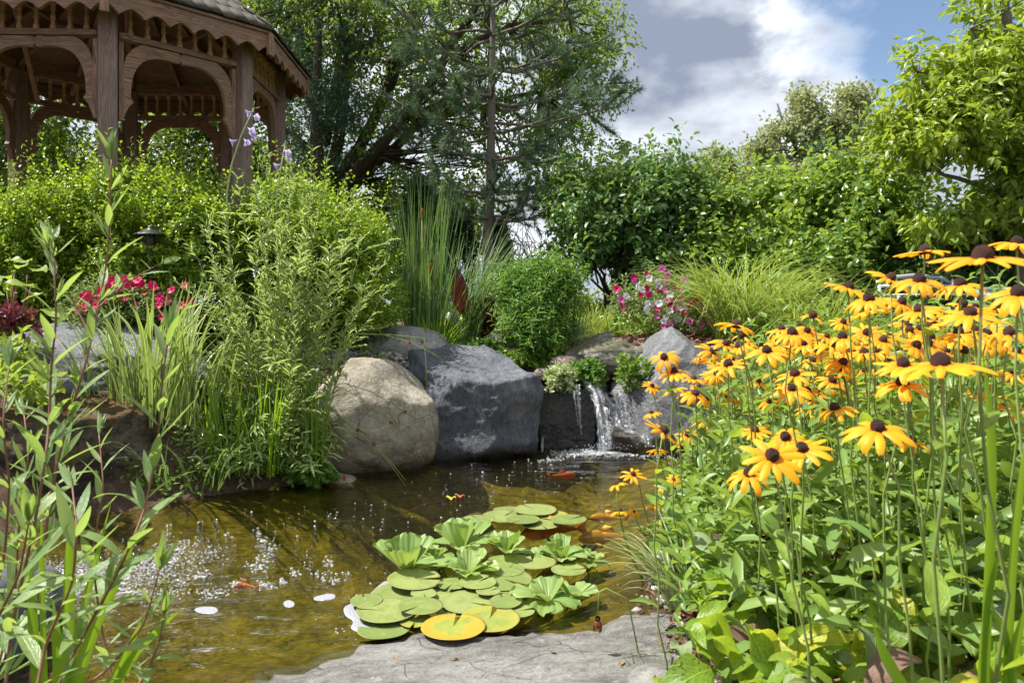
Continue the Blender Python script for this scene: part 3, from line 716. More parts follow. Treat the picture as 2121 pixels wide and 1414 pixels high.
# roof: boarded pyramid, courses of shingles on it
APEX = Vector((GC.x, GC.y, 4.35)); ZR = ZF1+.012
b = bmesh.new(); vs = [b.verts.new(gpt(i, RE+.035, ZR)) for i in range(8)]; ap = b.verts.new(APEX)
vs2 = [b.verts.new(gpt(i, RE+.035, ZR-.02)) for i in range(8)]; ap2 = b.verts.new(APEX-Vector((0, 0, .03)))
for i in range(8):
    b.faces.new((vs[i], vs[(i+1) % 8], ap)); b.faces.new((vs2[(i+1) % 8], vs2[i], ap2)); b.faces.new((vs[(i+1) % 8], vs[i], vs2[i], vs2[(i+1) % 8]))
for v in b.verts: v.co -= Vector((GC.x, GC.y, GZ0))
me = bpy.data.meshes.new('roof'); b.to_mesh(me); b.free(); me.materials.append(M['wood'])
roof = link('roof', me, gz)
rgs = np.random.default_rng(3)
SH = {}
for i in range(8):
    e0, e1 = gpt(i, RE+.05, ZR+.006), gpt(i+1, RE+.05, ZR+.006)
    for cidx in range(5 if i in (0, 1, 7) else 2):
        t = cidx*.085; a0, a1 = e0.lerp(APEX, t), e1.lerp(APEX, t); xe = (a1-a0).normalized()
        upv = ((APEX-(a0+a1)/2).normalized() + Vector((0, 0, .11))).normalized()
        L = (a1-a0).length; n = max(4, int(L/.105)); pos = 0
        for k in range(n):
            w = L/n*.96; c = a0 + xe*(L*(k+.5)/n) + upv*.09 + Vector((0, 0, .006+.012*rgs.random()))
            key = (i, cidx)
            if key not in SH:
                mb = MB(); mb.box((0, 0, 0), .20, w, .016); SH[key] = mb.mesh('shingle', M['shingle'], False)
            o = link('shingle', SH[key], roof); ns = upv.cross(xe).normalized()*-1
            o.matrix_parent_inverse = Matrix.Translation(-Vector(gz.location))
            o.matrix_basis = frame_of(upv, ns.cross(upv), ns, c + upv*rgs.uniform(-.008, .008))
# rafters, floor
for i in range(8):
    board('rafter', gz, gpt(i, RE-.02, ZR-.075), APEX - Vector((0, 0, .12)), .085, .045)
    m0 = (gpt(i, RE-.05, ZR-.06)+gpt(i+1, RE-.05, ZR-.06))/2
    board('rafter', gz, m0, APEX - Vector((0, 0, .13)), .06, .04)
    c0 = gpt(i, .8, 3.62); c1 = gpt(i+1, .8, 3.62); board('purlin', gz, c0, c1, .05, .04)
b = bmesh.new(); r_ = bmesh.ops.create_cone(b, cap_ends=True, segments=8, radius1=GR+.1, radius2=GR+.1, depth=.16)
bmesh.ops.rotate(b, verts=b.verts, matrix=Matrix.Rotation(GROT, 3, 'Z'))
me = bpy.data.meshes.new('deck'); b.to_mesh(me); b.free(); me.materials.append(M['wood_post'])
link('deck', me, gz, (0, 0, .06))
board('brace', gz, gpt(7, GR*.72, 3.30), gpt(5, GR*.8, 2.93), .05, .04)

# ------------------------------------------------------------------ path lamp among the boxwood
c = W(312, 482, 4.55); lz = H(c.x, c.y)
pl = thing('path_lamp', 'small bronze path lamp with a conical hat in front of the boxwood', 'lamp', (c.x, c.y, lz))
def lathe(name, prof, mat, k=20, parent=None, loc=None):
    V = []; 
    for r, z in prof:
        for j in range(k): a = j*2*math.pi/k; V.append((r*math.cos(a), r*math.sin(a), z))
    q = [(i*k+j, i*k+(j+1) % k, (i+1)*k+(j+1) % k, (i+1)*k+j) for i in range(len(prof)-1) for j in range(k)]
    return link(name, mesh_np(name, V, [np.array(q)], M[mat]), parent, loc)
hz_ = c.z - lz
lathe('lamp_shade', [(.001,.045),(.014,.044),(.020,.034),(.022,.022),(.05,.012),(.100,-.012),(.104,-.016),(.098,-.015),(.05,.004),(.018,.012)], 'black_metal', 24, pl, (0, 0, hz_))
lathe('lamp_head', [(.018,.010),(.030,-.005),(.024,-.06),(.014,-.13),(.012,-.16)], 'black_metal', 16, pl, (0, 0, hz_))
lathe('stake', [(.011,-.15),(.011,-.4),(.011,-hz_-.05)], 'black_metal', 10, pl, (0, 0, hz_))

# ------------------------------------------------------------------ garden seat and table, half hidden behind the yellow flowers
c = W(1900, 640, 5.6); gzb = H(c.x, c.y)
ch = thing('garden_bench', 'white metal garden bench with a slatted scrolled back behind the yellow flowers', 'bench', (c.x, c.y, gzb), rotz=-.15)
top, seat_z = W(1900, 575, 5.6).z-gzb, .34
def mtube(name, pts, r, parent, mat='white_metal', k=8):
    mb = MB(); mb.tube(pts, r, k); return mb.build(name, M[mat], parent)
for s in (-1, 1):
    mtube('leg', [(s*.26, .02, -.03), (s*.26, .0, seat_z), (s*.27, .06, top-.02)], .013, ch)
    mtube('leg', [(s*.26, -.38, -.03), (s*.26, -.36, seat_z)], .013, ch)
mtube('top_rail', [(-.27, .06, top-.05), (-.2, .065, top), (0, .07, top+.02), (.2, .065, top), (.27, .06, top-.05)], .016, ch)
mtube('lower_rail', [(-.265, .03, seat_z+.07), (.265, .03, seat_z+.07)], .013, ch)
for k in range(7):
    x = -.2+.4*k/6; mtube('back_slat', [(x, .03, seat_z+.07), (x+.02*math.sin(k), .045, (seat_z+top)/2), (x, .064, top)], .008, ch, k=6)
for k in range(6):
    mb = MB(); mb.box((0, -.34+k*.068, seat_z), .54, .05, .014); mb.build('seat_slat', M['white_metal'], ch, smooth=False)
c = W(2110, 600, 4.6); gzb = H(c.x, c.y)
tb = thing('garden_chair', 'grey-teal tub chair with a rounded rim at the right edge', 'chair', (c.x, c.y, gzb))
hh = c.z-gzb
V = []; n = 40
mb = MB()
rim = [(.24*math.cos(t), .24*math.sin(t), hh - .10*(0.5-0.5*math.sin(t))**2) for t in np.linspace(R(-60), R(240), n)]
mb.tube(rim, .022, 8); mb.build('rim', M['teal_metal'], tb)
for k in range(2, n-2, 2):
    mb = MB(); a = rim[k]; mb.ribbon([(a[0], a[1], a[2]-.01), (a[0]*.97, a[1]*.97, (a[2]+.2)/2), (a[0]*.86, a[1]*.86, .2)], [.030]*3, (-math.sin(math.atan2(a[1], a[0])), math.cos(math.atan2(a[1], a[0])), 0)); mb.build('back_slat', M['teal_metal'], tb)
mb = MB(); mb.tube([(0, 0, .17), (0, 0, .20)], .22, 24); mb.build('seat', M['teal_metal'], tb)
for a in (R(45), R(135), R(225), R(315)):
    mb = MB(); mb.tube([(.16*math.cos(a), .16*math.sin(a), .18), (.2*math.cos(a), .2*math.sin(a), -.03)], .014, 8); mb.build('leg', M['teal_metal'], tb)
# ------------------------------------------------------------------ trees and shrubs
def sprigs(base, d, n_leaf, L, leafL, leafW, tpl=T_DIAM, droop=.25, spread=1.0, rng=RNG, jit=.35, upw=.4):
    """leafy shoots: base (n,3), d (n,3) shoot directions, n_leaf leaves along length L"""
    n = len(base); d = unit(d)
    L = np.broadcast_to(L, (n,))
    t = (np.arange(n_leaf)+.6)/n_leaf
    pos = base[:, None, :] + d[:, None, :]*(t[None, :]*L[:, None])[..., None]
    ref = unit(np.cross(d, rng.normal(size=(n, 3)))); ref2 = np.cross(d, ref)
    ang = (np.arange(n_leaf)*2.4)[None, :] + rng.uniform(0, 6.28, (n, 1))
    side = np.cos(ang)[..., None]*ref[:, None, :] + np.sin(ang)[..., None]*ref2[:, None, :]
    xa = unit(d[:, None, :]*.75 + side*spread + rng.normal(size=(n, n_leaf, 3))*jit + np.array([0, 0, -droop]))
    za = unit(np.array([0, 0, 1.0])*upw + rng.normal(size=(n, n_leaf, 3))*.45 + d[:, None, :]*.35)
    m = n*n_leaf
    s = rng.uniform(.7, 1.2, m)
    return scatter(tpl, pos.reshape(-1, 3), xa.reshape(-1, 3), za.reshape(-1, 3), leafL*s, leafW*s)
def blob_points(blobs, n, rng, shell=.55, gap=.0, gscale=1.4, seed=0, zmin=None):
    """points in a set of ellipsoids (centre, radii), denser to the outside; noise cuts gaps. Returns points and outward directions."""
    vol = np.array([b[1][0]*b[1][1]*b[1][2] for b in blobs])**.8; cnt = rng.multinomial(n, vol/vol.sum())
    P, Dn = [], []
    for (c, r), k in zip(blobs, cnt):
        d = unit(rng.normal(size=(k, 3))); rr = (shell + (1-shell)*rng.random(k))**.6
        # lumpy outline
        lum = 1 + .22*fbm(d*2.2+np.array(c)*1.7, 3, seed=seed)
        P.append(np.array(c) + d*np.array(r)*(rr*lum)[:, None]); Dn.append(unit(d/np.array(r)))
    P = np.concatenate(P); Dn = np.concatenate(Dn)
    if gap:
        keep = fbm(P*gscale, 3, seed=seed+3) > gap; P, Dn = P[keep], Dn[keep]
    if zmin is not None:
        keep = P[:, 2] > zmin; P, Dn = P[keep], Dn[keep]
    return P, Dn
def bent(a, b, bow, n=6, rng=RNG, jit=.04):
    a, b = np.array(a, float), np.array(b, float); t = np.linspace(0, 1, n)[:, None]
    p = a*(1-t) + b*t + np.array(bow)*(4*t*(1-t)); L = np.linalg.norm(b-a)
    p[1:-1] += rng.normal(size=(n-2, 3))*jit*L*.3; return p
def crown(name, parent, sets, mat):
    V, fl, uv = join_scatter(sets)
    off = np.array(parent.location)
    return link(name, mesh_np(name, V-off, fl, M[mat], uv), parent, kind='stuff')
def pxblob(px, py, Y, rx, ry, rz_depth):
    c = W(px, py, Y); return (np.array(c), (PXM(rx, Y), rz_depth, PXM(ry, Y)))

def limb_tree(mb, root, limbs, r0, rng, twig_to=None, ntw=0, twr=.012):
    """trunk and limbs: each limb a list of points with start and end radius"""
    for pts, ra, rb in limbs:
        p = np.array(pts, float); m = 10
        # smooth resample
        t = np.linspace(0, len(p)-1, m); idx = np.clip(t.astype(int), 0, len(p)-2); f = (t-idx)[:, None]; f = f*f*(3-2*f)*.5+f*.5
        q = p[idx]*(1-f) + p[idx+1]*f
        q[1:-1] += rng.normal(size=(m-2, 3))*.025
        mb.tube(q, np.linspace(ra, rb, m), 8)
def twigs(mb, targets, nodes, rng, r=.008, n=4):
    nodes = np.array(nodes)
    for p in targets:
        d = np.linalg.norm(nodes-p, axis=1) + (nodes[:, 2] > p[2])*1.0; j = int(np.argmin(d)); a = nodes[j]
        mb.tube(bent(a, p, (0, 0, -.06*np.linalg.norm(p-a)), n, rng, .2), np.linspace(r*1.6, r*.35, n), 4, cap=False)

# --- big spreading tree behind the gazebo
rg = np.random.default_rng(11)
def at(px, py, Y): return np.array(W(px, py, Y))
base = W(690, 620, 10.0); base.z = H(base.x, base.y)-.05
t1 = thing('spreading_tree', 'large multi-trunked deciduous tree with dark trunks fanning out behind the gazebo', 'tree', base)
mb = MB(); Y = 10.0
lim = [([base, at(676, 480, Y), at(672, 360, Y)], .17, .13), ([at(672, 380, Y), at(655, 250, Y), at(640, 120, Y+.1), at(560, -60, Y+.3)], .10, .05),
       ([at(680, 390, Y), at(705, 250, Y-.2), at(720, 120, Y-.4), at(740, -80, Y-.6)], .09, .045), ([at(690, 400, Y), at(745, 300, Y), at(800, 190, Y+.2), at(850, 80, Y+.2), at(880, -80, Y+.3)], .095, .045),
       ([at(690, 410, Y), at(770, 320, Y-.3), at(850, 240, Y-.5), at(930, 110, Y-.7), at(1000, -30, Y-.8)], .085, .04), ([at(800, 190, Y+.2), at(820, 90, Y+.6), at(870, -30, Y+.8)], .07, .04),
       ([at(700, 420, Y), at(790, 330, Y+.4), at(880, 255, Y+.6), at(1000, 215, Y+.7), at(1120, 190, Y+.7)], .09, .03), ([at(655, 330, Y), at(600, 270, Y), at(545, 250, Y)], .06, .03),
       ([at(660, 250, Y), at(600, 120, Y), at(590, 20, Y), at(560, -60, Y)], .07, .04), ([at(930, 110, Y-.7), at(1050, 60, Y-.8), at(1180, 40, Y-.6)], .06, .02), ([at(672, 300, Y), at(690, 180, Y+.3), at(705, 60, Y+.5)], .08, .04)]
limb_tree(mb, base, [([x-np.array(base) for x in map(np.array, p)], a, b_) for p, a, b_ in lim], .2, rg)
mb.build('trunk', M['bark_dark'], t1)
bl = [pxblob(*a) for a in [(700, 60, 10, 260, 150, 1.6), (560, 110, 10.6, 150, 190, 1.2), (880, 120, 10, 230, 170, 1.5), (1060, 130, 10.2, 210, 190, 1.3), (1180, 90, 10.2, 130, 130, 1.0), (1225, 150, 10.2, 90, 80, .8), (1150, 260, 10.4, 110, 110, .9),
      (800, 270, 10.4, 150, 110, 1.0), (960, 300, 10.6, 150, 110, 1.0), (640, 260, 10.8, 120, 140, .9), (760, -40, 10, 350, 120, 1.6), (1080, -10, 10, 180, 110, 1.2), (1185, 220, 10.3, 80, 90, .8), (870, 390, 11, 130, 90, .7), (740, 370, 9.7, 100, 80, .6), (800, 300, 9.7, 90, 80, .5), (660, 300, 9.8, 60, 90, .4), (1010, 400, 11, 130, 80, .7), (1130, 350, 10.8, 110, 90, .7), (600, 380, 11, 70, 80, .5), (1235, 110, 10, 85, 60, .5), (1255, 190, 10.1, 50, 40, .4)]]
P, Dn = blob_points(bl, 16500, rg, .12, .05, 2.6, seed=4)
S1 = sprigs(P, Dn*.6+rg.normal(size=P.shape)*.7, 6, rg.uniform(.16, .32, len(P)), .078, .040, droop=.45, rng=rg)
crown('crown', t1, [S1], 'lf_tree')
tw = MB(); nodes = np.concatenate([np.array([np.array(x) for x in p]) for p, a, b_ in lim]+[np.array(p[0])[None]*.5+np.array(p[1])[None]*.5 for p, a, b_ in lim])
sel = P[rg.choice(len(P), 420, replace=False)]
twigs(tw, sel-np.array(base), nodes-np.array(base), rg, .012)
tw.build('twig', M['bark_dark'], t1, kind='stuff')
# far sprigs of the outline at the right (branch tips)
# --- dark cedar standing by the gazebo's corner
base = W(655, 600, 9.2); base.z = H(base.x, base.y)-.05
t2 = thing('cedar_tree', 'tall dark blue-green cedar with feathery sprays beside the gazebo roof', 'tree', base)
mb = MB(); mb.tube([(0, 0, 0), (0, 0, 2), (.03, 0, 4.6)], [.12, .09, .03], 8); mb.build('trunk', M['bark_dark'], t2)
bl = [pxblob(*a) for a in [(690, 110, 9.0, 75, 170, .45), (640, 60, 9.2, 70, 120, .45), (690, 240, 9.1, 55, 110, .4), (720, 20, 9.1, 70, 110, .45), (640, 250, 9.4, 55, 90, .4), (600, 20, 9.3, 60, 90, .4), (630, 380, 9.4, 60, 60, .4)]]
P, Dn = blob_points(bl, 3600, rg, .25, -.02, 2.6, seed=8)
S = sprigs(P, Dn*.7+np.array([0, 0, -.35])+rg.normal(size=P.shape)*.4, 9, rg.uniform(.12, .24, len(P)), .05, .012, T_DIAM, .3, .9, rg)
crown('crown', t2, [S], 'lf_cedar')
# --- pine
base = W(1012, 640, 8.6); base.z = H(base.x, base.y)-.05
t3 = thing('pine_tree', 'young pine with a straight grey trunk and whorls of open needle branches', 'tree', base)
mb = MB(); Yp = 8.6; bz = np.array(base)
tr = [at(1012, 640, Yp), at(1010, 500, Yp), at(1016, 380, Yp), at(1018, 200, Yp), at(1021, 60, Yp), at(1022, -80, Yp)]; tr[0][2] = base.z
mb.tube(np.array(tr)-bz, [.075, .068, .056, .045, .033, .022], 10)
need = []; tipsP, tipsD = [], []
whorls = [(455, 5, 150), (400, 6, 190), (330, 6, 210), (265, 6, 240), (200, 6, 250), (140, 6, 250), (70, 6, 230), (10, 5, 200), (-50, 5, 150)]
for wy_, nb, reach in whorls:
    for j in range(nb):
        a = j*2*math.pi/nb + rg.uniform(-.5, .5); Ln = PXM(reach, Yp)*rg.uniform(.65, 1.15); pz = at(1017, wy_+rg.uniform(-14, 14), Yp)
        d = np.array([math.cos(a), math.sin(a)*.9, 0]); up = rg.uniform(.10, .42)
        end = pz + d*Ln + np.array([0, 0, up*Ln]); br = bent(pz, end, (0, 0, -.10*Ln), 7, rg, .06)
        mb.tube(br-bz, np.linspace(.022, .006, 7), 5, cap=False)
        for s in range(rg.integers(11, 17)):
            t = rg.uniform(.35, 1.0); k = min(int(t*6), 5); p0 = br[k]*(1-(t*6-k)) + br[k+1]*(t*6-k)
            sd = unit(d*rg.uniform(.4, 1) + rg.normal(size=3)*.55 + np.array([0, 0, .25])); l = rg.uniform(.12, .30)
            p1 = p0 + sd*l; mb.tube(np.array([p0, (p0+p1)/2+np.array([0, 0, -.015]), p1])-bz, [.006, .005, .003], 4, cap=False)
            for u in (.35, .6, .8, 1.0): tipsP.append(p0*(1-u)+p1*u); tipsD.append(sd)
        for u in (.94, 1.0): tipsP.append(br[-1]*u+br[-2]*(1-u)); tipsD.append(unit(end-pz))
# one long bough reaching right into the sky
for y0, pts in [(0, [at(1020, 255, Yp), at(1110, 262, Yp-.1), at(1215, 235, Yp-.2), at(1275, 222, Yp-.25), at(1325, 185, Yp-.3)]), (1, [at(1215, 235, Yp-.2), at(1250, 262, Yp-.2), at(1270, 275, Yp-.2)]), (2, [at(1250, 228, Yp-.22), at(1275, 200, Yp-.2), at(1290, 190, Yp-.2)])]:
    pts = np.array(pts); mb.tube(pts-bz, np.linspace(.02 if y0 == 0 else .008, .004, len(pts)), 5)
    for k in range(len(pts)-1):
        for u in (np.linspace(0, 1, 9) if (y0 or k >= 3) else np.linspace(.3, 1, 3) if k >= 2 else []): tipsP.append(pts[k]*(1-u)+pts[k+1]*u); tipsD.append(unit(pts[k+1]-pts[k]))
mb.build('trunk', M['bark_grey'], t3)
tipsP, tipsD = np.array(tipsP), np.array(tipsD); nn = 26
pos = np.repeat(tipsP, nn, 0); xa = unit(np.repeat(tipsD, nn, 0)*.9 + rg.normal(size=(len(tipsP)*nn, 3))*.50)
Vn = scatter(T_NEED, pos, xa, rdir(len(pos), rg), rg.uniform(.075, .13, len(pos)), .0050)
crown('crown', t3, [Vn], 'lf_pine')

# --- generic broadleaf shrub
def shrub(name, label, cat, base_px, Y, blobs, n, nl, L, lL, lW, mat, stems=14, bark='bark_dark', tpl=T_DIAM, gap=.0, gsc=2.0, seed=1, shell=.3, droop=.3, group=None, up=0.0, stem_r=.014, spread=1.0, part='crown', upw=.4):
    rg = np.random.default_rng(seed); base = W(base_px[0], base_px[1], Y); base.z = H(base.x, base.y)-.03
    t = thing(name, label, cat, base, group); b0 = np.array(base)
    P, Dn = blob_points(blobs, n, rg, shell, gap, gsc, seed=seed, zmin=base.z+.02)
    S = sprigs(P, Dn*.8 + np.array([0, 0, up]) + rg.normal(size=P.shape)*.45, nl, rg.uniform(.7*L, 1.3*L, len(P)), lL, lW, tpl, droop, spread, rg, upw=upw)
    crown(part, t, [S], mat)
    if part == 'crown':
        keep = (Dn[:, 2] > .2) & (rg.random(len(P)) < .16); Pt, Dt = P[keep], Dn[keep]
        crown('shoots', t, [sprigs(Pt, Dt*.6 + np.array([0, 0, 1.0]) + rg.normal(size=Pt.shape)*.35, 9, rg.uniform(1.6*L, 3.0*L, len(Pt)), lL*1.1, lW*1.1, tpl, droop*.6, spread, rg)], mat)
    mb = MB()
    for k in range(stems):
        tp = P[rg.integers(len(P))]; a = np.array([rg.normal()*.07, rg.normal()*.07, 0]); e = tp-b0
        mb.tube(bent(a, e, (0, 0, .10*np.linalg.norm(e)), 7, rg, .10), np.linspace(stem_r, stem_r*.3, 7), 5, cap=False)
        for m in range(3):
            j = rg.integers(len(P)); q = P[j]-b0
            if np.linalg.norm(q-e) < .8: mb.tube(bent(a*.5+e*.5, q, (0, 0, .02), 4, rg, .1), np.linspace(stem_r*.5, stem_r*.2, 4), 4, cap=False)
    mb.build('branches', M[bark], t, kind='stuff')
    return t
# burning bush: many stems showing below
shrub('burning_bush', 'rounded dark green multi-stemmed bush in the middle, right of the pine', 'bush', (1275, 640), 8.0,
      [pxblob(*a) for a in [(1300, 434, 8, 145, 95, .75), (1220, 444, 8.1, 90, 80, .6), (1370, 424, 7.9, 100, 90, .6), (1290, 364, 8, 90, 60, .5), (1390, 494, 7.8, 90, 60, .6), (1220, 504, 7.9, 75, 45, .5), (1320, 504, 7.7, 110, 50, .6)]],
      5200, 6, .20, .078, .040, 'lf_bush', 34, gap=-.03, gsc=2.8, seed=21, stem_r=.022, tpl=T_OVAL)
# hedge shrubs to the right
shrub('viburnum_shrub', 'broad sunlit shrub with drooping leaves right of the dark bush', 'bush', (1560, 640), 7.4,
      [pxblob(*a) for a in [(1560, 484, 7.4, 110, 85, .7), (1500, 464, 7.6, 60, 60, .5), (1620, 504, 7.2, 90, 90, .6), (1540, 564, 7.2, 110, 60, .6), (1610, 434, 7.5, 70, 45, .4)]],
      4200, 6, .19, .075, .042, 'lf_vib', 16, gap=-.03, gsc=2.8, seed=22, tpl=T_OVAL, droop=.6)
shrub('viburnum_shrub', 'tall glossy green shrub in the hedge left of the right-hand tree', 'bush', (1750, 640), 6.8,
      [pxblob(*a) for a in [(1740, 474, 6.8, 130, 90, .7), (1690, 424, 7.0, 70, 45, .5), (1800, 434, 6.8, 100, 85, .6), (1720, 564, 6.6, 120, 60, .6), (1830, 534, 6.6, 110, 80, .6), (1770, 394, 6.9, 70, 35, .4)]],
      4600, 6, .18, .072, .040, 'lf_vib', 14, gap=-.03, gsc=2.8, seed=23, tpl=T_OVAL, droop=.6)
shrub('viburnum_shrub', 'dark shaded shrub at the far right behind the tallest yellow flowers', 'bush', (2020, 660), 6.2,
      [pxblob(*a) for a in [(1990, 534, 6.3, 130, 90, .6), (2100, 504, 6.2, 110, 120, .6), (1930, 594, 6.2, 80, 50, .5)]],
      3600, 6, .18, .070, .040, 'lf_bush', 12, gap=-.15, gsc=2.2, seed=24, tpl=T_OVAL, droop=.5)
# tree at the right edge
rg = np.random.default_rng(31); Y = 5.6; base = W(2130, 640, Y); base.z = H(base.x, base.y)-.05
t4 = thing('dogwood_tree', 'leafy light green tree with long drooping leaves filling the right edge', 'tree', base)
mb = MB(); bz = np.array(base); lim = [([base, at(2125, 400, Y), at(2110, 200, Y), at(2080, 0, Y)], .07, .03), ([at(2125, 430, Y), at(2040, 320, Y), at(1960, 230, Y), at(1900, 150, Y)], .035, .008),
    ([at(2115, 260, Y), at(2060, 150, Y), at(2010, 60, Y)], .03, .008), ([at(2125, 450, Y), at(2060, 400, Y), at(1950, 350, Y), at(1850, 300, Y)], .03, .006), ([at(2120, 330, Y), at(2180, 200, Y), at(2200, 60, Y)], .04, .02)]
limb_tree(mb, base, [([np.array(x)-bz for x in p], a, b_) for p, a, b_ in lim], .1, rg)
mb.build('trunk', M['bark_grey'], t4)
bl = [pxblob(*a) for a in [(2090, 60, 5.6, 110, 110, .5), (2050, 180, 5.6, 120, 80, .5), (2120, 220, 5.6, 110, 110, .5), (1960, 270, 5.5, 90, 70, .4), (1905, 165, 5.6, 48, 55, .25), (1890, 340, 5.6, 80, 60, .4), (2030, 350, 5.5, 120, 80, .5), (2120, 380, 5.4, 90, 90, .45), (1990, 130, 5.7, 40, 60, .25), (1870, 225, 5.6, 30, 30, .2), (1960, 420, 5.6, 100, 60, .4), (1840, 400, 5.8, 60, 50, .35)]]
P, Dn = blob_points(bl, 3700, rg, .25, -.08, 2.6, seed=41)
crown('crown', t4, [sprigs(P, Dn*.8+rg.normal(size=P.shape)*.5, 6, rg.uniform(.12, .24, len(P)), .085, .034, T_OVAL, .75, 1.0, rg)], 'lf_right')
tw = MB(); nodes = np.concatenate([np.array([np.array(x) for x in p]) for p, a, b_ in lim])
twigs(tw, P[rg.choice(len(P), 150, replace=False)]-bz, nodes-bz, rg, .006); tw.build('twig', M['bark_grey'], t4, kind='stuff')
# far trees
def far_tree(label, basepx, Y, blobs, n, mat='lf_oak', seed=1, lL=.19, lW=.12, trunk=.3, name='oak_tree'):
    rg = np.random.default_rng(seed); base = W(basepx, 640, Y); base.z = H(base.x, base.y)-.3
    t = thing(name, label, 'tree', base); b0 = np.array(base); bl = [pxblob(*b) for b in blobs]
    bl = [(c, tuple(x*.82 for x in r)) for c, r in bl]; P, Dn = blob_points(bl, n, rg, .15, .08, 1.0, seed=seed)
    crown('crown', t, [sprigs(P, Dn+rg.normal(size=P.shape)*.5, 5, rg.uniform(.4, .8, len(P)), lL, lW, T_DIAM, .2, 1.0, rg)], mat)
    mb = MB(); fork = np.array(W(basepx, 430, Y))-b0; mb.tube(np.array([[0, 0, 0], fork*.5, fork]), [trunk, trunk*.8, trunk*.6], 8)
    for c, r in bl:
        e = c-b0; mb.tube(bent(fork, e, (0, 0, .1*np.linalg.norm(e-fork)), 6, rg, .1), np.linspace(trunk*.45, trunk*.12, 6), 6)
        for _ in range(5):
            q = P[rg.integers(len(P))]-b0
            if np.linalg.norm(q-e) < max(r)*1.3: mb.tube(bent(e, q, (0, 0, 0), 4, rg, .1), np.linspace(trunk*.14, trunk*.04, 4), 4)
    mb.build('trunk', M['bark_grey'], t); return t
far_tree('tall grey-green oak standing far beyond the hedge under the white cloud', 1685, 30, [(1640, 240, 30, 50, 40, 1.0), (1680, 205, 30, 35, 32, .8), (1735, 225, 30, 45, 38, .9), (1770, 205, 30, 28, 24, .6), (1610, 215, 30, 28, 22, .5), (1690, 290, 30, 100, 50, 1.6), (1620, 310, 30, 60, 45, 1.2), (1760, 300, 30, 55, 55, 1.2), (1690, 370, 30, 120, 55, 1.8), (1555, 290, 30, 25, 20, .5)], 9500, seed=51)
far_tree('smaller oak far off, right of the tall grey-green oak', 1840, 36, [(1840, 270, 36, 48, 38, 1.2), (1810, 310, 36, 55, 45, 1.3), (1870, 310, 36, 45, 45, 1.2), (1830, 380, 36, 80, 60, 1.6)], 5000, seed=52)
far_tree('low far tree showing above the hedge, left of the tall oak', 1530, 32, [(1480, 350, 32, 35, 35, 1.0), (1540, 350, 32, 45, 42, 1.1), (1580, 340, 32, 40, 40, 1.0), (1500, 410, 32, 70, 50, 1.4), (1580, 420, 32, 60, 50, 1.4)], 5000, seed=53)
# young spruce tip in front of the oak
rg = np.random.default_rng(61); Y = 16.0; base = W(1690, 640, Y); base.z = H(base.x, base.y)-.05
t5 = thing('young_spruce', 'tip of a small blue-green spruce showing above the hedge', 'tree', base); top_ = np.array(W(1692, 300, Y))-np.array(base)
mb = MB(); mb.tube(np.array([[0, 0, 0], top_]), [.07, .008], 7); mb.build('trunk', M['bark_grey'], t5)
pp, dd = [], []
for k in range(60):
    u = rg.uniform(.15, 1.0); a = rg.uniform(0, 6.28); L = (1-u)*1.3+.12; d = np.array([math.cos(a), math.sin(a), .45]); p0 = np.array(base)+top_*u
    for s in np.linspace(.1, 1, 9): pp.append(p0+d*L*s); dd.append(d)
pp, dd = np.array(pp), np.array(dd); m = 10
crown('crown', t5, [scatter(T_NEED, np.repeat(pp, m, 0), unit(np.repeat(dd, m, 0)*.8+rg.normal(size=(len(pp)*m, 3))*.6), rdir(len(pp)*m, rg), .13, .012)], 'lf_pine')

# --- background trees behind the gazebo and in the gaps
def back_tree(label, px, Y, blobs, n, mat='lf_tree2', seed=1, lL=.10, lW=.055, name='broadleaf_tree', cat='tree'):
    rg = np.random.default_rng(seed); base = W(px, 640, Y); base.z = H(base.x, base.y)-.05
    t = thing(name, label, cat, base); b0 = np.array(base); bl = [pxblob(*b) for b in blobs]
    P, Dn = blob_points(bl, n, rg, .2, -.03, 1.2, seed=seed, zmin=base.z+.1)
    crown('crown', t, [sprigs(P, Dn+rg.normal(size=P.shape)*.6, 6, rg.uniform(.2, .4, len(P)), lL, lW, T_DIAM, .4, 1.0, rg)], mat)
    mb = MB(); tp = np.array(W(px, 380, Y))-b0; mb.tube(bent((0, 0, 0), tp, (.05, 0, 0), 6, rg), np.linspace(.11, .05, 6), 8)
    for c, r in bl: mb.tube(bent(tp*.7, c-b0, (0, 0, -.1), 6, rg, .08), np.linspace(.05, .015, 6), 6)
    mb.build('trunk', M['bark_dark'], t); return t
back_tree('dark leafy tree seen through the gazebo on its left side', 80, 11.5, [(40, 330, 11.5, 150, 110, 1.0), (150, 280, 11.8, 120, 90, 1.0), (80, 450, 11.5, 170, 110, 1.0), (60, 180, 12, 160, 120, 1.0), (200, 420, 11.4, 110, 100, .9)], 4200, seed=71)
back_tree('leafy tree at the far left edge behind the gazebo', -60, 10.5, [(-60, 300, 10.5, 130, 130, .9), (20, 380, 10.6, 110, 110, .8), (-40, 480, 10.4, 130, 100, .8), (60, 250, 10.8, 80, 80, .7)], 3000, seed=77)
back_tree('leafy tree framed by the gazebo arch on its right side', 380, 11.8, [(340, 340, 11.8, 110, 110, 1.0), (430, 300, 12, 100, 100, 1.0), (400, 430, 11.7, 130, 100, .9), (300, 440, 11.6, 100, 90, .9), (500, 400, 11.9, 80, 110, .8), (460, 200, 12.2, 120, 100, 1.0), (540, 300, 12, 60, 120, .8)], 4400, seed=72)
back_tree('dim background tree filling the gap left of the pine trunk', 850, 13, [(830, 480, 13, 130, 80, 1.0), (930, 470, 13.2, 90, 90, .9), (760, 500, 13, 90, 70, .9)], 2200, seed=73)
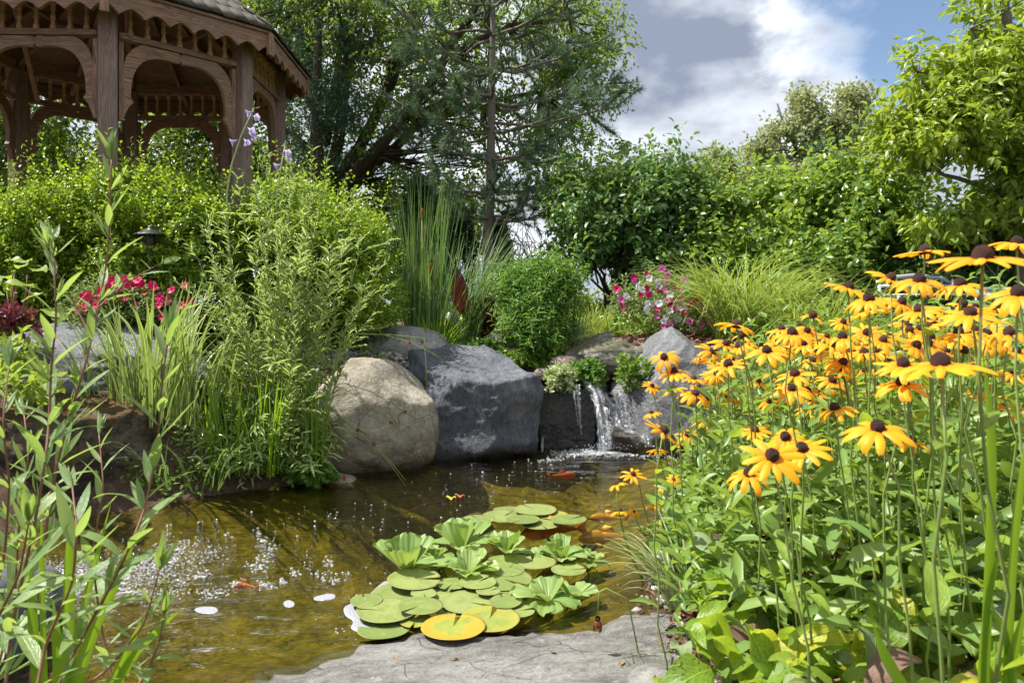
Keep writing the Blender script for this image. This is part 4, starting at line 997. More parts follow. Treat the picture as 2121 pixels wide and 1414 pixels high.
back_tree('tree rising behind the gazebo roof at the top left', 470, 13, [(450, 40, 13, 140, 110, 1.2), (560, 30, 13, 120, 120, 1.2), (380, -20, 13, 140, 80, 1.2)], 2400, seed=74, lL=.11, lW=.06)
back_tree('sunlit yellow-green thicket far behind the dark multi-stemmed bush', 1280, 12, [(1200, 590, 12, 90, 40, .6), (1300, 580, 12, 90, 50, .6), (1400, 570, 12, 90, 50, .6)], 1500, 'lf_right', 75, .08, .04, 'background_thicket', 'bush')
back_tree('sunlit thicket far behind the hedge on the right', 1700, 11, [(1560, 570, 11, 110, 60, .6), (1700, 560, 11, 120, 60, .6), (1850, 560, 11, 110, 60, .6), (1980, 550, 11, 110, 70, .6)], 2600, 'lf_right', 76, .08, .04, 'background_thicket', 'bush')
# --- arborvitae columns
def column(label, px, top, Y, wpx, n, seed):
    rg = np.random.default_rng(seed); base = W(px, 640, Y); base.z = H(base.x, base.y)-.03
    t = thing('arborvitae', label, 'conifer', base, 'arborvitae behind the reeds'); hgt = W(px, top, Y).z-base.z; r = PXM(wpx/2, Y)
    u = rg.random(n)**.8; a = rg.uniform(0, 6.28, n); rr = r*np.clip(1.15*(1-u)**.55, .05, 1)*rg.uniform(.55, 1, n)*(1+.15*fbm(np.stack([np.cos(a), np.sin(a), u*5], 1)*2, 2, seed=seed))
    P = np.array(base)+np.stack([rr*np.cos(a), rr*np.sin(a), u*hgt], 1); d = np.stack([np.cos(a)*.5, np.sin(a)*.5, np.full(n, .9)], 1)
    crown('crown', t, [sprigs(P, d+rg.normal(size=P.shape)*.25, 7, rg.uniform(.10, .18, n), .04, .012, T_DIAM, 0, .7, rg)], 'lf_cedar')
    mb = MB(); mb.tube([(0, 0, 0), (0, 0, hgt*.9)], [.05, .01], 6); mb.build('trunk', M['bark_dark'], t)
column('dark green arborvitae column behind the tall reeds', 872, 385, 9.0, 110, 2600, 81)
column('slim arborvitae column right of the pine trunk', 1034, 470, 9.2, 60, 1300, 82)
column('short wide arborvitae left of the pine trunk', 950, 440, 9.3, 95, 1900, 83)
# bare dead branches low behind the pine
base = W(1075, 640, 8.9); base.z = H(base.x, base.y)-.03
t6 = thing('bare_shrub', 'tangle of bare grey twigs low down right of the pine trunk', 'shrub', base); mb = MB(); rg = np.random.default_rng(90)
for k in range(40):
    e = np.array(W(rg.uniform(1040, 1180), rg.uniform(440, 560), 8.9+rg.uniform(-.3, .3)))-np.array(base); a = np.array([rg.normal()*.05, rg.normal()*.05, 0])
    br = bent(a, e, (rg.normal()*.1, 0, -.05), 7, rg, .2); mb.tube(br, np.linspace(.014, .003, 7), 4, cap=False)
    for j in range(4): mb.tube(bent(br[3+j % 3], br[3+j % 3]+rg.normal(size=3)*.22, (0, 0, 0), 4, rg, .2), np.linspace(.005, .002, 4), 4, cap=False)
mb.build('branches', M['bark_grey'], t6, kind='stuff')
# --- boxwood
def boxwood(label, basepx, Y, blobs, n, seed, shoots=240):
    t = shrub('boxwood_shrub', label, 'shrub', basepx, Y, [pxblob(*b) for b in blobs], n, 7, .085, .030, .017, 'lf_box', 26, 'twig', T_OVAL, -.2, 5, seed, .55, .05, 'boxwood along the gazebo', .35, .008, part='foliage')
    rg = np.random.default_rng(seed+500); P, Dn = blob_points([pxblob(*b) for b in blobs], shoots*3, rg, .9, 0, 3, seed=seed); keep = Dn[:, 2] > .25; P, Dn = P[keep], Dn[keep]
    crown('shoots', t, [sprigs(P, Dn*.5+np.array([0, 0, 1.0])+rg.normal(size=P.shape)*.2, 11, rg.uniform(.12, .36, len(P)), .030, .016, T_OVAL, -.1, .9, rg)], 'lf_box')
    return t
boxwood('bright green boxwood at the left edge in front of the gazebo', (90, 660), 5.0, [(40, 540, 5.0, 120, 110, .5), (130, 490, 5.0, 110, 100, .45), (60, 610, 4.9, 150, 80, .45), (-40, 520, 5, 90, 90, .4), (190, 440, 5.05, 75, 70, .35)], 7400, 101)
boxwood('rounded boxwood right of the path lamp below the middle gazebo arch', (370, 660), 5.0, [(280, 450, 5.05, 100, 90, .45), (300, 540, 4.95, 120, 90, .4), (400, 510, 5.0, 105, 100, .45), (340, 610, 4.9, 150, 60, .4), (370, 440, 5.1, 70, 65, .35)], 7400, 102)
boxwood('boxwood behind the willowy plant, touching the tall reeds', (690, 700), 5.2, [(680, 540, 5.3, 120, 95, .5), (610, 470, 5.3, 95, 80, .45), (760, 610, 5.2, 65, 80, .4), (650, 630, 5.2, 130, 75, .4), (740, 500, 5.4, 55, 60, .35), (560, 520, 5.3, 80, 90, .4)], 7800, 103)
# ------------------------------------------------------------------ perennials and grasses
def leaf_mesh(name, mat, L=1.0, Wd=.2, peak=.4, curl=.25, fold=.12, seg=9, wavy=0.0, seed=0, tipw=0.0):
    """one leaf along +x; width profile peaks at `peak`; bends downward by curl; folded at the midrib"""
    rg = np.random.default_rng(seed); t = np.linspace(0, 1, seg+1)
    w = np.where(t < peak, np.sin(np.clip(t/peak, 0, 1)*np.pi/2)**.8, np.cos(np.clip((t-peak)/(1-peak), 0, 1)*np.pi/2)**.85)
    w = np.maximum(w, tipw)*Wd; w[0] = Wd*.08; w[-1] = max(w[-1]*.2, Wd*.015)
    ang = -curl*t**1.3*1.4; x = np.concatenate([[0], np.cumsum(np.cos((ang[1:]+ang[:-1])/2))/seg])*L; z = np.concatenate([[0], np.cumsum(np.sin((ang[1:]+ang[:-1])/2))/seg])*L
    V, uv = [], []
    for i in range(seg+1):
        for j, s in enumerate((-.5, -.25, 0, .25, .5)):
            V.append((x[i], s*w[i], z[i] + fold*abs(s)*2*w[i] + wavy*Wd*math.sin(9*t[i]+s*5+seed)*abs(s)*2)); uv.append((t[i], s+.5))
    q = [(i*5+j, i*5+j+1, (i+1)*5+j+1, (i+1)*5+j) for i in range(seg) for j in range(4)]
    return mesh_np(name, V, [np.array(q)], M[mat], uv)
def orient(x, up=(0, 0, 1), loc=(0, 0, 0), s=1.0):
    x = Vector(x).normalized(); z = Vector(up); z = z - x*z.dot(x)
    if z.length < 1e-4: z = Vector((1, 0, 0)) - x*x.x
    z.normalize(); y = z.cross(x); m = Matrix((x*s, y*s, z*s)).transposed().to_4x4(); m.translation = Vector(loc); return m
def piece(name, me, parent, m):
    o = link(name, me, parent); o.matrix_basis = m; return o
def blades(n, base_r, h, lean, width, arch, rng, seg=6, hvar=.3, flop=0.0, az=None, center=(0, 0, 0)):
    """tuft of grass blades as MB"""
    mb = MB(); c = np.array(center, float)
    for k in range(n):
        a = rng.uniform(0, 6.28) if az is None else rng.normal(az[0], az[1]); r = base_r*math.sqrt(rng.random()); b = c + np.array([r*math.cos(a+rng.normal()), r*math.sin(a+rng.normal()), 0])
        L = h*rng.uniform(1-hvar, 1+hvar*.4); d = np.array([math.cos(a), math.sin(a), 0]); le = lean*rng.uniform(.2, 1.2)
        t = np.linspace(0, 1, seg+1); ar = arch*rng.uniform(.4, 1.3)
        th = np.clip(le + ar*t**1.6, 0, 2.9); dz = np.cos(th); dx = np.sin(th)
        X = np.concatenate([[0], np.cumsum((dx[1:]+dx[:-1])/2)/seg])*L; Z = np.concatenate([[0], np.cumsum((dz[1:]+dz[:-1])/2)/seg])*L
        P = b + X[:, None]*d + Z[:, None]*np.array([0, 0, 1.0])
        side = unit(np.array([-d[1], d[0], 0]) + rng.normal(size=3)*.3)
        w = width*rng.uniform(.7, 1.2)*np.clip(np.minimum(1.0, (1-t)*2.6), .04, 1)
        mb.ribbon(P, w, side, .12)
    return mb
def grass_thing(name, label, cat, px, py, Y, n, h, lean, width, arch, mat, seed, base_r=.06, group=None, az=None, part='blades', hvar=.3, seg=6):
    b = W(px, py, Y); b.z = H(b.x, b.y)-.01; t = thing(name, label, cat, b, group)
    blades(n, base_r, h, lean, width, arch, np.random.default_rng(seed), hvar=hvar, az=az, seg=seg).build(part, M[mat], t, 'stuff'); return t

# cattails: tall reeds behind the slate block
ct = grass_thing('cattail_clump', 'tall upright cattail reeds behind the slate block', 'reeds', 880, 690, 5.7, 150, 1.28, .12, .009, .18, 'lf_reed', 201, .15, hvar=.45)
blades(60, .16, .75, .2, .015, .35, np.random.default_rng(202)).build('lower_blades', M['lf_reed'], ct, 'stuff')
cb = Vector(ct.location)
for px, py0, py1 in [(874, 432, 455), (893, 545, 580), (886, 566, 590), (880, 470, 492)]:
    a, b = W(px, py0, 5.6)-cb, W(px, py1, 5.6)-cb
    mb = MB(); mb.tube([a, a.lerp(b, .15), a.lerp(b, .85), b], [.006, .013, .013, .006], 8); mb.build('cattail', M['cattail'], ct)
    mb = MB(); mb.tube([(b.x*.6, b.y*.6, 0), b], [.004, .003], 5); mb.build('stalk', M['stem_green'], ct)
grass_thing('arching_grass', 'fine arching green grass spreading right of the cattails', 'grass', 950, 690, 5.85, 150, 1.05, .35, .007, .75, 'lf_reed', 203, .16, az=(.35, .75), hvar=.4)
grass_thing('arching_grass', 'yellow-tipped grass tuft at the foot of the cattails by the slate block', 'grass', 905, 715, 5.45, 70, .42, .4, .008, 1.0, 'lf_iris', 204, .10)
# red canna
b = W(975, 700, 6.0); b.z = H(b.x, b.y)
cn = thing('canna_plant', 'dark red broad-leaved plant between the grass and the bushy green plant', 'plant', b)
LC = [leaf_mesh('leaf', 'lf_canna', 1, .36, .45, c_, .10, 10, .06, i) for i, c_ in enumerate((.25, .5, .8))]
for i, (px, py, ex, ey, s) in enumerate([(955, 650, 948, 565, 1.0), (960, 660, 990, 610, .95), (985, 690, 970, 620, .9), (1000, 690, 1012, 618, .95), (995, 640, 1022, 610, .8), (960, 690, 920, 640, .9), (990, 700, 1030, 655, .8), (975, 700, 962, 655, .9), (980, 710, 1010, 680, .8), (950, 700, 925, 670, .8)]):
    p0, p1 = W(px, py, 5.95), W(ex, ey, 5.85+.05*(i % 3)); piece('leaf', LC[i % 3], cn, orient(p1-p0, (.2-.15*(i % 4), -1, .35), p0-b, (p1-p0).length*1.15))
mb = MB(); [mb.tube([(x*.3, 0, -.02), (x, .01, .25), (x*1.3, 0, .42)], [.012, .01, .006], 6) for x in (-.06, 0, .07)]; mb.build('stalks', M['lf_canna'], cn, 'stuff')
# bushy green perennial and iris fan next to it
shrub('bushy_perennial', 'dense fresh green bushy perennial behind the slate block', 'plant', (1110, 735), 5.6, [pxblob(*a) for a in [(1105, 645, 5.6, 60, 55, .25), (1095, 690, 5.5, 48, 40, .2), (1135, 600, 5.6, 36, 35, .18), (1075, 615, 5.6, 32, 30, .16), (1165, 600, 5.6, 24, 30, .12), (1120, 700, 5.4, 50, 35, .2)]],
      1700, 10, .21, .058, .013, 'lf_bushy', 40, 'stem_green', T_LANCE, -.12, 6, 211, .1, .2, up=1.3, stem_r=.005, part='foliage')
grass_thing('iris_plant', 'fan of sword-shaped iris leaves right of the bushy green perennial', 'iris', 1165, 735, 5.5, 26, .72, .16, .020, .12, 'lf_reed', 212, .08, az=(.2, .8))
shrub('feathery_plant', 'low feathery grey-green plant above the mossy grey rock', 'plant', (1195, 735), 5.6, [pxblob(*a) for a in [(1175, 700, 5.6, 42, 18, .15)]], 260, 8, .08, .034, .008, 'lf_mint', 10, 'stem_green', T_LANCE, -.4, 5, 213, .2, .1, up=.6, stem_r=.003, part='foliage')
# creeping plants around the fall
def creeper(label, box, Y, n, mat='lf_creep', seed=1, dz=.12, lL=.022):
    x0, x1, y0, y1 = box; c = W((x0+x1)/2, y1, Y); t = thing('creeping_plant', label, 'ground cover', c, 'creeping plants round the waterfall'); rg = np.random.default_rng(seed)
    bl = [pxblob(rg.uniform(x0+8, x1-8), y0+(y1-y0)*rg.uniform(.25, .9), Y+rg.uniform(-.5, .5)*dz, (x1-x0)*rg.uniform(.12, .24), (y1-y0)*rg.uniform(.08, .20), dz*.5) for _ in range(9)]; P, Dn = blob_points(bl, n, rg, .5, -.25, 14, seed=seed)
    crown('foliage', t, [sprigs(P, Dn+np.array([0, -.3, .5])+rg.normal(size=P.shape)*.4, 7, .05, lL, lL*.8, T_ROUND, .1, 1.0, rg)], mat)
    mb = MB(); [mb.tube(np.array([np.array(c)*0, P[j]-np.array(c)]), [.002, .0015], 4) for j in rg.integers(0, len(P), 8)]; mb.build('stems', M['stem_green'], t, 'stuff')
creeper('pale creeping plant spilling over the top of the waterfall rock', (1118, 1188, 762, 800), 5.0, 230, 'lf_mint', 221)
creeper('fresh green creeping plant in the gap left of the mossy grey rock', (1185, 1255, 748, 792), 5.05, 200, 'lf_bushy', 222, .10, .028)
creeper('light green creeper hanging beside the pointed grey rock', (1285, 1345, 735, 800), 4.95, 230, 'lf_creep', 223, .10)
creeper('creeping plant between the slate block and the round brown stone', (1100, 1165, 712, 762), 5.35, 240, 'lf_creep', 224)
creeper('small-leaved creeper along the back edge of the slate block', (925, 1040, 705, 740), 5.5, 260, 'lf_bushy', 225)
creeper('creeper below the bushy perennial above the slate block', (1035, 1110, 718, 760), 5.35, 200, 'lf_creep', 226)
# petunias
def petunia_mesh(name, mat):
    k = 30; V = [(0, 0, -.35)]; uv = [(0, .5)]
    for r, zz_ in ((.15, -.18), (.45, -.02), (1.0, .05)):
        for j in range(k):
            a = j*2*math.pi/k; lob = 1-.16*abs(math.sin(a*2.5))**6 if r > .9 else 1; V.append((r*lob*math.cos(a), r*lob*math.sin(a), zz_ + (.10*math.cos(a*5) if r > .9 else 0))); uv.append((r, a/6.28))
    tri = [(0, 1+j, 1+(j+1) % k) for j in range(k)]; q = [(1+i*k+j, 1+(i+1)*k+j, 1+(i+1)*k+(j+1) % k, 1+i*k+(j+1) % k) for i in range(2) for j in range(k)]
    return mesh_np(name, V, [np.array(q), np.array(tri)], M[mat], uv)
PET = {m: petunia_mesh('flower', m) for m in ('pet_mag', 'pet_pink', 'pet_white', 'pet_red')}
def petunia(label, basepx, Y, blobs, n, flowers, seed, mat='lf_petunia', fr=.03):
    t = shrub('petunia_plant', label, 'flowers', basepx, Y, [pxblob(*b) for b in blobs], n, 7, .09, .032, .014, mat, 18, 'stem_green', T_LANCE, -.3, 6, seed, .3, .1, up=.5, stem_r=.003, part='foliage')
    rg = random.Random(seed); b = Vector(t.location)
    for px, py, m in flowers:
        p = W(px, py, Y-.22-.1*rg.random()); nrm = Vector((rg.uniform(-.5, .4), -1, rg.uniform(.1, .9)))
        piece('flower', PET[m], t, orient(Vector((rg.random()-.5, 0, rg.random()-.5)).normalized(), nrm, p-b, fr*rg.uniform(.85, 1.15)))
    return t
fl = []
for px, py, m in [(1371,556,'p'),(1383,568,'p'),(1340,566,'m'),(1313,574,'m'),(1314,582,'p'),(1345,576,'w'),(1363,583,'w'),(1380,584,'p'),(1416,580,'p'),(1420,588,'w'),(1398,595,'m'),(1408,597,'p'),(1340,597,'m'),(1331,600,'w'),(1367,600,'m'),(1377,601,'p'),(1366,592,'w'),(1278,598,'m'),(1280,601,'w'),(1297,613,'w'),(1327,611,'m'),(1344,609,'m'),(1341,628,'w'),(1287,620,'p'),(1290,636,'m'),(1388,609,'w'),(1393,620,'m'),(1382,622,'p'),(1365,628,'w'),(1362,637,'m'),(1388,632,'m'),(1397,640,'p'),(1408,630,'m'),(1409,638,'w'),(1421,634,'w'),(1428,631,'m'),(1413,617,'p'),(1437,620,'m'),(1445,620,'m'),(1448,634,'p'),(1453,644,'p'),(1465,642,'p'),(1417,648,'m'),(1388,643,'w'),(1359,654,'p'),(1366,649,'m'),(1375,665,'w'),(1380,657,'w'),(1404,661,'w'),(1389,671,'p'),(1374,676,'p'),(1429,665,'p'),(1426,668,'p'),(1452,672,'p'),(1470,665,'p'),(1436,682,'p'),(1352,630,'w'),(1340,640,'w')]:
    fl.append((px, py, {'p': 'pet_pink', 'm': 'pet_mag', 'w': 'pet_white'}[m]))
petunia('mound of pink, white and magenta petunias on the mulch above the waterfall', (1385, 700), 5.9, [(1385, 635, 5.9, 85, 55, .3), (1340, 600, 5.9, 55, 40, .22), (1425, 665, 5.8, 50, 30, .2), (1300, 620, 6.0, 30, 45, .15)], 900, fl, 231, fr=.028)
rr = random.Random(5)
fl = [(px, py, 'pet_red') for px, py in [(228,590),(240,588),(250,584),(258,578),(268,576),(276,582),(285,580),(292,588),(262,590),(275,592),(315,590),(320,594),(200,610),(180,612),(190,618),(172,615),(205,620),(218,622),(168,635),(175,640),(300,608),(260,616),(283,632),(330,615),(327,632),(335,655),(355,600),(382,590),(395,625),(345,622),(375,632),(160,640),(232,580),(246,596),(212,600),(197,632),(178,628)]]
petunia('crimson petunias on the left bank behind the big grey rock', (270, 680), 4.62, [(260, 625, 4.6, 95, 40, .25), (200, 650, 4.55, 60, 30, .2), (340, 640, 4.6, 60, 35, .2)], 900, fl, 232, fr=.027)
# arching grass mounds to the right of the petunias
grass_thing('daylily_mound', 'big mound of arching yellow-green grass right of the petunias', 'grass', 1530, 690, 5.7, 560, .95, .45, .011, 2.1, 'lf_grass', 241, .26, 'arching grass mounds', seg=8)
grass_thing('daylily_mound', 'arching grass mound behind the yellow flowers, left of the bench', 'grass', 1690, 700, 5.2, 460, .74, .5, .010, 2.1, 'lf_grass', 242, .26, 'arching grass mounds', seg=8)
grass_thing('daylily_mound', 'shaded grass mound nearest the bench, half hidden by yellow flowers', 'grass', 1790, 720, 4.7, 340, .60, .5, .009, 2.1, 'lf_grass', 243, .22, 'arching grass mounds', seg=8)
grass_thing('daylily_mound', 'small tuft of grass left of the petunias', 'grass', 1235, 670, 6.4, 70, .4, .3, .009, .8, 'lf_grass', 244, .12, 'arching grass mounds')
# greenery on the ground behind the bank
def cover(label, name, box, n, mat, seed, lL=.05, lW=.02, h=.10, tpl=T_DIAM, cat='ground cover', nl=6, test=None):
    rg = np.random.default_rng(seed); x0, x1, y0, y1 = box; x = rg.uniform(x0, x1, n); y = rg.uniform(y0, y1, n)
    k = fbm(np.stack([x, y, 0*x], 1)*1.5, 3, seed=seed) > -.25; k &= pond_sd(x, y) > .03
    if test is not None: k &= test(x, y)
    x, y = x[k], y[k]; P = np.stack([x, y, Hm(x, y)], 1)
    V, f, uv = sprigs(P, np.array([0, 0, 1.0])+rg.normal(size=P.shape)*.5, nl, rg.uniform(.5*h, 1.3*h, len(P)), lL, lW, tpl, .2, .9, rg)
    return tag(link(name, mesh_np(name, V, f, M[mat], uv), kind='stuff'), label, cat)
cover('low leafy ground cover in front of the hedge and the pine', 'ground_cover', (-1.0, 4.8, 6.4, 9.2), 4200, 'lf_vib', 251, .07, .03, .22)
cover('lawn grass beyond the shrubs', 'lawn_grass', (-6, 7, 8.6, 13), 6000, 'grass_lawn', 252, .08, .008, .06, T_NEED)
cover('weeds and seedlings over the back bank soil', 'weeds', (-1.6, 3.4, 4.9, 6.5), 900, 'lf_creep', 253, .035, .015, .07, test=lambda x, y: ~((x > .55) & (x < 1.6) & (y > 5.2) & (y < 6.2)) & ~((x > -1.3) & (x < -.35) & (y < 5.4)))
cover('low green weeds on the left bank between the rocks', 'weeds', (-3.4, -.9, 3.6, 5.4), 1500, 'lf_creep', 254, .035, .015, .10)
# broad-leaved plant and purple perilla at the left edge
b = W(30, 650, 3.9); b.z = H(b.x, b.y); bp = thing('broad_leaf_plant', 'plant with broad pale green lobed leaves at the left edge', 'plant', b)
LB = [leaf_mesh('leaf', 'lf_broad', 1, .62, .42, c_, .12, 9, .10, i) for i, c_ in enumerate((.2, .5, .8))]; rr = random.Random(8)
for k, (px, py) in enumerate([(40,555),(70,560),(20,580),(60,590),(85,600),(10,610),(45,625),(90,640),(30,650),(70,655),(10,540),(0,570),(55,540),(20,690),(60,700),(100,690),(10,730),(50,730),(85,720)]):
    p = W(px, py, 3.75+.3*rr.random())-b; piece('leaf', LB[k % 3], bp, orient((rr.uniform(-1, 1), rr.uniform(-1, .2), rr.uniform(-.2, .5)), (0, -.3, 1), p, rr.uniform(.10, .16)))
mb = MB(); rg = np.random.default_rng(8)
for k in range(10): p = np.array(W(rg.uniform(0, 90), rg.uniform(560, 660), 3.9)-b); mb.tube(bent((0, 0, -.02), p, (0, 0, .05), 5, rg), np.linspace(.006, .003, 5), 5)
mb.build('stems', M['twig'], bp, 'stuff')
shrub('purple_perilla', 'small purple-leaved plant below the broad leaves at the left edge', 'plant', (25, 720), 3.8, [pxblob(25, 672, 3.8, 45, 25, .12)], 160, 6, .05, .035, .02, 'lf_purple', 6, 'twig', T_OVAL, -.4, 5, 261, .2, .1, up=.3, stem_r=.003, part='foliage')
shrub('vine_plant', 'green vine with rounded leaves creeping over the left rocks', 'plant', (40, 830), 3.6, [pxblob(50, 800, 3.4, 60, 22, .12), pxblob(10, 735, 3.6, 50, 25, .12)], 140, 6, .07, .05, .03, 'lf_broad', 8, 'twig', T_OVAL, -.4, 5, 262, .2, .1, up=.3, stem_r=.003, part='foliage')

# variegated sweet flag: each blade a part
b = W(315, 1000, 3.95); b.z = max(0, H(b.x, b.y))-.02; sf = thing('sweet_flag', 'clump of upright yellow-striped sweet flag leaves on the left bank', 'plant', b)
def blade_mesh(name, mat, bend, seed, seg=8, Wd=.022):
    rg = np.random.default_rng(seed); t = np.linspace(0, 1, seg+1); th = bend*t**1.7
    X = np.concatenate([[0], np.cumsum(np.sin((th[1:]+th[:-1])/2))/seg]); Z = np.concatenate([[0], np.cumsum(np.cos((th[1:]+th[:-1])/2))/seg])
    mb = MB(); w = Wd*np.clip(np.minimum(.75+t, (1-t)*3.2), .05, 1); P = np.stack([X, 0*X, Z], 1)
    V = []; uv = []
    for i in range(seg+1):
        for s in (-.5, -.25, 0, .25, .5): V.append((X[i]-.15*w[i]*abs(s)*2, s*w[i], Z[i])); uv.append((t[i], s+.5))
    q = [(i*5+j, i*5+j+1, (i+1)*5+j+1, (i+1)*5+j) for i in range(seg) for j in range(4)]
    return mesh_np(name, V, [np.array(q)], M[mat], uv)
BV = [blade_mesh('blade', 'lf_vari', b_, i) for i, b_ in enumerate((.15, .35, .7, 1.3))]
rr = random.Random(9)
for k in range(160):
    x = rr.gauss(0, .20); y = rr.gauss(0, .09); a = rr.gauss(math.atan2(y, x), .9); h = rr.uniform(.5, .92)*(1-.8*abs(x))
    m = Matrix.Translation((x, y, 0)) @ Matrix.Rotation(a, 4, 'Z') @ Matrix.Rotation(rr.uniform(0, .28), 4, 'Y') @ Matrix.Diagonal((h, h*1.1, h, 1)); piece('blade', BV[k % 4] if k % 8 else BV[3], sf, m)
# willowy plant in the middle
rg = np.random.default_rng(271); b = W(575, 1005, 4.05); b.z = max(0, H(b.x, b.y))-.02; wp = thing('willowy_plant', 'tall airy plant with fine willow-like leaves on the bank, left of the tan boulder', 'plant', b)
b0 = np.array(b); mb = MB(); LS = []
tops = [(468,455),(480,420),(500,375),(522,300),(545,395),(560,345),(590,360),(612,420),(640,380),(668,365),(690,320),(705,345),(725,390),(740,430),(760,470),(775,520),(790,575),(700,560),(665,500),(630,520),(600,480),(560,470),(520,500),(490,540),(455,510),(430,560),(440,620),(470,680),(520,640),(570,600),(610,640),(650,620),(600,720),(540,720),(490,760),(650,740),(560,800),(620,820),(500,840),(425,500),(540,560),(720,500),(640,450),(585,530),(480,700),(530,690),(580,680),(620,690),(450,780),(520,800),(600,770),(470,860),(550,870),(600,880),(440,720),(500,720)]
for k, (px, py) in enumerate(tops):
    for rep in range(2 if k % 2 else 1):
        e = np.array(W(px+rg.normal()*20*(1+rep), py+rg.normal()*14+rep*70, 4.05+rg.normal()*.2)); a = b0+np.array([np.clip((px-575)*.0011, -.3, .3)+rg.normal()*.05, rg.normal()*.06, 0])
        st = bent(a, e, ((px-575)*-.0004, 0, .05), 9, rg, .03); mb.tube(st-b0, np.linspace(.0045, .0015, 9), 5, cap=False)
        Ls = np.linalg.norm(e-a); nlv = int(Ls*36)
        t = np.sort(rg.uniform(.15, 1, nlv)); idx = np.clip((t*8).astype(int), 0, 7); f = (t*8-idx)[:, None]; P = st[idx]*(1-f)+st[idx+1]*f; d = unit(st[idx+1]-st[idx])
        az = rg.uniform(0, 6.28, nlv); side = np.stack([np.cos(az), np.sin(az), rg.normal(size=nlv)*.2], 1)
        ln = np.where(t > .8, .05, .075)*rg.uniform(.7, 1.2, nlv)
        LS.append(scatter(T_LANCE, P, d*.75+side*.8, np.array([0, 0, 1.0])+rg.normal(size=P.shape)*.4+d*.3, ln, ln*.135))
        if rep == 0:                                   # side shoots near the top
            for s in range(5):
                j = rg.integers(4, 8); p0 = st[j]; sd = unit(d[-1]*.8+rg.normal(size=3)*.6); l = rg.uniform(.08, .2); p1 = p0+sd*l
                mb.tube(np.array([p0, p1])-b0, [.002, .001], 4, cap=False); u = np.linspace(.2, 1, 9)[:, None]; P = p0*(1-u)+p1*u; az = rg.uniform(0, 6.28, 9); sv = np.stack([np.cos(az), np.sin(az), 0*az], 1)
                LS.append(scatter(T_LANCE, P, sd*.9+sv*.6, np.array([0, 0, 1.0])+rg.normal(size=P.shape)*.4, .05, .009))
mb.build('stems', M['stem_green'], wp, 'stuff'); crown('foliage', wp, LS, 'lf_willow')
# lush lower leaves and waterside weeds at its foot
shrub('waterside_weeds', 'leafy weeds crowding the water line below the willowy plant', 'plant', (520, 1015), 3.98, [pxblob(*a) for a in [(470, 960, 3.9, 90, 45, .12), (580, 950, 3.95, 70, 50, .12), (640, 960, 3.95, 40, 40, .1)]], 110, 8, .16, .075, .013, 'lf_willow', 20, 'stem_green', T_LANCE, -.4, 4, 272, .2, .3, up=.9, stem_r=.003, part='foliage')
grass_thing('waterside_grass', 'bright upright grass stems at the foot of the willowy plant', 'grass', 520, 1005, 3.98, 150, .55, .12, .008, .35, 'lf_iris', 276, .24)
creeper('little round-leaved plant at the water line left of the tan boulder', (598, 690, 930, 1005), 4.02, 170, 'lf_bushy', 273, .10, .026)
grass_thing('reed_tuft', 'few bright upright reed stalks left of the tan boulder', 'reeds', 648, 1000, 4.0, 16, .62, .06, .012, .12, 'lf_iris', 274, .05)
grass_thing('reed_tuft', 'drooping sedge leaves hanging over the water below the sweet flag', 'reeds', 400, 1010, 3.8, 46, .38, .5, .010, 1.5, 'lf_reed', 275, .22)
# arching sedge stems over the boulder with rusty tufts
b = W(655, 960, 4.05); b.z = 0.0; sg = thing('arching_sedge', 'thin arching sedge stems with rusty tufts hanging over the tan boulder', 'sedge', b)
def z4(x, y): return (600+x/2.946, 560+y/2.946)
for pts in [[(170,690),(340,690),(500,740),(700,860),(850,980),(955,1092)], [(120,660),(330,720),(480,810),(620,925),(740,1050),(822,1166)], [(100,740),(230,810),(410,975),(520,1065),(620,1170),(710,1282)], [(90,745),(230,815),(400,975),(515,1068),(620,1190),(708,1312)], [(-60,940),(60,1030),(240,1170),(330,1266),(410,1342)], [(150,520),(250,412),(420,385),(620,392),(820,412),(832,560),(836,752)], [(200,470),(400,388),(570,392),(740,438),(870,505),(955,556)]]:
    P = [W(*z4(*p), 3.98-.02*i)-b for i, p in enumerate(pts)]; mb = MB(); mb.tube([(0, 0, 0)]+P if pts[0][0] < 200 and pts[0][1] > 600 else P, .0022, 5); mb.build('stem', M['stem_green'], sg)
for p in [(735,437),(812,433),(705,860),(618,925),(415,975),(515,1060),(330,1268)]:
    c = np.array(W(*z4(*p), 3.9)-b); d = rdir(26, RNG); V, f, uv = scatter(T_DIAM, np.tile(c, (26, 1)), d, rdir(26), .016, .005); link('seed_tuft', mesh_np('seed_tuft', V, f, M['seed'], uv), sg)
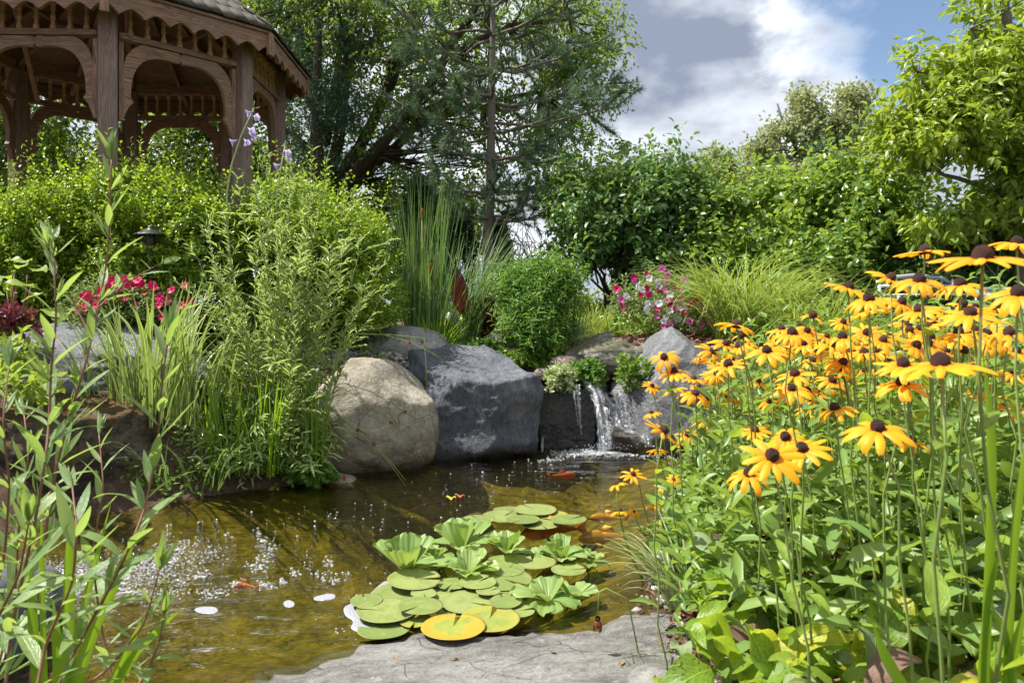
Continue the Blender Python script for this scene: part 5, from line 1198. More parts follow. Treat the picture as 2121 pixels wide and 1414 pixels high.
# hosta flower stalks
b = W(490, 520, 4.8); b.z = H(b.x, b.y); ho = thing('hosta_flower', 'tall pale hosta stalk with lavender bells against the gazebo post', 'flower', b)
def bell_mesh():
    V = []; k = 10; uv = []
    for r, x in ((.08, 0), (.13, .35), (.22, .65), (.36, .85), (.55, 1.0)):
        for j in range(k): a = j*6.283/k; rr_ = r*(1+.25*math.cos(3*a)*(x > .8)); V.append((x, rr_*math.cos(a), rr_*math.sin(a))); uv.append((x, .5))
    q = [(i*k+j, i*k+(j+1) % k, (i+1)*k+(j+1) % k, (i+1)*k+j) for i in range(4) for j in range(k)]; return mesh_np('bell', V, [np.array(q)], M['pet_lav'], uv)
BELL = bell_mesh()
def hosta(t, b, pts, bells, Y):
    P = [W(*p, Y)-b for p in pts]; mb = MB(); mb.tube([(P[0].x*.6, 0, 0)]+P, np.linspace(.007, .003, len(P)+1), 6); mb.build('stalk', M['lf_mint'], t)
    for p, d in bells: piece('bell', BELL, t, orient(Vector((d[0], -.3, d[1])), (0, 0, 1), W(*p, Y-.02)-b, .045))
    c = np.array(P[-1]); mb = MB(); [mb.tube([c-np.array([0, 0, .012*j])+RNG.normal(size=3)*.006, c-np.array([0, 0, .012*j])+RNG.normal(size=3)*.012+np.array([0, 0, .012])], [.005, .002], 5) for j in range(7)]; mb.build('buds', M['lf_mint'], t, 'stuff')
hosta(ho, b, [(470, 400), (480, 340), (500, 280), (527, 222)], [((492, 290), (-.8, -.4)), ((505, 288), (.6, -.6)), ((513, 265), (.7, -.5)), ((522, 240), (.8, -.3)), ((517, 278), (.8, -.5)), ((525, 232), (-.6, -.2))], 4.8)
b2 = W(580, 520, 4.9); b2.z = H(b2.x, b2.y); ho2 = thing('hosta_flower', 'slim hosta stalk with small lavender bells right of the gazebo corner post', 'flower', b2)
hosta(ho2, b2, [(572, 420), (580, 360), (590, 300)], [((588, 310), (.7, -.5)), ((583, 340), (-.7, -.4)), ((590, 325), (.8, -.4))], 4.9)

# foreground willowy plant, lower left: each leaf a part
LN = [leaf_mesh('leaf', 'lf_willow_near', 1, .195, .4, c_, .10, 10, .02, i) for i, c_ in enumerate((-.1, .2, .45, .8))]
b = W(40, 1560, 1.5); b.z = H(b.x, b.y); fw = thing('foreground_willowy_plant', 'near plant with reddish stems and long narrow leaves along the left edge', 'plant', b)
rr = random.Random(12); nleaf = 0
def stem_with_leaves(pts, Yd, r0, step, lmin, lmax, tip=.55, shoots=True):
    global nleaf
    P = np.array([W(*p, Yd + .05*math.sin(i*1.7)) for i, p in enumerate(pts)])-np.array(b)
    t = np.linspace(0, len(P)-1, 30); i0 = np.clip(t.astype(int), 0, len(P)-2); f = (t-i0)[:, None]; Q = P[i0]*(1-f)+P[i0+1]*f
    for _ in range(2): Q[1:-1] = (Q[:-2]+2*Q[1:-1]+Q[2:])/4
    mb = MB(); mb.tube(Q, np.linspace(r0, r0*.4, 30), 7); mb.build('stem', M['twig'], fw)
    seg = np.linalg.norm(np.diff(Q, axis=0), axis=1); cum = np.concatenate([[0], np.cumsum(seg)]); s = step*.5; k = 0
    while s < cum[-1]:
        j = min(np.searchsorted(cum, s), 29); p = Q[j]; d = Vector(Q[j]-Q[j-1]).normalized(); a = k*2.4+rr.uniform(-.4, .4); side = Vector((math.cos(a), math.sin(a)*.7, 0)); u = s/cum[-1]
        L = rr.uniform(lmin, lmax)*(1-(1-tip)*max(0, u-.5)*2)
        el = .55+.9*u; piece('leaf', LN[rr.randrange(4) if u < .6 else rr.randrange(2)], fw, orient(side*1.0+d*el, Vector((0, 0, 1))+d*.4+side*-.2, p, L)); nleaf += 1
        if shoots and k % 2 == 0 and u < .9:
            for m in range(3):
                side2 = (side*.6+d+Vector((rr.uniform(-.4, .4), rr.uniform(-.4, .4), rr.uniform(0, .3)))).normalized()
                piece('leaf', LN[rr.randrange(2)], fw, orient(side2, (rr.uniform(-.5, .5), -.6, .8), Vector(p)+side2*.012*m, L*rr.uniform(.35, .6))); nleaf += 1
        s += step*rr.uniform(.8, 1.2); k += 1
    p = Q[-1]; d = Vector(Q[-1]-Q[-3]).normalized()
    for m in range(5): piece('leaf', LN[m % 2], fw, orient(d+Vector((rr.uniform(-.3, .3), rr.uniform(-.3, .3), 0)), (rr.uniform(-1, 1), -1, .2), p, rr.uniform(.045, .075))); nleaf += 1
stem_with_leaves([(10, 1440), (23, 1295), (68, 1106), (94, 955), (102, 875), (106, 753), (118, 660), (112, 560), (108, 500)], 1.42, .0034, .031, .085, .135)
stem_with_leaves([(60, 1440), (100, 1040), (139, 875), (176, 760), (204, 637), (224, 530), (229, 420), (231, 330)], 1.5, .0034, .031, .085, .135)
stem_with_leaves([(110, 1440), (162, 1333), (226, 1220), (272, 1125), (302, 1050), (328, 918), (334, 800), (350, 690)], 1.36, .0034, .031, .085, .14)
stem_with_leaves([(-30, 1300), (10, 1150), (20, 1000), (5, 880), (18, 760)], 1.34, .003, .037, .07, .11, shoots=False)
stem_with_leaves([(150, 1440), (230, 1380), (300, 1290), (330, 1180)], 1.26, .0028, .035, .06, .10, shoots=False)
stem_with_leaves([(-20, 1440), (30, 1250), (40, 1080), (60, 940), (50, 860)], 1.55, .003, .030, .08, .125)
stem_with_leaves([(240, 1440), (210, 1300), (190, 1150), (215, 1010), (205, 900)], 1.6, .003, .032, .075, .12, shoots=False)
stem_with_leaves([(70, 1460), (95, 1330), (150, 1210), (160, 1100), (150, 1010)], 1.25, .0034, .032, .095, .15, shoots=False)
stem_with_leaves([(-40, 1420), (-10, 1290), (40, 1190), (60, 1080)], 1.2, .0034, .034, .09, .14, shoots=False)
stem_with_leaves([(250, 1460), (300, 1400), (330, 1330), (340, 1270)], 1.3, .003, .03, .06, .10, shoots=False)
stem_with_leaves([(204, 637), (255, 590), (315, 555), (335, 545)], 1.5, .002, .04, .05, .075, shoots=False)
stem_with_leaves([(190, 700), (150, 620), (115, 560), (108, 520)], 1.5, .002, .04, .05, .075, shoots=False)
# foreground blades lower left
b = W(180, 1500, 1.45); b.z = H(b.x, b.y); fi = thing('foreground_iris', 'few broad bright green strap leaves in the lower left foreground', 'iris', b)
def strap(parent, b, pts, Y, w, mat='lf_iris'):
    P = np.array([W(*p, Y)-b for p in pts]); t = np.linspace(0, len(P)-1, 12); i0 = np.clip(t.astype(int), 0, len(P)-2); f = (t-i0)[:, None]; Q = P[i0]*(1-f)+P[i0+1]*f
    for _ in range(2): Q[1:-1] = (Q[:-2]+2*Q[1:-1]+Q[2:])/4
    u = np.linspace(0, 1, 12); mb = MB(); mb.ribbon(Q, w*np.clip((1-u)*3.0, .03, 1), unit(np.array([1, .35, .1])), .12); mb.build('blade', M[mat], parent)
for pts, w in [([(95,1480),(88,1250),(86,1040)], .011), ([(150,1480),(140,1300),(148,1140),(150,1040)], .022), ([(80,1480),(70,1300),(60,1160)], .018), ([(130,1480),(165,1290),(230,1040)], .014), ([(140,1480),(185,1320),(250,1180),(290,1080)], .024), ([(210,1480),(270,1360),(330,1300),(372,1262)], .022), ([(120,1480),(120,1340),(110,1240)], .018), ([(200,1480),(240,1400),(300,1270)], .02)]:
    strap(fi, b, pts, 1.45, w)
# ------------------------------------------------------------------ in and on the pond
def z5(x, y): return (650+x/3.03, 950+y/3.03)
def pad_mat(name, c1, c2, edge, blotch=None):
    k = NT(name); tc = k.n('ShaderNodeTexCoord'); oi = k.n('ShaderNodeObjectInfo'); v = tc.outputs['Object']
    ln = k.n('ShaderNodeVectorMath', {0: v}, operation='LENGTH').outputs['Value']
    s = k.n('ShaderNodeSeparateXYZ', {0: v}); an = k.math('ARCTAN2', s.outputs[1], s.outputs[0])
    off = k.n('ShaderNodeVectorMath', {0: v, 1: k.n('ShaderNodeCombineXYZ', {2: k.math('MULTIPLY', oi.outputs['Random'], 40.0)}).outputs[0]}, operation='ADD').outputs[0]
    nz = k.noise(off, 2.2, 5); fn = k.noise(off, 24, 5, .65)
    col = k.mix(k.step(k.math('ADD', k.math('MULTIPLY', nz, .7), k.math('MULTIPLY', oi.outputs['Random'], .3)), .35, .65), c1, c2)
    ve = k.math('MULTIPLY', k.step(k.math('SINE', k.math('MULTIPLY', an, 17.0)), .92, 1.0), k.step(ln, .05, .9, .8, .15)); col = k.mix(k.math('MULTIPLY', ve, .4), col, tuple(min(1, x*1.7) for x in c2))
    col = k.mix(k.step(k.math('ADD', ln, k.math('MULTIPLY', fn, .16)), .90, 1.12), col, edge)
    col = k.mix(k.step(fn, .58, .68, 0, .7), col, tuple(x*.45 for x in c1)); col = k.mix(k.math('MULTIPLY', k.step(k.noise(off, 7, 4), .58, .66), .5), col, (.20,.13,.04))
    if blotch: col = k.mix(k.step(k.math('ADD', k.math('ADD', k.math('MULTIPLY', ln, .45), k.math('MULTIPLY', nz, .9)), k.math('MULTIPLY', fn, .3)), .75, 1.02), col, blotch)
    p = k.n('ShaderNodeBsdfPrincipled', {'Base Color': col, 'Roughness': .33, 'Specular IOR Level': .55, 'Normal': k.bump(k.math('ADD', k.math('MULTIPLY', ve, .5), fn), .12, .02)})
    t = k.n('ShaderNodeBsdfTranslucent', {'Color': col}); return k.finish(k.n('ShaderNodeMixShader', {0: .12, 1: p.outputs[0], 2: t.outputs[0]}).outputs[0])
M['pad'] = pad_mat('lily_pad_green', (.165,.225,.065), (.255,.305,.10), (.22,.25,.08))
M['pad_yellow'] = pad_mat('lily_pad_yellow', (.24,.29,.06), (.33,.35,.07), (.30,.15,.03), (.44,.29,.035))
M['pad_tinge'] = pad_mat('lily_pad_turning', (.22,.27,.06), (.31,.345,.08), (.33,.25,.06), (.31,.30,.06))
M['pad_brown'] = pad_mat('lily_pad_brown', (.11,.045,.02), (.17,.07,.03), (.12,.05,.02))
def pad_mesh(mat, notch, seed):
    rg = np.random.default_rng(seed); k = 44; V = [(0, 0, 0)]; rings = (.35, .7, .93, 1.0)
    an = np.linspace(notch, 2*math.pi-notch, k); wob = 1+.025*np.array([vnoise(np.array([[math.cos(a)*1.5, math.sin(a)*1.5, seed]]))[0] for a in an])
    for r in rings:
        for a, w in zip(an, wob): V.append((r*w*math.cos(a), r*w*math.sin(a), .012*math.sin(3*a+seed)*r*r + (.028 if r == 1 else 0)))
    tri = [(0, 1+j, 2+j) for j in range(k-1)]; q = [(1+i*k+j, 1+(i+1)*k+j, 2+(i+1)*k+j, 2+i*k+j) for i in range(len(rings)-1) for j in range(k-1)]
    n0 = len(V); n1 = len(V)
    V += [(x*.985, y*.985, z-.02) for x, y, z in V]                       # underside
    tri += [(n0+a, n0+c, n0+b) for a, b, c in tri]; q2 = [(n0+a, n0+d, n0+c, n0+b) for a, b, c, d in q]
    e = 1+(len(rings)-1)*k; rimq = [(e+j, n0+e+j, n0+e+j+1, e+j+1) for j in range(k-1)]
    return mesh_np('lily_pad', V, [np.array(q+q2+rimq), np.array(tri)], M[mat])
PADM = {('pad', i): pad_mesh('pad', (.09, .05, .14)[i], i) for i in range(3)}
for m in ('pad_yellow', 'pad_tinge', 'pad_brown'): PADM[(m, 0)] = pad_mesh(m, .12, 5)
GEN = 'green lily pad in the raft of overlapping pads'
pads = [(1215,322,165,'pad','lily pad at the back left of the far pad group',.3),(1392,318,250,'pad','largest rearmost lily pad with water lying on it',2.2),(1190,360,250,'pad','lily pad at the left of the far pad group beside the tall lettuce leaves',1),(1310,380,200,'pad','middle lily pad of the far pad group',4),
        (1425,408,225,'pad','nearest lily pad of the far pad group',5),(1600,380,205,'pad','rightmost lily pad of the far pad group beside the koi',.6),(1500,352,180,'pad_tinge','yellowing lily pad in the far pad group',3),(1030,380,200,'pad','lily pad half hidden behind the tall lettuce',2),
        (1370,640,285,'pad','wide lily pad behind the right lettuce',1.5),(1600,695,205,'pad','lily pad under the right-hand lettuce, cut by its shadow',.2),(1190,640,190,'pad','lily pad between the two small lettuces',3),(630,752,312,'pad','lily pad lying below the left lettuce',.1),
        (870,782,195,'pad','lily pad just right of the small debris lettuce, second row of the raft',4.4),(770,805,165,'pad','lily pad overlapping the one below the left lettuce, on its right',2.6),(1190,752,330,'pad','broad lily pad in the middle of the raft below the small lettuce',5.6),(1060,700,250,'pad','lily pad directly in front of the small debris lettuce',3.6),(1215,695,200,'pad','lily pad at the back of the raft right of the small debris lettuce',1.2),(555,845,360,'pad','long lily pad at the left side of the raft, behind the notched one',6),
        (690,842,150,'pad','little lily pad at the right end of the long left one',5),(880,838,295,'pad','wide lily pad right behind the large flat one',2.9),(1095,826,145,'pad','small lily pad lying on top in the raft centre',.5),(970,897,312,'pad','large flat lily pad in the front middle of the raft',5.9),(1205,892,195,'pad','lily pad at the right of the large flat pad',1.9),(1245,842,190,'pad','lily pad behind the right front lettuce, partly covered',3.4),
        (665,920,262,'pad','lily pad left of the large flat pad',4.0),(455,950,348,'pad','notched lily pad at the left end of the raft with foam beside it',3.1),(440,1060,304,'pad','notched lily pad nearest the camera on the left, ringed with foam',2.9),(330,887,185,'pad','lily pad half sunk in the foam at the left end',2.0),
        (870,945,210,'pad','lily pad peeping out in front of the large flat one',1.1),(1280,952,200,'pad','lily pad at the right front of the raft',.3),(1365,902,145,'pad','small lily pad below the right front lettuce',2.2),(1105,1002,345,'pad_tinge','lily pad tinged orange at its edge, front right of the raft',1.4),(640,1012,190,'pad_tinge',"pale yellow-green lily pad behind the yellow one",4.6),
        (875,1052,372,'pad_yellow','yellow and orange dying lily pad at the front of the raft',1.45),(660,1100,250,'pad_brown','brown sunken lily pad at the front beside the yellow one',2.5),(1030,770,215,'pad','lily pad in the raft centre behind the small topmost one',.8)]
order = sorted(range(len(pads)), key=lambda i: -pads[i][1])      # nearer ones lie lower
rr = random.Random(21)
for n_, i in enumerate(order):
    cx, cy, w, m, lab, ro = pads[i]; px, py = z5(cx, cy); lev = .006 + .0024*((i*7) % 13) if m != 'pad_brown' else -.012
    p = Gz(px, py, lev); r = PXM(w/3.03, p.y)/2*1.08
    o = link('lily_pad', PADM[(m, i % 3 if m == 'pad' else 0)]); o.location = p; o.scale = (r, r, r*.8); o.rotation_euler = (rr.uniform(-.035, .035), rr.uniform(-.035, .035), ro)
    tag(o, lab, 'lily pad', 'water lily pads' )
# water lettuce
def lettuce_leaf(seed, cup, curl):
    rg = np.random.default_rng(seed); nu, nv = 12, 25; V, uv = [], []
    for i in range(nu+1):
        t = i/nu; w = .13+.50*(t**.75) if t < .86 else (.13+.50*.86**.75)*(1-((t-.86)/.14)**2*.32)
        for j in range(nv):
            s = j/(nv-1)*2-1; x = t*(1-.10*s*s*t - (.05 if (abs(s) < .12 and t > .9) else 0)); rib = .016*math.cos(s*math.pi*5.0+.3*math.sin(t*5+seed))*min(1, t*2)*(1-.3*t)
            V.append((x*math.cos(curl*t), s*w*.72, cup*(s*s)*w*.5 + rib + x*math.sin(curl*t)*1.0 + .05*math.sin(5*s+seed)*t*t)); uv.append((t, j/(nv-1)))
    q = [(i*nv+j, i*nv+j+1, (i+1)*nv+j+1, (i+1)*nv+j) for i in range(nu) for j in range(nv-1)]
    return mesh_np('leaf', V, [np.array(q)], M['lf_lettuce'], uv)
LL = [lettuce_leaf(i, c_, k_) for i, (c_, k_) in enumerate([(.35, -.25), (.55, -.1), (.25, -.55), (.7, .1)])]
for i, (cx, cy, size, nl, lab) in enumerate([(585,700,.205,8,'big water lettuce with tall upright leaves at the left of the raft'),(925,570,.215,9,'tallest water lettuce in the middle, its leaves fanned upright'),(1215,590,.15,8,'water lettuce right of the tallest one, beside the orange koi'),(965,725,.135,10,'small water lettuce among debris in front of the tallest one'),
        (1560,630,.14,11,'spiky water lettuce at the right, above the shadowed pad'),(1735,650,.085,8,'tiny water lettuce at the far right of the raft'),(1470,885,.15,10,'bright yellow-green ribbed water lettuce at the right front'),(1640,860,.09,7,'water lettuce with rolled leaves at the right front edge'),(800,665,.05,7,'tiny water lettuce between the two big ones'),(1400,595,.06,7,'small lettuce rosette left of the spiky one'),(760,620,.09,8,'water lettuce squeezed between the two big rosettes')]):
    px, py = z5(cx, cy); p = Gz(px, py, .012); t = thing('water_lettuce', lab, 'water plant', p, 'floating water lettuce'); rr = random.Random(40+i)
    for k in range(nl):
        a = k*2.4+rr.uniform(-.2, .2); u = k/nl; el = .40+1.0*u if i < 5 else .15+.95*u; L = size*.9*(1.0-.45*u if k > 2 else .92)*rr.uniform(.85, 1.12)
        d = Vector((math.cos(a)*math.cos(el), math.sin(a)*math.cos(el), math.sin(el))); piece('leaf', LL[rr.randrange(4)], t, orient(d, Vector((-math.cos(a)*.6, -math.sin(a)*.6, .8)), Vector((math.cos(a), math.sin(a), 0))*.01, L))
    mb = MB(); [mb.tube([(rr.gauss(0, .008), rr.gauss(0, .008), 0), (rr.gauss(0, .03), rr.gauss(0, .03), -.07)], [.0015, .0006], 4) for _ in range(14)]; mb.build('roots', M['bark_grey'], t, 'stuff')
# koi
def koi(label, px, py, length_px, heading, mat, z=-.045):
    p = Gz(px, py, z); L = PXM(length_px, p.y); t = thing('koi_fish', label, 'fish', p, 'koi in the pond', heading)
    n = 13; xs = np.linspace(.5, -.32, n); prof = [.02, .075, .105, .125, .13, .125, .115, .10, .085, .068, .05, .036, .03]; k = 12; V = []
    for x, r in zip(xs, prof):
        yb = .05*math.sin((x-.5)*4.2)
        for j in range(k): a = j*6.283/k; V.append((x*L, (yb+r*.72*math.cos(a))*L, r*.95*math.sin(a)*L))
    q = [(i*k+j, i*k+(j+1) % k, (i+1)*k+(j+1) % k, (i+1)*k+j) for i in range(n-1) for j in range(k)]
    caps = [tuple(range(k))]
    link('body', mesh_np('body', V, [np.array(q), np.array([(0, j, j+1) for j in range(1, k-1)])], M[mat]), t)
    ye = .05*math.sin((-.32-.5)*4.2)*L
    def fin(name, pts, th=.004):
        P = np.array(pts)*L; m = len(P); V = np.concatenate([P+np.array([0, th*L, 0]), P-np.array([0, th*L, 0])]); tri = [(0, j, j+1) for j in range(1, m-1)]+[(m, m+j+1, m+j) for j in range(1, m-1)]; qd = [(j, m+j, m+(j+1) % m, (j+1) % m) for j in range(m)]
        link(name, mesh_np(name, V, [np.array(qd), np.array(tri)], M[mat], smooth=False), t)
    y0 = ye/L
    fin('tail_fin', [(-.30, y0, 0), (-.42, y0-.02, .10), (-.52, y0-.03, .12), (-.45, y0-.02, 0), (-.52, y0-.03, -.11), (-.42, y0-.02, -.09)])
    fin('dorsal_fin', [(.16, -.03, .115), (.06, -.045, .20), (-.05, -.05, .17), (-.12, -.05, .08)])
    for s in (1, -1): fin('pectoral_fin', [(.26, s*.07, -.04), (.20, s*.20, -.06), (.12, s*.22, -.07), (.16, s*.09, -.05)])
koi('golden koi gliding left behind the lily pads, near the far right', 1262, 1073, 84, math.pi-.05, 'koi_gold', -.03)
koi('long orange koi slanting behind the far lily pads', 1150, 1098, 150, math.pi+.35, 'koi_orange', -.045)
koi('pale gold koi between the orange one and the flowers', 1262, 1114, 130, math.pi+.1, 'koi_gold', -.045)
koi('slim red-orange koi below the waterfall', 1163, 984, 62, .2, 'koi_red', -.05)
koi('orange koi under the bubbles on the left', 508, 1214, 72, math.pi-.2, 'koi_orange', -.09)
koi('small pale koi just behind the golden one', 1254, 1048, 30, .1, 'koi_gold', -.04)
# floating leaves
M['fallen_yellow'] = plain('fallen_yellow_leaf', (.50,.44,.05), .5, .4, .25, 60); M['fallen_red'] = plain('fallen_red_leaf', (.42,.10,.04), .5, .4, .3, 60); M['weed_red'] = plain('red_water_weed', (.20,.05,.03), .6, .3, .3, 60)
for px, py, m, lab, s, n in [(922, 1031, 'fallen_yellow', 'yellow leaf floating behind the lily pads', .055, 'floating_leaf'), (942, 1027, 'fallen_red', 'small red leaf floating beside the yellow one', .05, 'floating_leaf')]:
    me = leaf_mesh(n, 'lf_broad', 1, .75, .45, .1, .05, 8, .2, 3); me.materials.clear(); me.materials.append(M[m]); o = link(n, me); o.matrix_basis = orient((1, .3, 0), (0, 0, 1), Gz(px, py, .008), s); tag(o, lab, 'leaf')
mb = MB(); mb.tube([Gz(x, y, -.02) for x, y in [(935, 1033), (900, 1040), (870, 1048), (840, 1062), (815, 1070)]], [.003, .004, .004, .003, .0015], 5); tag(mb.build('water_weed', M['weed_red']), 'thin reddish strand of weed trailing from the floating leaves', 'water weed')
# foam and bubbles
def foam_mat():
    k = NT('foam_white'); tc = k.n('ShaderNodeTexCoord'); v = k.n('ShaderNodeTexVoronoi', {'Vector': tc.outputs['Object'], 'Scale': 170.0}).outputs[0]
    p = k.n('ShaderNodeBsdfPrincipled', {'Base Color': (.30, .31, .35, 1), 'Roughness': .35, 'Normal': k.bump(v, .6, .004)}); return k.finish(p.outputs[0])
M['foam'] = foam_mat()
def bubble_mat():
    k = NT('water_bubble'); fr = k.n('ShaderNodeLayerWeight', {'Blend': .35}).outputs['Facing']
    gl = k.n('ShaderNodeBsdfGlossy', {'Color': (1, 1, 1, 1), 'Roughness': .08}); tp = k.n('ShaderNodeBsdfTransparent', {'Color': (.96, .97, 1, 1)}); df = k.n('ShaderNodeBsdfDiffuse', {'Color': (.8, .82, .9, 1)})
    a = k.n('ShaderNodeMixShader', {0: k.step(fr, .0, .9, .12, .85), 1: tp.outputs[0], 2: gl.outputs[0]}); return k.finish(k.n('ShaderNodeMixShader', {0: .20, 1: a.outputs[0], 2: df.outputs[0]}).outputs[0])
M['bubble'] = bubble_mat()
def foam_patch(label, outline_px, th=.004, seed=0, name='foam_patch', smooth_n=3):
    P = [np.array(Gz(px, py, .003))[:2] for px, py in outline_px]; P = np.array(P)
    for _ in range(smooth_n): P = np.stack([P*.75+np.roll(P, -1, 0)*.25, P*.25+np.roll(P, -1, 0)*.75], 1).reshape(-1, 2)
    n = len(P); c = P.mean(0); V = [(*p, .002) for p in P]+[(*(p*.93+c*.07), th) for p in P]
    b = bmesh.new(); vs = [b.verts.new(v) for v in V]
    for j in range(n): b.faces.new((vs[j], vs[(j+1) % n], vs[n+(j+1) % n], vs[n+j]))
    f = b.faces.new(vs[n:]); bmesh.ops.triangulate(b, faces=[f]); bmesh.ops.recalc_face_normals(b, faces=b.faces)
    me = bpy.data.meshes.new(name); b.to_mesh(me); b.free(); me.materials.append(M['foam']); return tag(link(name, me), label, 'foam', 'foam patches on the water')
foam_patch('white oval foam patch leftmost of the three floating near the raft', [(400,1260),(415,1256),(440,1255),(453,1260),(450,1268),(430,1270),(410,1268)])
foam_patch('small round foam patch between two longer ones', [(586,1246),(598,1241),(610,1246),(611,1255),(598,1258),(588,1254)])
foam_patch('elongated foam patch touching the left end of the raft', [(648,1236),(665,1232),(680,1228),(696,1230),(694,1239),(672,1243),(652,1243)])
foam_patch('irregular white foam collar round the left lily pads', [(710,1258),(722,1250),(760,1235),(785,1210),(800,1200),(815,1205),(808,1225),(830,1240),(770,1275),(745,1285),(780,1300),(760,1312),(722,1302),(735,1285),(715,1275)], .005)
rg = np.random.default_rng(77)
def bubbles(label, clusters, name, cat='bubbles', rmin=.0025, rmax=.007):
    Vi, Fi = ICO[2]; Vs, Fs = [], []; n = 0
    for poly, cnt in clusters:
        cx, cy, rx, ry, ang = poly; u = rg.normal(size=(cnt, 2))*.5; ca, sa = math.cos(ang), math.sin(ang)
        for a, b_ in u:
            px = cx+(a*rx*ca-b_*ry*sa); py = cy+(a*rx*sa+b_*ry*ca); p = np.array(Gz(px, py, 0)); r = rg.uniform(rmin, rmax)*(rg.random()**.7*.8+.4); Vs.append(Vi*np.array([r, r, r*.8])+p+np.array([0, 0, r*.25])); Fs.append(Fi+n); n += len(Vi)
    o = link(name, mesh_np(name, np.concatenate(Vs), [np.concatenate(Fs)], M['bubble']), kind='stuff'); return tag(o, label, cat)
bubbles('froth of glittering bubbles spreading from the inlet at the lower left', [((240,1190,190,45,-.1),1900),((130,1200,120,36,0),1100),((330,1160,90,22,-.15),350),((370,1130,60,14,-.2),140),((60,1180,60,30,0),250),((280,1225,130,18,0),350)], 'froth', rmin=.0012, rmax=.0045)
cl = [((435,1145,25,14,-.5),40),((410,1195,35,9,-.2),50),((535,1170,25,22,-.7),70),((560,1140,16,22,-.6),45),((440,1230,35,12,-.2),70),((488,1208,14,8,0),22),((550,1213,22,9,.3),40),((585,1203,10,8,0),18),((610,1185,14,9,.3),22),((535,1105,12,8,.7),16),((545,1120,10,14,-.4),22),((470,1108,12,8,0),8),((415,1080,8,6,0),6),((445,1080,8,7,-.6),6),((345,1105,8,20,.2),22),((680,1165,14,20,-.3),22),((690,1200,22,14,0),30),((665,1190,14,10,0),14),((720,1190,10,8,0),8),((640,1170,30,30,0),16),((600,1090,80,60,0),14),((760,1060,120,60,0),22),((880,1010,150,35,0),20),((1000,980,6,6,0),10),((1090,985,120,30,0),30),((1000,1030,160,40,0),16),((760,1240,60,25,0),22),((700,1300,60,30,0),8),((1250,1190,60,60,0),10),((950,1210,160,60,0),30),((690,1070,14,8,0),8)]
bubbles('scattered single bubbles drifting over the open water', cl, 'water_bubbles', rmin=.002, rmax=.006)
# broken white froth under the bubbles at the inlet
# waterfall
def fall_mat():
    k = NT('falling_water'); tc = k.n('ShaderNodeTexCoord'); v = k.n('ShaderNodeMapping', {'Vector': tc.outputs['Object'], 'Scale': (38, 38, 3)}).outputs[0]
    nz = k.noise(v, 1.0, 6, .68, .8); u_ = k.n('ShaderNodeSeparateXYZ', {0: k.n('ShaderNodeUVMap').outputs[0]}).outputs[0]; ed = k.step(k.math('ABSOLUTE', k.math('SUBTRACT', u_, .5)), .18, .5, 1, 0); f = k.math('MULTIPLY', k.step(nz, .48, .72, .02, .80), ed)
    nb = k.bump(nz, .8, .02)
    df = k.n('ShaderNodeBsdfPrincipled', {'Base Color': (.80, .84, .90, 1), 'Roughness': .12, 'Specular IOR Level': .8, 'Normal': nb}); tp = k.n('ShaderNodeBsdfTransparent', {'Color': (.92, .94, .96, 1)}); gl = k.n('ShaderNodeBsdfGlossy', {'Roughness': .1, 'Normal': nb})
    a = k.n('ShaderNodeMixShader', {0: k.math('MULTIPLY', ed, .22), 1: tp.outputs[0], 2: gl.outputs[0]})
    return k.finish(k.n('ShaderNodeMixShader', {0: f, 1: a.outputs[0], 2: df.outputs[0]}).outputs[0])
M['fall'] = fall_mat()
wf = thing('waterfall', 'small waterfall pouring over the wet black rock into the pond', 'waterfall', Gz(1250, 935, 0.0))
wb = np.array(wf.location)
def stream(name, pts, w0, w1, Y0, Y1, seed, part_w=12):
    """sheet of water following pixel points from the lip down"""
    rg = np.random.default_rng(seed); m = 26; P = np.array([np.array(W(x, y, Y0+(Y1-Y0)*i/(len(pts)-1))) for i, (x, y) in enumerate(pts)]); t = np.linspace(0, len(P)-1, m); i0 = np.clip(t.astype(int), 0, len(P)-2); f = (t-i0)[:, None]; Q = P[i0]*(1-f)+P[i0+1]*f
    V = []
    for i in range(m):
        w = w0+(w1-w0)*i/(m-1); ed = 1+.25*math.sin(i*1.7+seed)
        for j in range(part_w):
            s = j/(part_w-1)-.5; V.append(Q[i]-wb+np.array([s*w*ed, -.012*math.cos(s*9+seed)-.006*rg.random()-.01*abs(math.sin(s*14+i*.15)), .004*rg.random()]))
    q = [(i*part_w+j, i*part_w+j+1, (i+1)*part_w+j+1, (i+1)*part_w+j) for i in range(m-1) for j in range(part_w-1)]
    uvs = [(j/(part_w-1), i/(m-1)) for i in range(m) for j in range(part_w)]
    return link(name, mesh_np(name, V, [np.array(q)], M['fall'], uvs), wf)
stream('stream', [(1205, 780), (1222, 792), (1236, 815), (1246, 850), (1253, 890), (1256, 932)], .12, .085, 5.05, 4.70, 1)
stream('stream', [(1196, 796), (1198, 815), (1200, 850), (1204, 900)], .045, .012, 4.80, 4.72, 2, 6)
stream('stream', [(1188, 808), (1192, 840), (1197, 880)], .02, .006, 4.79, 4.74, 3, 5)
stream('stream', [(1275, 808), (1282, 825), (1288, 850), (1296, 875), (1300, 885)], .11, .15, 5.0, 4.86, 4)
stream('stream', [(1300, 815), (1310, 835), (1318, 860), (1326, 880)], .05, .05, 4.98, 4.84, 5, 7)
stream('stream', [(1262, 885), (1258, 905), (1255, 935)], .05, .07, 4.85, 4.72, 6, 7)
stream('stream', [(1124, 905), (1123, 935)], .02, .02, 4.78, 4.74, 7, 4)
stream('stream', [(1215, 788), (1232, 812), (1238, 850), (1243, 900), (1246, 932)], .03, .05, 5.0, 4.71, 8, 5)
stream('stream', [(1240, 806), (1262, 830), (1272, 860), (1276, 884)], .05, .09, 5.02, 4.86, 9, 7)
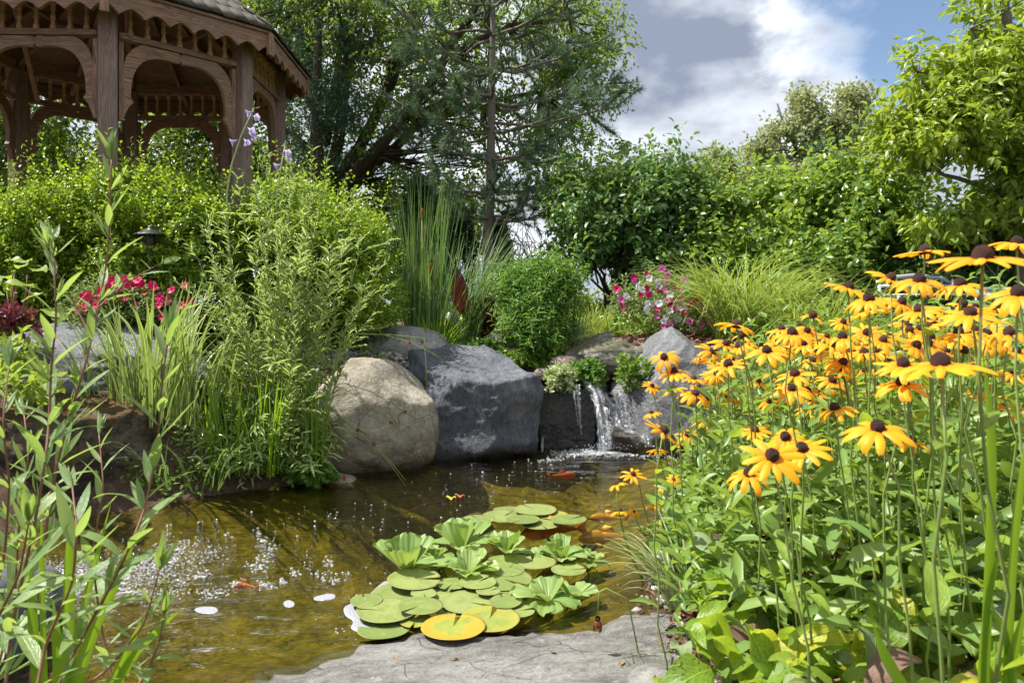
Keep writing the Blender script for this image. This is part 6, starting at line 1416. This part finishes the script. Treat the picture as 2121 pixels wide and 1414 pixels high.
stream('stream', [(1290, 884), (1310, 896), (1330, 900), (1346, 925)], .10, .07, 4.86, 4.7, 10, 7)
# splash drops
Vi, Fi = ICO[1]; Vs, Fs = [], []; n = 0
for (cx, cy, sx, sy, cnt, Y) in [(1290, 845, 26, 28, 150, 4.92), (1300, 872, 30, 8, 110, 4.82), (1250, 925, 45, 6, 140, 4.7), (1262, 880, 10, 25, 40, 4.74)]:
    for _ in range(cnt):
        p = np.array(W(cx+rg.normal()*sx*.55, cy+rg.normal()*sy*.6, Y+rg.normal()*.03))-wb; r = rg.uniform(.0012, .0035); Vs.append(Vi*r*np.array([1, 1, rg.uniform(1, 2)])+p); Fs.append(Fi+n); n += len(Vi)
link('splash_drops', mesh_np('splash_drops', np.concatenate(Vs), [np.concatenate(Fs)], M['foam']), wf, kind='stuff')
bubbles('churned foam at the foot of the waterfall', [((1230,937,60,7,0),500),((1290,940,60,7,0),250),((1180,940,40,6,0),120),((1150,952,60,6,-.1),50),((1360,945,60,6,0),90)], 'fall_foam', 'foam', .003, .010)
# ------------------------------------------------------------------ gravel and mulch
def stones(label, name, xs, ys, n, rmin, rmax, mat, seed, cond=None):
    rg = np.random.default_rng(seed); Vi, Fi = ICO[1]; x = rg.uniform(*xs, n); y = rg.uniform(*ys, n); k = pond_sd(x, y) > .05
    if cond is not None: k &= cond(x, y)
    x, y = x[k], y[k]; z = Hm(x, y); r = rg.uniform(rmin, rmax, len(x))
    V = (Vi[None]*(1+.2*rg.normal(size=(len(x), len(Vi), 1)))*r[:, None, None]*np.stack([rg.uniform(.8, 1.3, len(x)), rg.uniform(.8, 1.3, len(x)), rg.uniform(.5, .9, len(x))], 1)[:, None]+np.stack([x, y, z+r*.25], 1)[:, None]).reshape(-1, 3)
    F = (Fi[None]+(np.arange(len(x))*len(Vi))[:, None, None]).reshape(-1, 3); return tag(link(name, mesh_np(name, V, [F], M[mat]), kind='stuff'), label, 'gravel')
def pebble_mat():
    k = NT('mixed_gravel'); g = k.n('ShaderNodeNewGeometry'); col = k.ramp(g.outputs['Random Per Island'], (0, (.08,.08,.085)), (.35, (.17,.165,.16)), (.7, (.28,.265,.25)), (1, (.42,.40,.37)))
    return k.finish(k.n('ShaderNodeBsdfPrincipled', {'Base Color': col, 'Roughness': .8}).outputs[0])
M['gravel'] = pebble_mat()
stones('grey gravel between the tan boulder and the low grey rock', 'gravel', (-1.75, -.25), (4.55, 5.45), 3600, .008, .020, 'gravel', 301)
stones('small stones along the right pond edge under the leaves', 'gravel', (.2, .9), (1.7, 4.6), 1200, .006, .02, 'gravel', 302, lambda x, y: pond_sd(x, y) < .22)
def chip_mat():
    k = NT('bark_mulch'); g = k.n('ShaderNodeNewGeometry'); col = k.ramp(g.outputs['Random Per Island'], (0, (.06,.028,.018)), (.4, (.15,.068,.040)), (.75, (.25,.125,.075)), (1, (.36,.22,.15)))
    return k.finish(k.n('ShaderNodeBsdfPrincipled', {'Base Color': col, 'Roughness': .85}).outputs[0])
M['chips'] = chip_mat()
def mulch(label, xs, ys, n, seed, zo=0.0, cond=None, sc=1.0):
    rg = np.random.default_rng(seed); x = rg.uniform(*xs, n); y = rg.uniform(*ys, n); k = pond_sd(x, y) > .06
    if cond is not None: k &= cond(x, y)
    x, y = x[k], y[k]; m = len(x); P = np.stack([x, y, Hm(x, y)+zo+rg.uniform(0, .02, m)], 1); d = rg.normal(size=(m, 3)); d[:, 2] *= .35
    V, f, uv = scatter((np.array([(0,-.5,0),(1,-.35,0),(1,.35,.1),(0,.5,.1),(0,-.5,-.1),(1,-.35,-.1)], float), [np.array([(0,1,2,3),(4,5,1,0)])]), P, d, np.array([0, 0, 1.0])+rg.normal(size=(m, 3))*.4, rg.uniform(.02, .055, m)*sc, rg.uniform(.005, .013, m)*sc)
    return tag(link('mulch', mesh_np('mulch', V, f, M['chips'], uv, False), kind='stuff'), label, 'mulch')
mulch('red-brown bark mulch below the petunia mound', (.5, 2.6), (5.3, 6.8), 5200, 311)
mulch('bark mulch on the left bank around the crimson petunias', (-4.0, -.6), (4.0, 6.2), 3600, 312)
mulch('bark mulch and dry leaf litter under the susan bed', (.3, 2.8), (2.0, 4.6), 3000, 313)
mulch('fine dry litter on the soil at the right end of the flat shore rock', (.22, .95), (1.3, 2.1), 2600, 314, sc=.5)
stones('small pebbles on the soil at the right end of the flat shore rock', 'gravel', (.22, .9), (1.3, 2.1), 420, .004, .014, 'gravel', 303)

# a few dry leaves lying on the flat rock
M['dry_leaf'] = plain('dry_brown_leaf', (.20,.12,.065), .7, .3, .35, 30)
me = leaf_mesh('dry_leaf', 'lf_broad', 1, .4, .45, .5, .25, 8, .15, 5); me.materials.clear(); me.materials.append(M['dry_leaf'])
dg_ = bpy.context.evaluated_depsgraph_get(); dg_.update()
for i, (x, y, s_, a, lab) in enumerate([(-.17, 1.98, .032, .4, 'curled dry leaf on the flat rock near the bottom edge'), (.12, 1.99, .03, 2.1, 'small dry leaf on the flat rock below the yellow lily pad'), (.30, 1.95, .028, 4.0, 'dry leaf at the right end of the flat rock'), (-.33, 2.03, .026, 5.2, 'leftmost dry leaf on the flat rock')]):
    hit = SC.ray_cast(dg_, Vector((x, y, .6)), Vector((0, 0, -1)))
    o = link('dry_leaf', me); o.matrix_basis = orient((math.cos(a), math.sin(a), 0), hit[2] if hit[0] else (0, 0, 1), Vector((x, y, (hit[1].z if hit[0] else .05)+.004)), s_); tag(o, lab, 'leaf')
# ------------------------------------------------------------------ black-eyed susans
def susan_petal(seed, droop, L=1.0, Wd=.30):
    seg = 8; t = np.linspace(0, 1, seg+1); ang = .12 - droop*(t**1.2)*1.25
    x = np.concatenate([[0], np.cumsum(np.cos((ang[1:]+ang[:-1])/2))/seg])*L; z = np.concatenate([[0], np.cumsum(np.sin((ang[1:]+ang[:-1])/2))/seg])*L
    w = Wd*np.clip(np.sin(np.pi*(.12+.80*t))**.6, .2, 1); w[-1] = Wd*.30; V, uv = [], []
    for i in range(seg+1):
        for s in (-.5, -.2, 0, .2, .5): V.append((x[i]-(.05 if (i == seg and abs(s) < .1) else 0), s*w[i]+.03*math.sin(seed*3+t[i]*3)*t[i], z[i]-abs(s)*w[i]*.35+.02*(abs(s) == .2))); uv.append((t[i], s+.5))
    q = [(i*5+j, i*5+j+1, (i+1)*5+j+1, (i+1)*5+j) for i in range(seg) for j in range(4)]; return mesh_np('petal', V, [np.array(q)], M['petal_gold'], uv)
PETALS = {d: [susan_petal(i, dr) for i in range(3)] for d, dr in enumerate((.35, .6, .85, 1.15))}
def cone_mesh():
    V, k = [], 18; prof = [(.18,-.10),(.205,0),(.205,.09),(.18,.165),(.13,.23),(.06,.262),(.001,.268)]; rg = np.random.default_rng(2)
    for r, z in prof:
        for j in range(k): a = j*6.283/k; b_ = 1+.05*rg.normal(); V.append((r*b_*math.cos(a), r*b_*math.sin(a), z+.01*rg.normal()))
    q = [(i*k+j, i*k+(j+1) % k, (i+1)*k+(j+1) % k, (i+1)*k+j) for i in range(len(prof)-1) for j in range(k)]; return mesh_np('cone', V, [np.array(q)], M['cone'])
CONE = cone_mesh()
SL = [leaf_mesh('leaf', 'lf_susan', 1, .34, .38, c_, .12, 10, .05, i) for i, c_ in enumerate((.15, .5, .9))]
SLB = [leaf_mesh('leaf', 'lf_susan', 1, .44, .42, c_, .16, 12, .16, i+4) for i, c_ in enumerate((.15, .45, .8, 1.1))]
SLB += [leaf_mesh('leaf', m_, 1, .42, .42, c_, .16, 12, .18, i+9) for i, (m_, c_) in enumerate((('lf_susan_g', .4), ('lf_susan_g', .9), ('lf_susan_y', .5), ('lf_susan_b', 1.3)))]
NEARL = {}
rr = random.Random(33); RG8 = np.random.default_rng(33)
def susan(px, py, wpx, label=None, tilt=None, Yo=None, droop=None, n_petal=None, dead=False):
    Y = Yo or min(3.0, max(.72, .098*F_PX/wpx)); D = wpx/F_PX*Y; hd = W(px, py, Y)
    # the foot of the stem: in the bed, leaning away from the pond
    fx = hd.x + rr.uniform(.02, .12)*(1 if hd.x < 1.2 else .3); fy = Y + rr.uniform(-.06, .12)
    for _ in range(12):
        if pond_sd(np.array([fx]), np.array([fy]))[0] < .06: fx += .06
    fz = H(fx, fy)-.01
    t = thing('black_eyed_susan', label or 'yellow black-eyed susan with a dark cone in the flower bed on the right', 'flower', (fx, fy, fz), 'black-eyed susans in the bed'); b = Vector((fx, fy, fz)); top = hd-b
    st = bent((0, 0, 0), top*.999, (rr.uniform(-.03, .03), rr.uniform(-.03, .02), 0), 8, RG8, .03); mb = MB(); mb.tube(st, np.linspace(.0028, .0019, 8), 6); mb.build('stem', M['stem_green'], t)
    tl = tilt or ((rr.gauss(-.05, .12), rr.gauss(-.22, .1)) if wpx > 95 else None) or (rr.gauss(-.05, .28), rr.gauss(-.22, .26)); up = Vector((tl[0], tl[1], 1)).normalized(); r = D/2*(1.20 if wpx < 85 else 1.14)
    base = orient(Vector((1, 0, 0)) - up*up.x, up, top, r)
    piece('cone', CONE, t, base @ Matrix.Rotation(rr.uniform(0, 6), 4, 'Z'))
    n = n_petal or rr.choice((9, 11, 12, 12, 13, 13, 14)); dk = droop if droop is not None else rr.choice((1, 1, 2, 2, 3, 3)); a0 = rr.uniform(0, 6)
    spent = wpx < 75 and label is None and rr.random() < .09
    if spent: n, dk = rr.randint(3, 6), 3
    for k in range(n):
        a = a0 + k*2*math.pi/n + rr.gauss(0, .5 if spent else .10); dd_ = min(3, max(0, dk + rr.choice((-1, 0, 0, 0, 1))))
        s = rr.uniform(.72, 1.04)*.95*(.7 if spent else 1)
        m = base @ Matrix.Rotation(a, 4, 'Z') @ Matrix.Translation((.14, 0, -.03+.02*(k % 2))) @ Matrix.Rotation(rr.gauss(0, .08), 4, 'X') @ Matrix.Diagonal((s, s*rr.uniform(.85, 1.1), s, 1)); piece('petal', PETALS[dd_][rr.randrange(3)], t, m)
    for k in range(rr.randint(2, 3) if wpx > 50 else 1):
        u = rr.uniform(.3, .92); j = u*7; p = Vector(st[int(j)]).lerp(Vector(st[min(7, int(j)+1)]), j-int(j)); a = rr.uniform(0, 6.28); d = Vector((math.cos(a), math.sin(a), rr.uniform(.2, 1.2)))
        piece('leaf', SL[rr.randrange(3)], t, orient(d, Vector((rr.uniform(-.3, .3), rr.uniform(-.3, .3), 1)), p, rr.uniform(.06, .115)*(1.1-.4*u)))
    SUS.append((px, py, t, label))
    return t
SUS = []
def z7(x, y): return (1300+x/2.583, 480+y/2.583)
GENL = None
FL = [(195,672,165,'topmost susan at the left tip of the bed, in front of the pointed rock'),(455,640,160,'susan with a rounded ring of petals beside the top of the pointed rock'),(250,750,165,None),(130,825,105,'small leftmost susan of the pair before the wet rocks'),(245,840,140,None),(360,868,170,'broad susan at the lower left of the pointed rock'),(540,712,205,None),(465,775,140,None),(355,788,130,None),
  (580,500,215,'tallest susan of the left half with a double-height cone'),(525,600,165,None),(600,612,175,None),(618,552,190,None),(745,638,200,None),(700,805,130,None),(190,1065,210,'wide susan hanging over the wet stone by the waterfall'),(320,1085,130,None),(130,970,100,'small drooping susan right beside the falling water'),(165,1168,110,None),(290,1158,100,None),(415,1010,130,None),
  (825,520,150,None),(880,545,240,None),(960,530,150,None),(920,505,120,None),(1065,560,120,None),(1090,608,190,None),(1150,565,200,None),(895,762,210,None),(1095,798,180,None),(1035,785,110,None),(1150,745,190,None),(1200,640,160,None),(880,842,190,None),(610,908,110,None),(755,908,140,None),(1265,650,190,None),(990,690,140,None),(1150,700,190,None),(1270,745,130,None),
  (1110,948,240,'susan standing clear against green leaves in the centre of the bed'),(680,1062,180,None),(845,1098,230,'upper susan of the low cluster of four'),(935,1162,270,'right-hand susan of the low cluster of four'),(772,1200,320,'largest susan of the low cluster of four, its petals spread flat'),(648,1296,250,'lowest susan of the cluster of four'),(1338,1052,320,'big susan with drooping petals right of the low cluster'),(1518,1118,200,None),
  (1475,712,280,'large susan tucked behind the biggest one'),(1675,708,430,'biggest susan in the middle right, its petals spread wide'),(1180,298,230,'first of the tall susans from the left, above the grass mound'),(1290,362,250,'second of the tall susans from the left, slightly lower'),(1405,250,220,'tall susan in front of the white bench'),(1560,262,280,'tall susan in front of the bench with long hanging petals'),(1590,105,250,'highest susan with flat petals against the dark shrub'),(1900,138,440,'very large tall susan at the upper right'),(2080,62,260,'susan cut off by the right edge at the top'),(2090,330,320,'big out-of-focus susan at the right edge below the tallest one'),(1780,282,260,None),
  (1465,378,190,None),(1560,420,230,None),(1705,435,120,None),(1835,438,270,None),(1770,542,230,None),(1390,700,150,None),(1310,740,120,None),(1470,812,280,None),(1540,612,220,None),(1620,565,180,None),(1740,585,180,None),(2040,545,250,None),(1860,402,140,None),(1930,600,160,None),(2030,920,180,None),(2060,1010,150,None),(1945,780,120,None),(1855,862,150,None),(1625,972,130,None),(1335,640,150,None),(1400,560,130,None),(1500,500,160,None),(1640,480,150,None),(1960,480,150,None),(2080,640,170,None),(1230,600,150,None),(1020,640,150,None),(940,600,160,None),(820,600,150,None),(1700,640,170,None),(1800,640,180,None),(1560,520,150,None),(1880,700,140,None),(2060,750,150,None),(1330,820,140,None),(1220,850,130,None),(960,850,150,None),(1740,905,110,None)]
for i, (x, y, w, lab) in enumerate(FL):
    px, py = z7(x, y); kw = {}
    if 'flat petals against' in (lab or ''): kw = dict(tilt=(-.05, .05), droop=0)
    if 'very large tall' in (lab or ''): kw = dict(tilt=(-.05, -.10), droop=1)
    if 'spread flat' in (lab or ''): kw = dict(tilt=(-.1, -.7), droop=1)
    susan(px, py, w/2.583, lab, **kw)
def z8(x, y): return (1300+x/2.583, 900+y/2.583)
for x, y, w, lab in [(30,212,120,'susan at the pond edge leaning over the water, beside the koi'),(-60,265,110,'lowest of the two susans leaning over the water'),(-40,410,110,'susan head lying low over the koi'),(145,375,90,None),(35,412,60,None),(185,278,60,None),(245,238,75,None),(335,485,110,'small ragged susan with few short petals at the bed front'),(315,425,70,'young susan cone just above the ragged one'),(250,622,70,None),(2115,500,130,'susan cut by the right edge, low down'),(960,565,60,None),(1265,255,70,None)]:
    px, py = z8(x, y); susan(px, py, w/2.583, lab, Yo=min(2.6, max(1.5, .085*F_PX/(w/2.583))))
# a few more blooms deep in the mass
for k in range(26):
    px = rr.uniform(1430, 1760); susan(px, 700+rr.uniform(-10, 150)+max(0, 1500-px)*.3, rr.uniform(38, 56), n_petal=11)
for k in range(22):
    px = rr.uniform(1640, 2110); py = 650+rr.uniform(-25, 120)+max(0, 1800-px)*.12; susan(px, py, rr.uniform(48, 82))
ORD = ['first','second','third','fourth','fifth','sixth','seventh','eighth','ninth','tenth','eleventh','twelfth','thirteenth','fourteenth','fifteenth','sixteenth','seventeenth','eighteenth','nineteenth','twentieth','twenty-first','twenty-second','twenty-third','twenty-fourth','twenty-fifth','twenty-sixth','twenty-seventh','twenty-eighth','twenty-ninth','thirtieth']
ROWS = [(0, 600, 'level with the bench back'), (600, 655, 'just below the bench back'), (655, 690, "at the pointed rock's peak"), (690, 720, "just below the pointed rock's peak"), (720, 750, "at the pointed rock's upper third"), (750, 780, "at the pointed rock's middle"), (780, 830, 'level with the lip of the waterfall'), (830, 900, 'level with the falling water'), (900, 1000, 'level with the foot of the waterfall'), (1000, 1500, 'below the waterfall level')]
for lo, hi, where in ROWS:
    row = sorted([x for x in SUS if lo <= x[1] < hi], key=lambda x: x[0])
    for k, (px, py, t, lab) in enumerate(row):
        if lab is None: t['label'] = 'yellow susan, %s from left among blooms %s' % (ORD[min(k, 29)], where)
# withered flower head hanging over the shore rock
hd = W(1238, 1280, 2.0); b = W(1330, 1330, 2.0); b.z = H(b.x, b.y)
wt_ = thing('withered_susan', 'withered brown flower head hanging on a bent stem over the shore rock', 'flower', b)
mb = MB(); mb.tube([Vector((0, 0, 0)), W(1300, 1240, 2.0)-b, W(1255, 1218, 2.0)-b, W(1242, 1225, 2.0)-b, W(1238, 1265, 2.0)-b], .0022, 6); mb.build('stem', M['stem_green'], wt_)
M['dead_petal'] = plain('dead_petal', (.16,.045,.02), .7, .3, .4, 90)
piece('cone', CONE, wt_, orient((1, 0, 0), (0, .3, -1), hd-b, .036))
for k in range(7):
    me = PETALS[3][k % 3] if k == 0 else NEARL.setdefault('dead', None)
    if me is None:
        me = PETALS[3][0].copy(); me.materials.clear(); me.materials.append(M['dead_petal']); NEARL['dead'] = me
    a = k*.9; piece('petal', me, wt_, orient(Vector((.75*math.cos(a), .75*math.sin(a), -.8)), Vector((math.cos(a), math.sin(a), .6)), hd-b, (.042, .034, .03)[k % 3]))
# basal leaf clumps in the bed: each leaf a part
def clump(label, x, y, n, L0, L1, seed, hgt=.10):
    rr = random.Random(seed); z = H(x, y)-.005; t = thing('susan_leaf_clump', label, 'plant', (x, y, z), 'leaf clumps under the susans')
    for k in range(n):
        a = rr.uniform(0, 6.28); el = rr.uniform(.05, 1.15); d = Vector((math.cos(a)*math.cos(el), math.sin(a)*math.cos(el), math.sin(el))); L = rr.uniform(L0, L1)
        p = Vector((rr.gauss(0, .05), rr.gauss(0, .05), rr.uniform(.01, hgt))); piece('leaf', SLB[rr.choice((0, 1, 2, 3, 0, 1, 2, 3, 4, 5, 6, 6, 7))], t, orient(d, Vector((rr.uniform(-.4, .4), rr.uniform(-.5, .2), 1)), p, L))
CL = [(.52,1.62,20),(.66,1.45,20),(.80,1.62,20),(.62,1.85,20),(.82,1.95,18),(.98,1.45,20),(1.05,1.75,18),(.72,1.25,18),(.95,1.2,18),(.60,2.15,18),(.80,2.3,16),(1.05,2.1,16),(.66,2.55,16),(.92,2.6,14),(1.2,2.3,14),(.78,2.9,14),(1.05,2.9,12),(1.25,1.95,14),(.5,1.35,14),(.42,1.75,10)]
LABC = ['leaf clump nearest the shore rock at the bottom right','leafy clump at the bottom edge left of the tall straps','spotted leaf clump in the bottom right foreground','leaf clump behind the shore rock','leaf clump in the middle of the bed front','leaf clump beside the strap leaves at the right','leaf clump at the right edge, half shaded','leaf clump cut by the bottom edge','leaf clump in the bottom right corner','leaf clump at the pond edge behind the withered flower','leaf clump below the low cluster of four susans','leaf clump below the big drooping susan','leaf clump by the water opposite the koi','leaf clump under the middle of the flower mass','leaf clump far right under the flower mass','leaf clump nearest the wet stone','leaf clump below the pointed grey rock','leaf clump under the right-hand flowers','small clump in front of the shore rock','sparse clump on the shore rock edge']
for i, (x, y, n) in enumerate(CL): clump(LABC[i], x, y, n, .08 if y > 2 else .11, .13 if y > 2 else .19, 400+i, .24 if y > 1.7 else .18)
# mass of small leaves and stems between the flowers
def bed_fill(label, name, n, xs, ys, mat, seed, lL, lW, h0, h1, tpl=T_LANCE):
    rg = np.random.default_rng(seed); x = rg.uniform(*xs, n); y = rg.uniform(*ys, n); k = pond_sd(x, y) > .10; k &= x > .36+.20*np.maximum(0, y-1.6); x, y = x[k], y[k]
    P = np.stack([x, y, Hm(x, y)], 1); hh = (h0+(h1-h0)*rg.random(len(x)))*sstep(.05, .5, pond_sd(x, y)+.12); S = []
    for u in np.linspace(.15, 1, 7):
        Q = P+np.stack([rg.normal(size=len(x))*.025, rg.normal(size=len(x))*.025, hh*u], 1); a = rg.uniform(0, 6.28, len(x)); d = np.stack([np.cos(a), np.sin(a), rg.uniform(0, 1.2, len(x))], 1)
        S.append(scatter(tpl, Q, d, np.array([0, 0, 1.0])+rg.normal(size=P.shape)*.5, rg.uniform(.7, 1.3, len(x))*lL, lW))
    V, f, uv = join_scatter(S); return tag(link(name, mesh_np(name, V, f, M[mat], uv), kind='stuff'), label, 'foliage')
bed_fill('mass of small narrow leaves filling the susan bed between the stems', 'bed_foliage', 950, (.45, 2.9), (1.75, 4.3), 'lf_susan_s', 421, .08, .022, .28, .66)
bed_fill('broader leaves filling the lower susan bed', 'bed_foliage', 330, (.5, 1.8), (1.45, 3.0), 'lf_susan_s', 422, .09, .034, .15, .50, T_OVAL)
bed_fill('grassy shoots at the pond edge of the susan bed', 'bed_grass', 200, (.35, 1.6), (1.9, 4.6), 'lf_iris', 423, .11, .007, .10, .30, T_NEED)
grass_thing('sedge_tuft', 'arching thin sedge leaves hanging over the pond beside the lily pads', 'sedge', 1420, 1225, 2.3, 60, .34, .5, .005, 1.4, 'lf_mint', 431, .05, az=(3.0, .7))
grass_thing('sedge_tuft', 'small grass tuft on the shore rock below the withered flower', 'sedge', 1330, 1370, 1.95, 12, .11, .4, .006, .6, 'lf_iris', 432, .02)
# strap leaves at the right edge
b = W(2060, 1560, .98); b.z = H(b.x, b.y); ri = thing('strap_leaf_plant', 'tall bright green strap leaves standing at the right edge', 'iris', b)
for pts, w in [([(2030,1560),(2040,1300),(2052,1050),(2050,850),(2035,730)], .019), ([(2080,1560),(2085,1300),(2100,1080),(2118,950),(2140,850)], .018), ([(2030,1560),(2030,1350),(2050,1200),(2085,1100)], .014), ([(1960,1560),(1880,1440),(1830,1360),(1808,1290)], .020), ([(2060,1560),(2085,1380),(2130,1230)], .024), ([(2110,1560),(2100,1400),(2070,1280),(2040,1255)], .012)]:
    strap(ri, b, pts, .98, w)
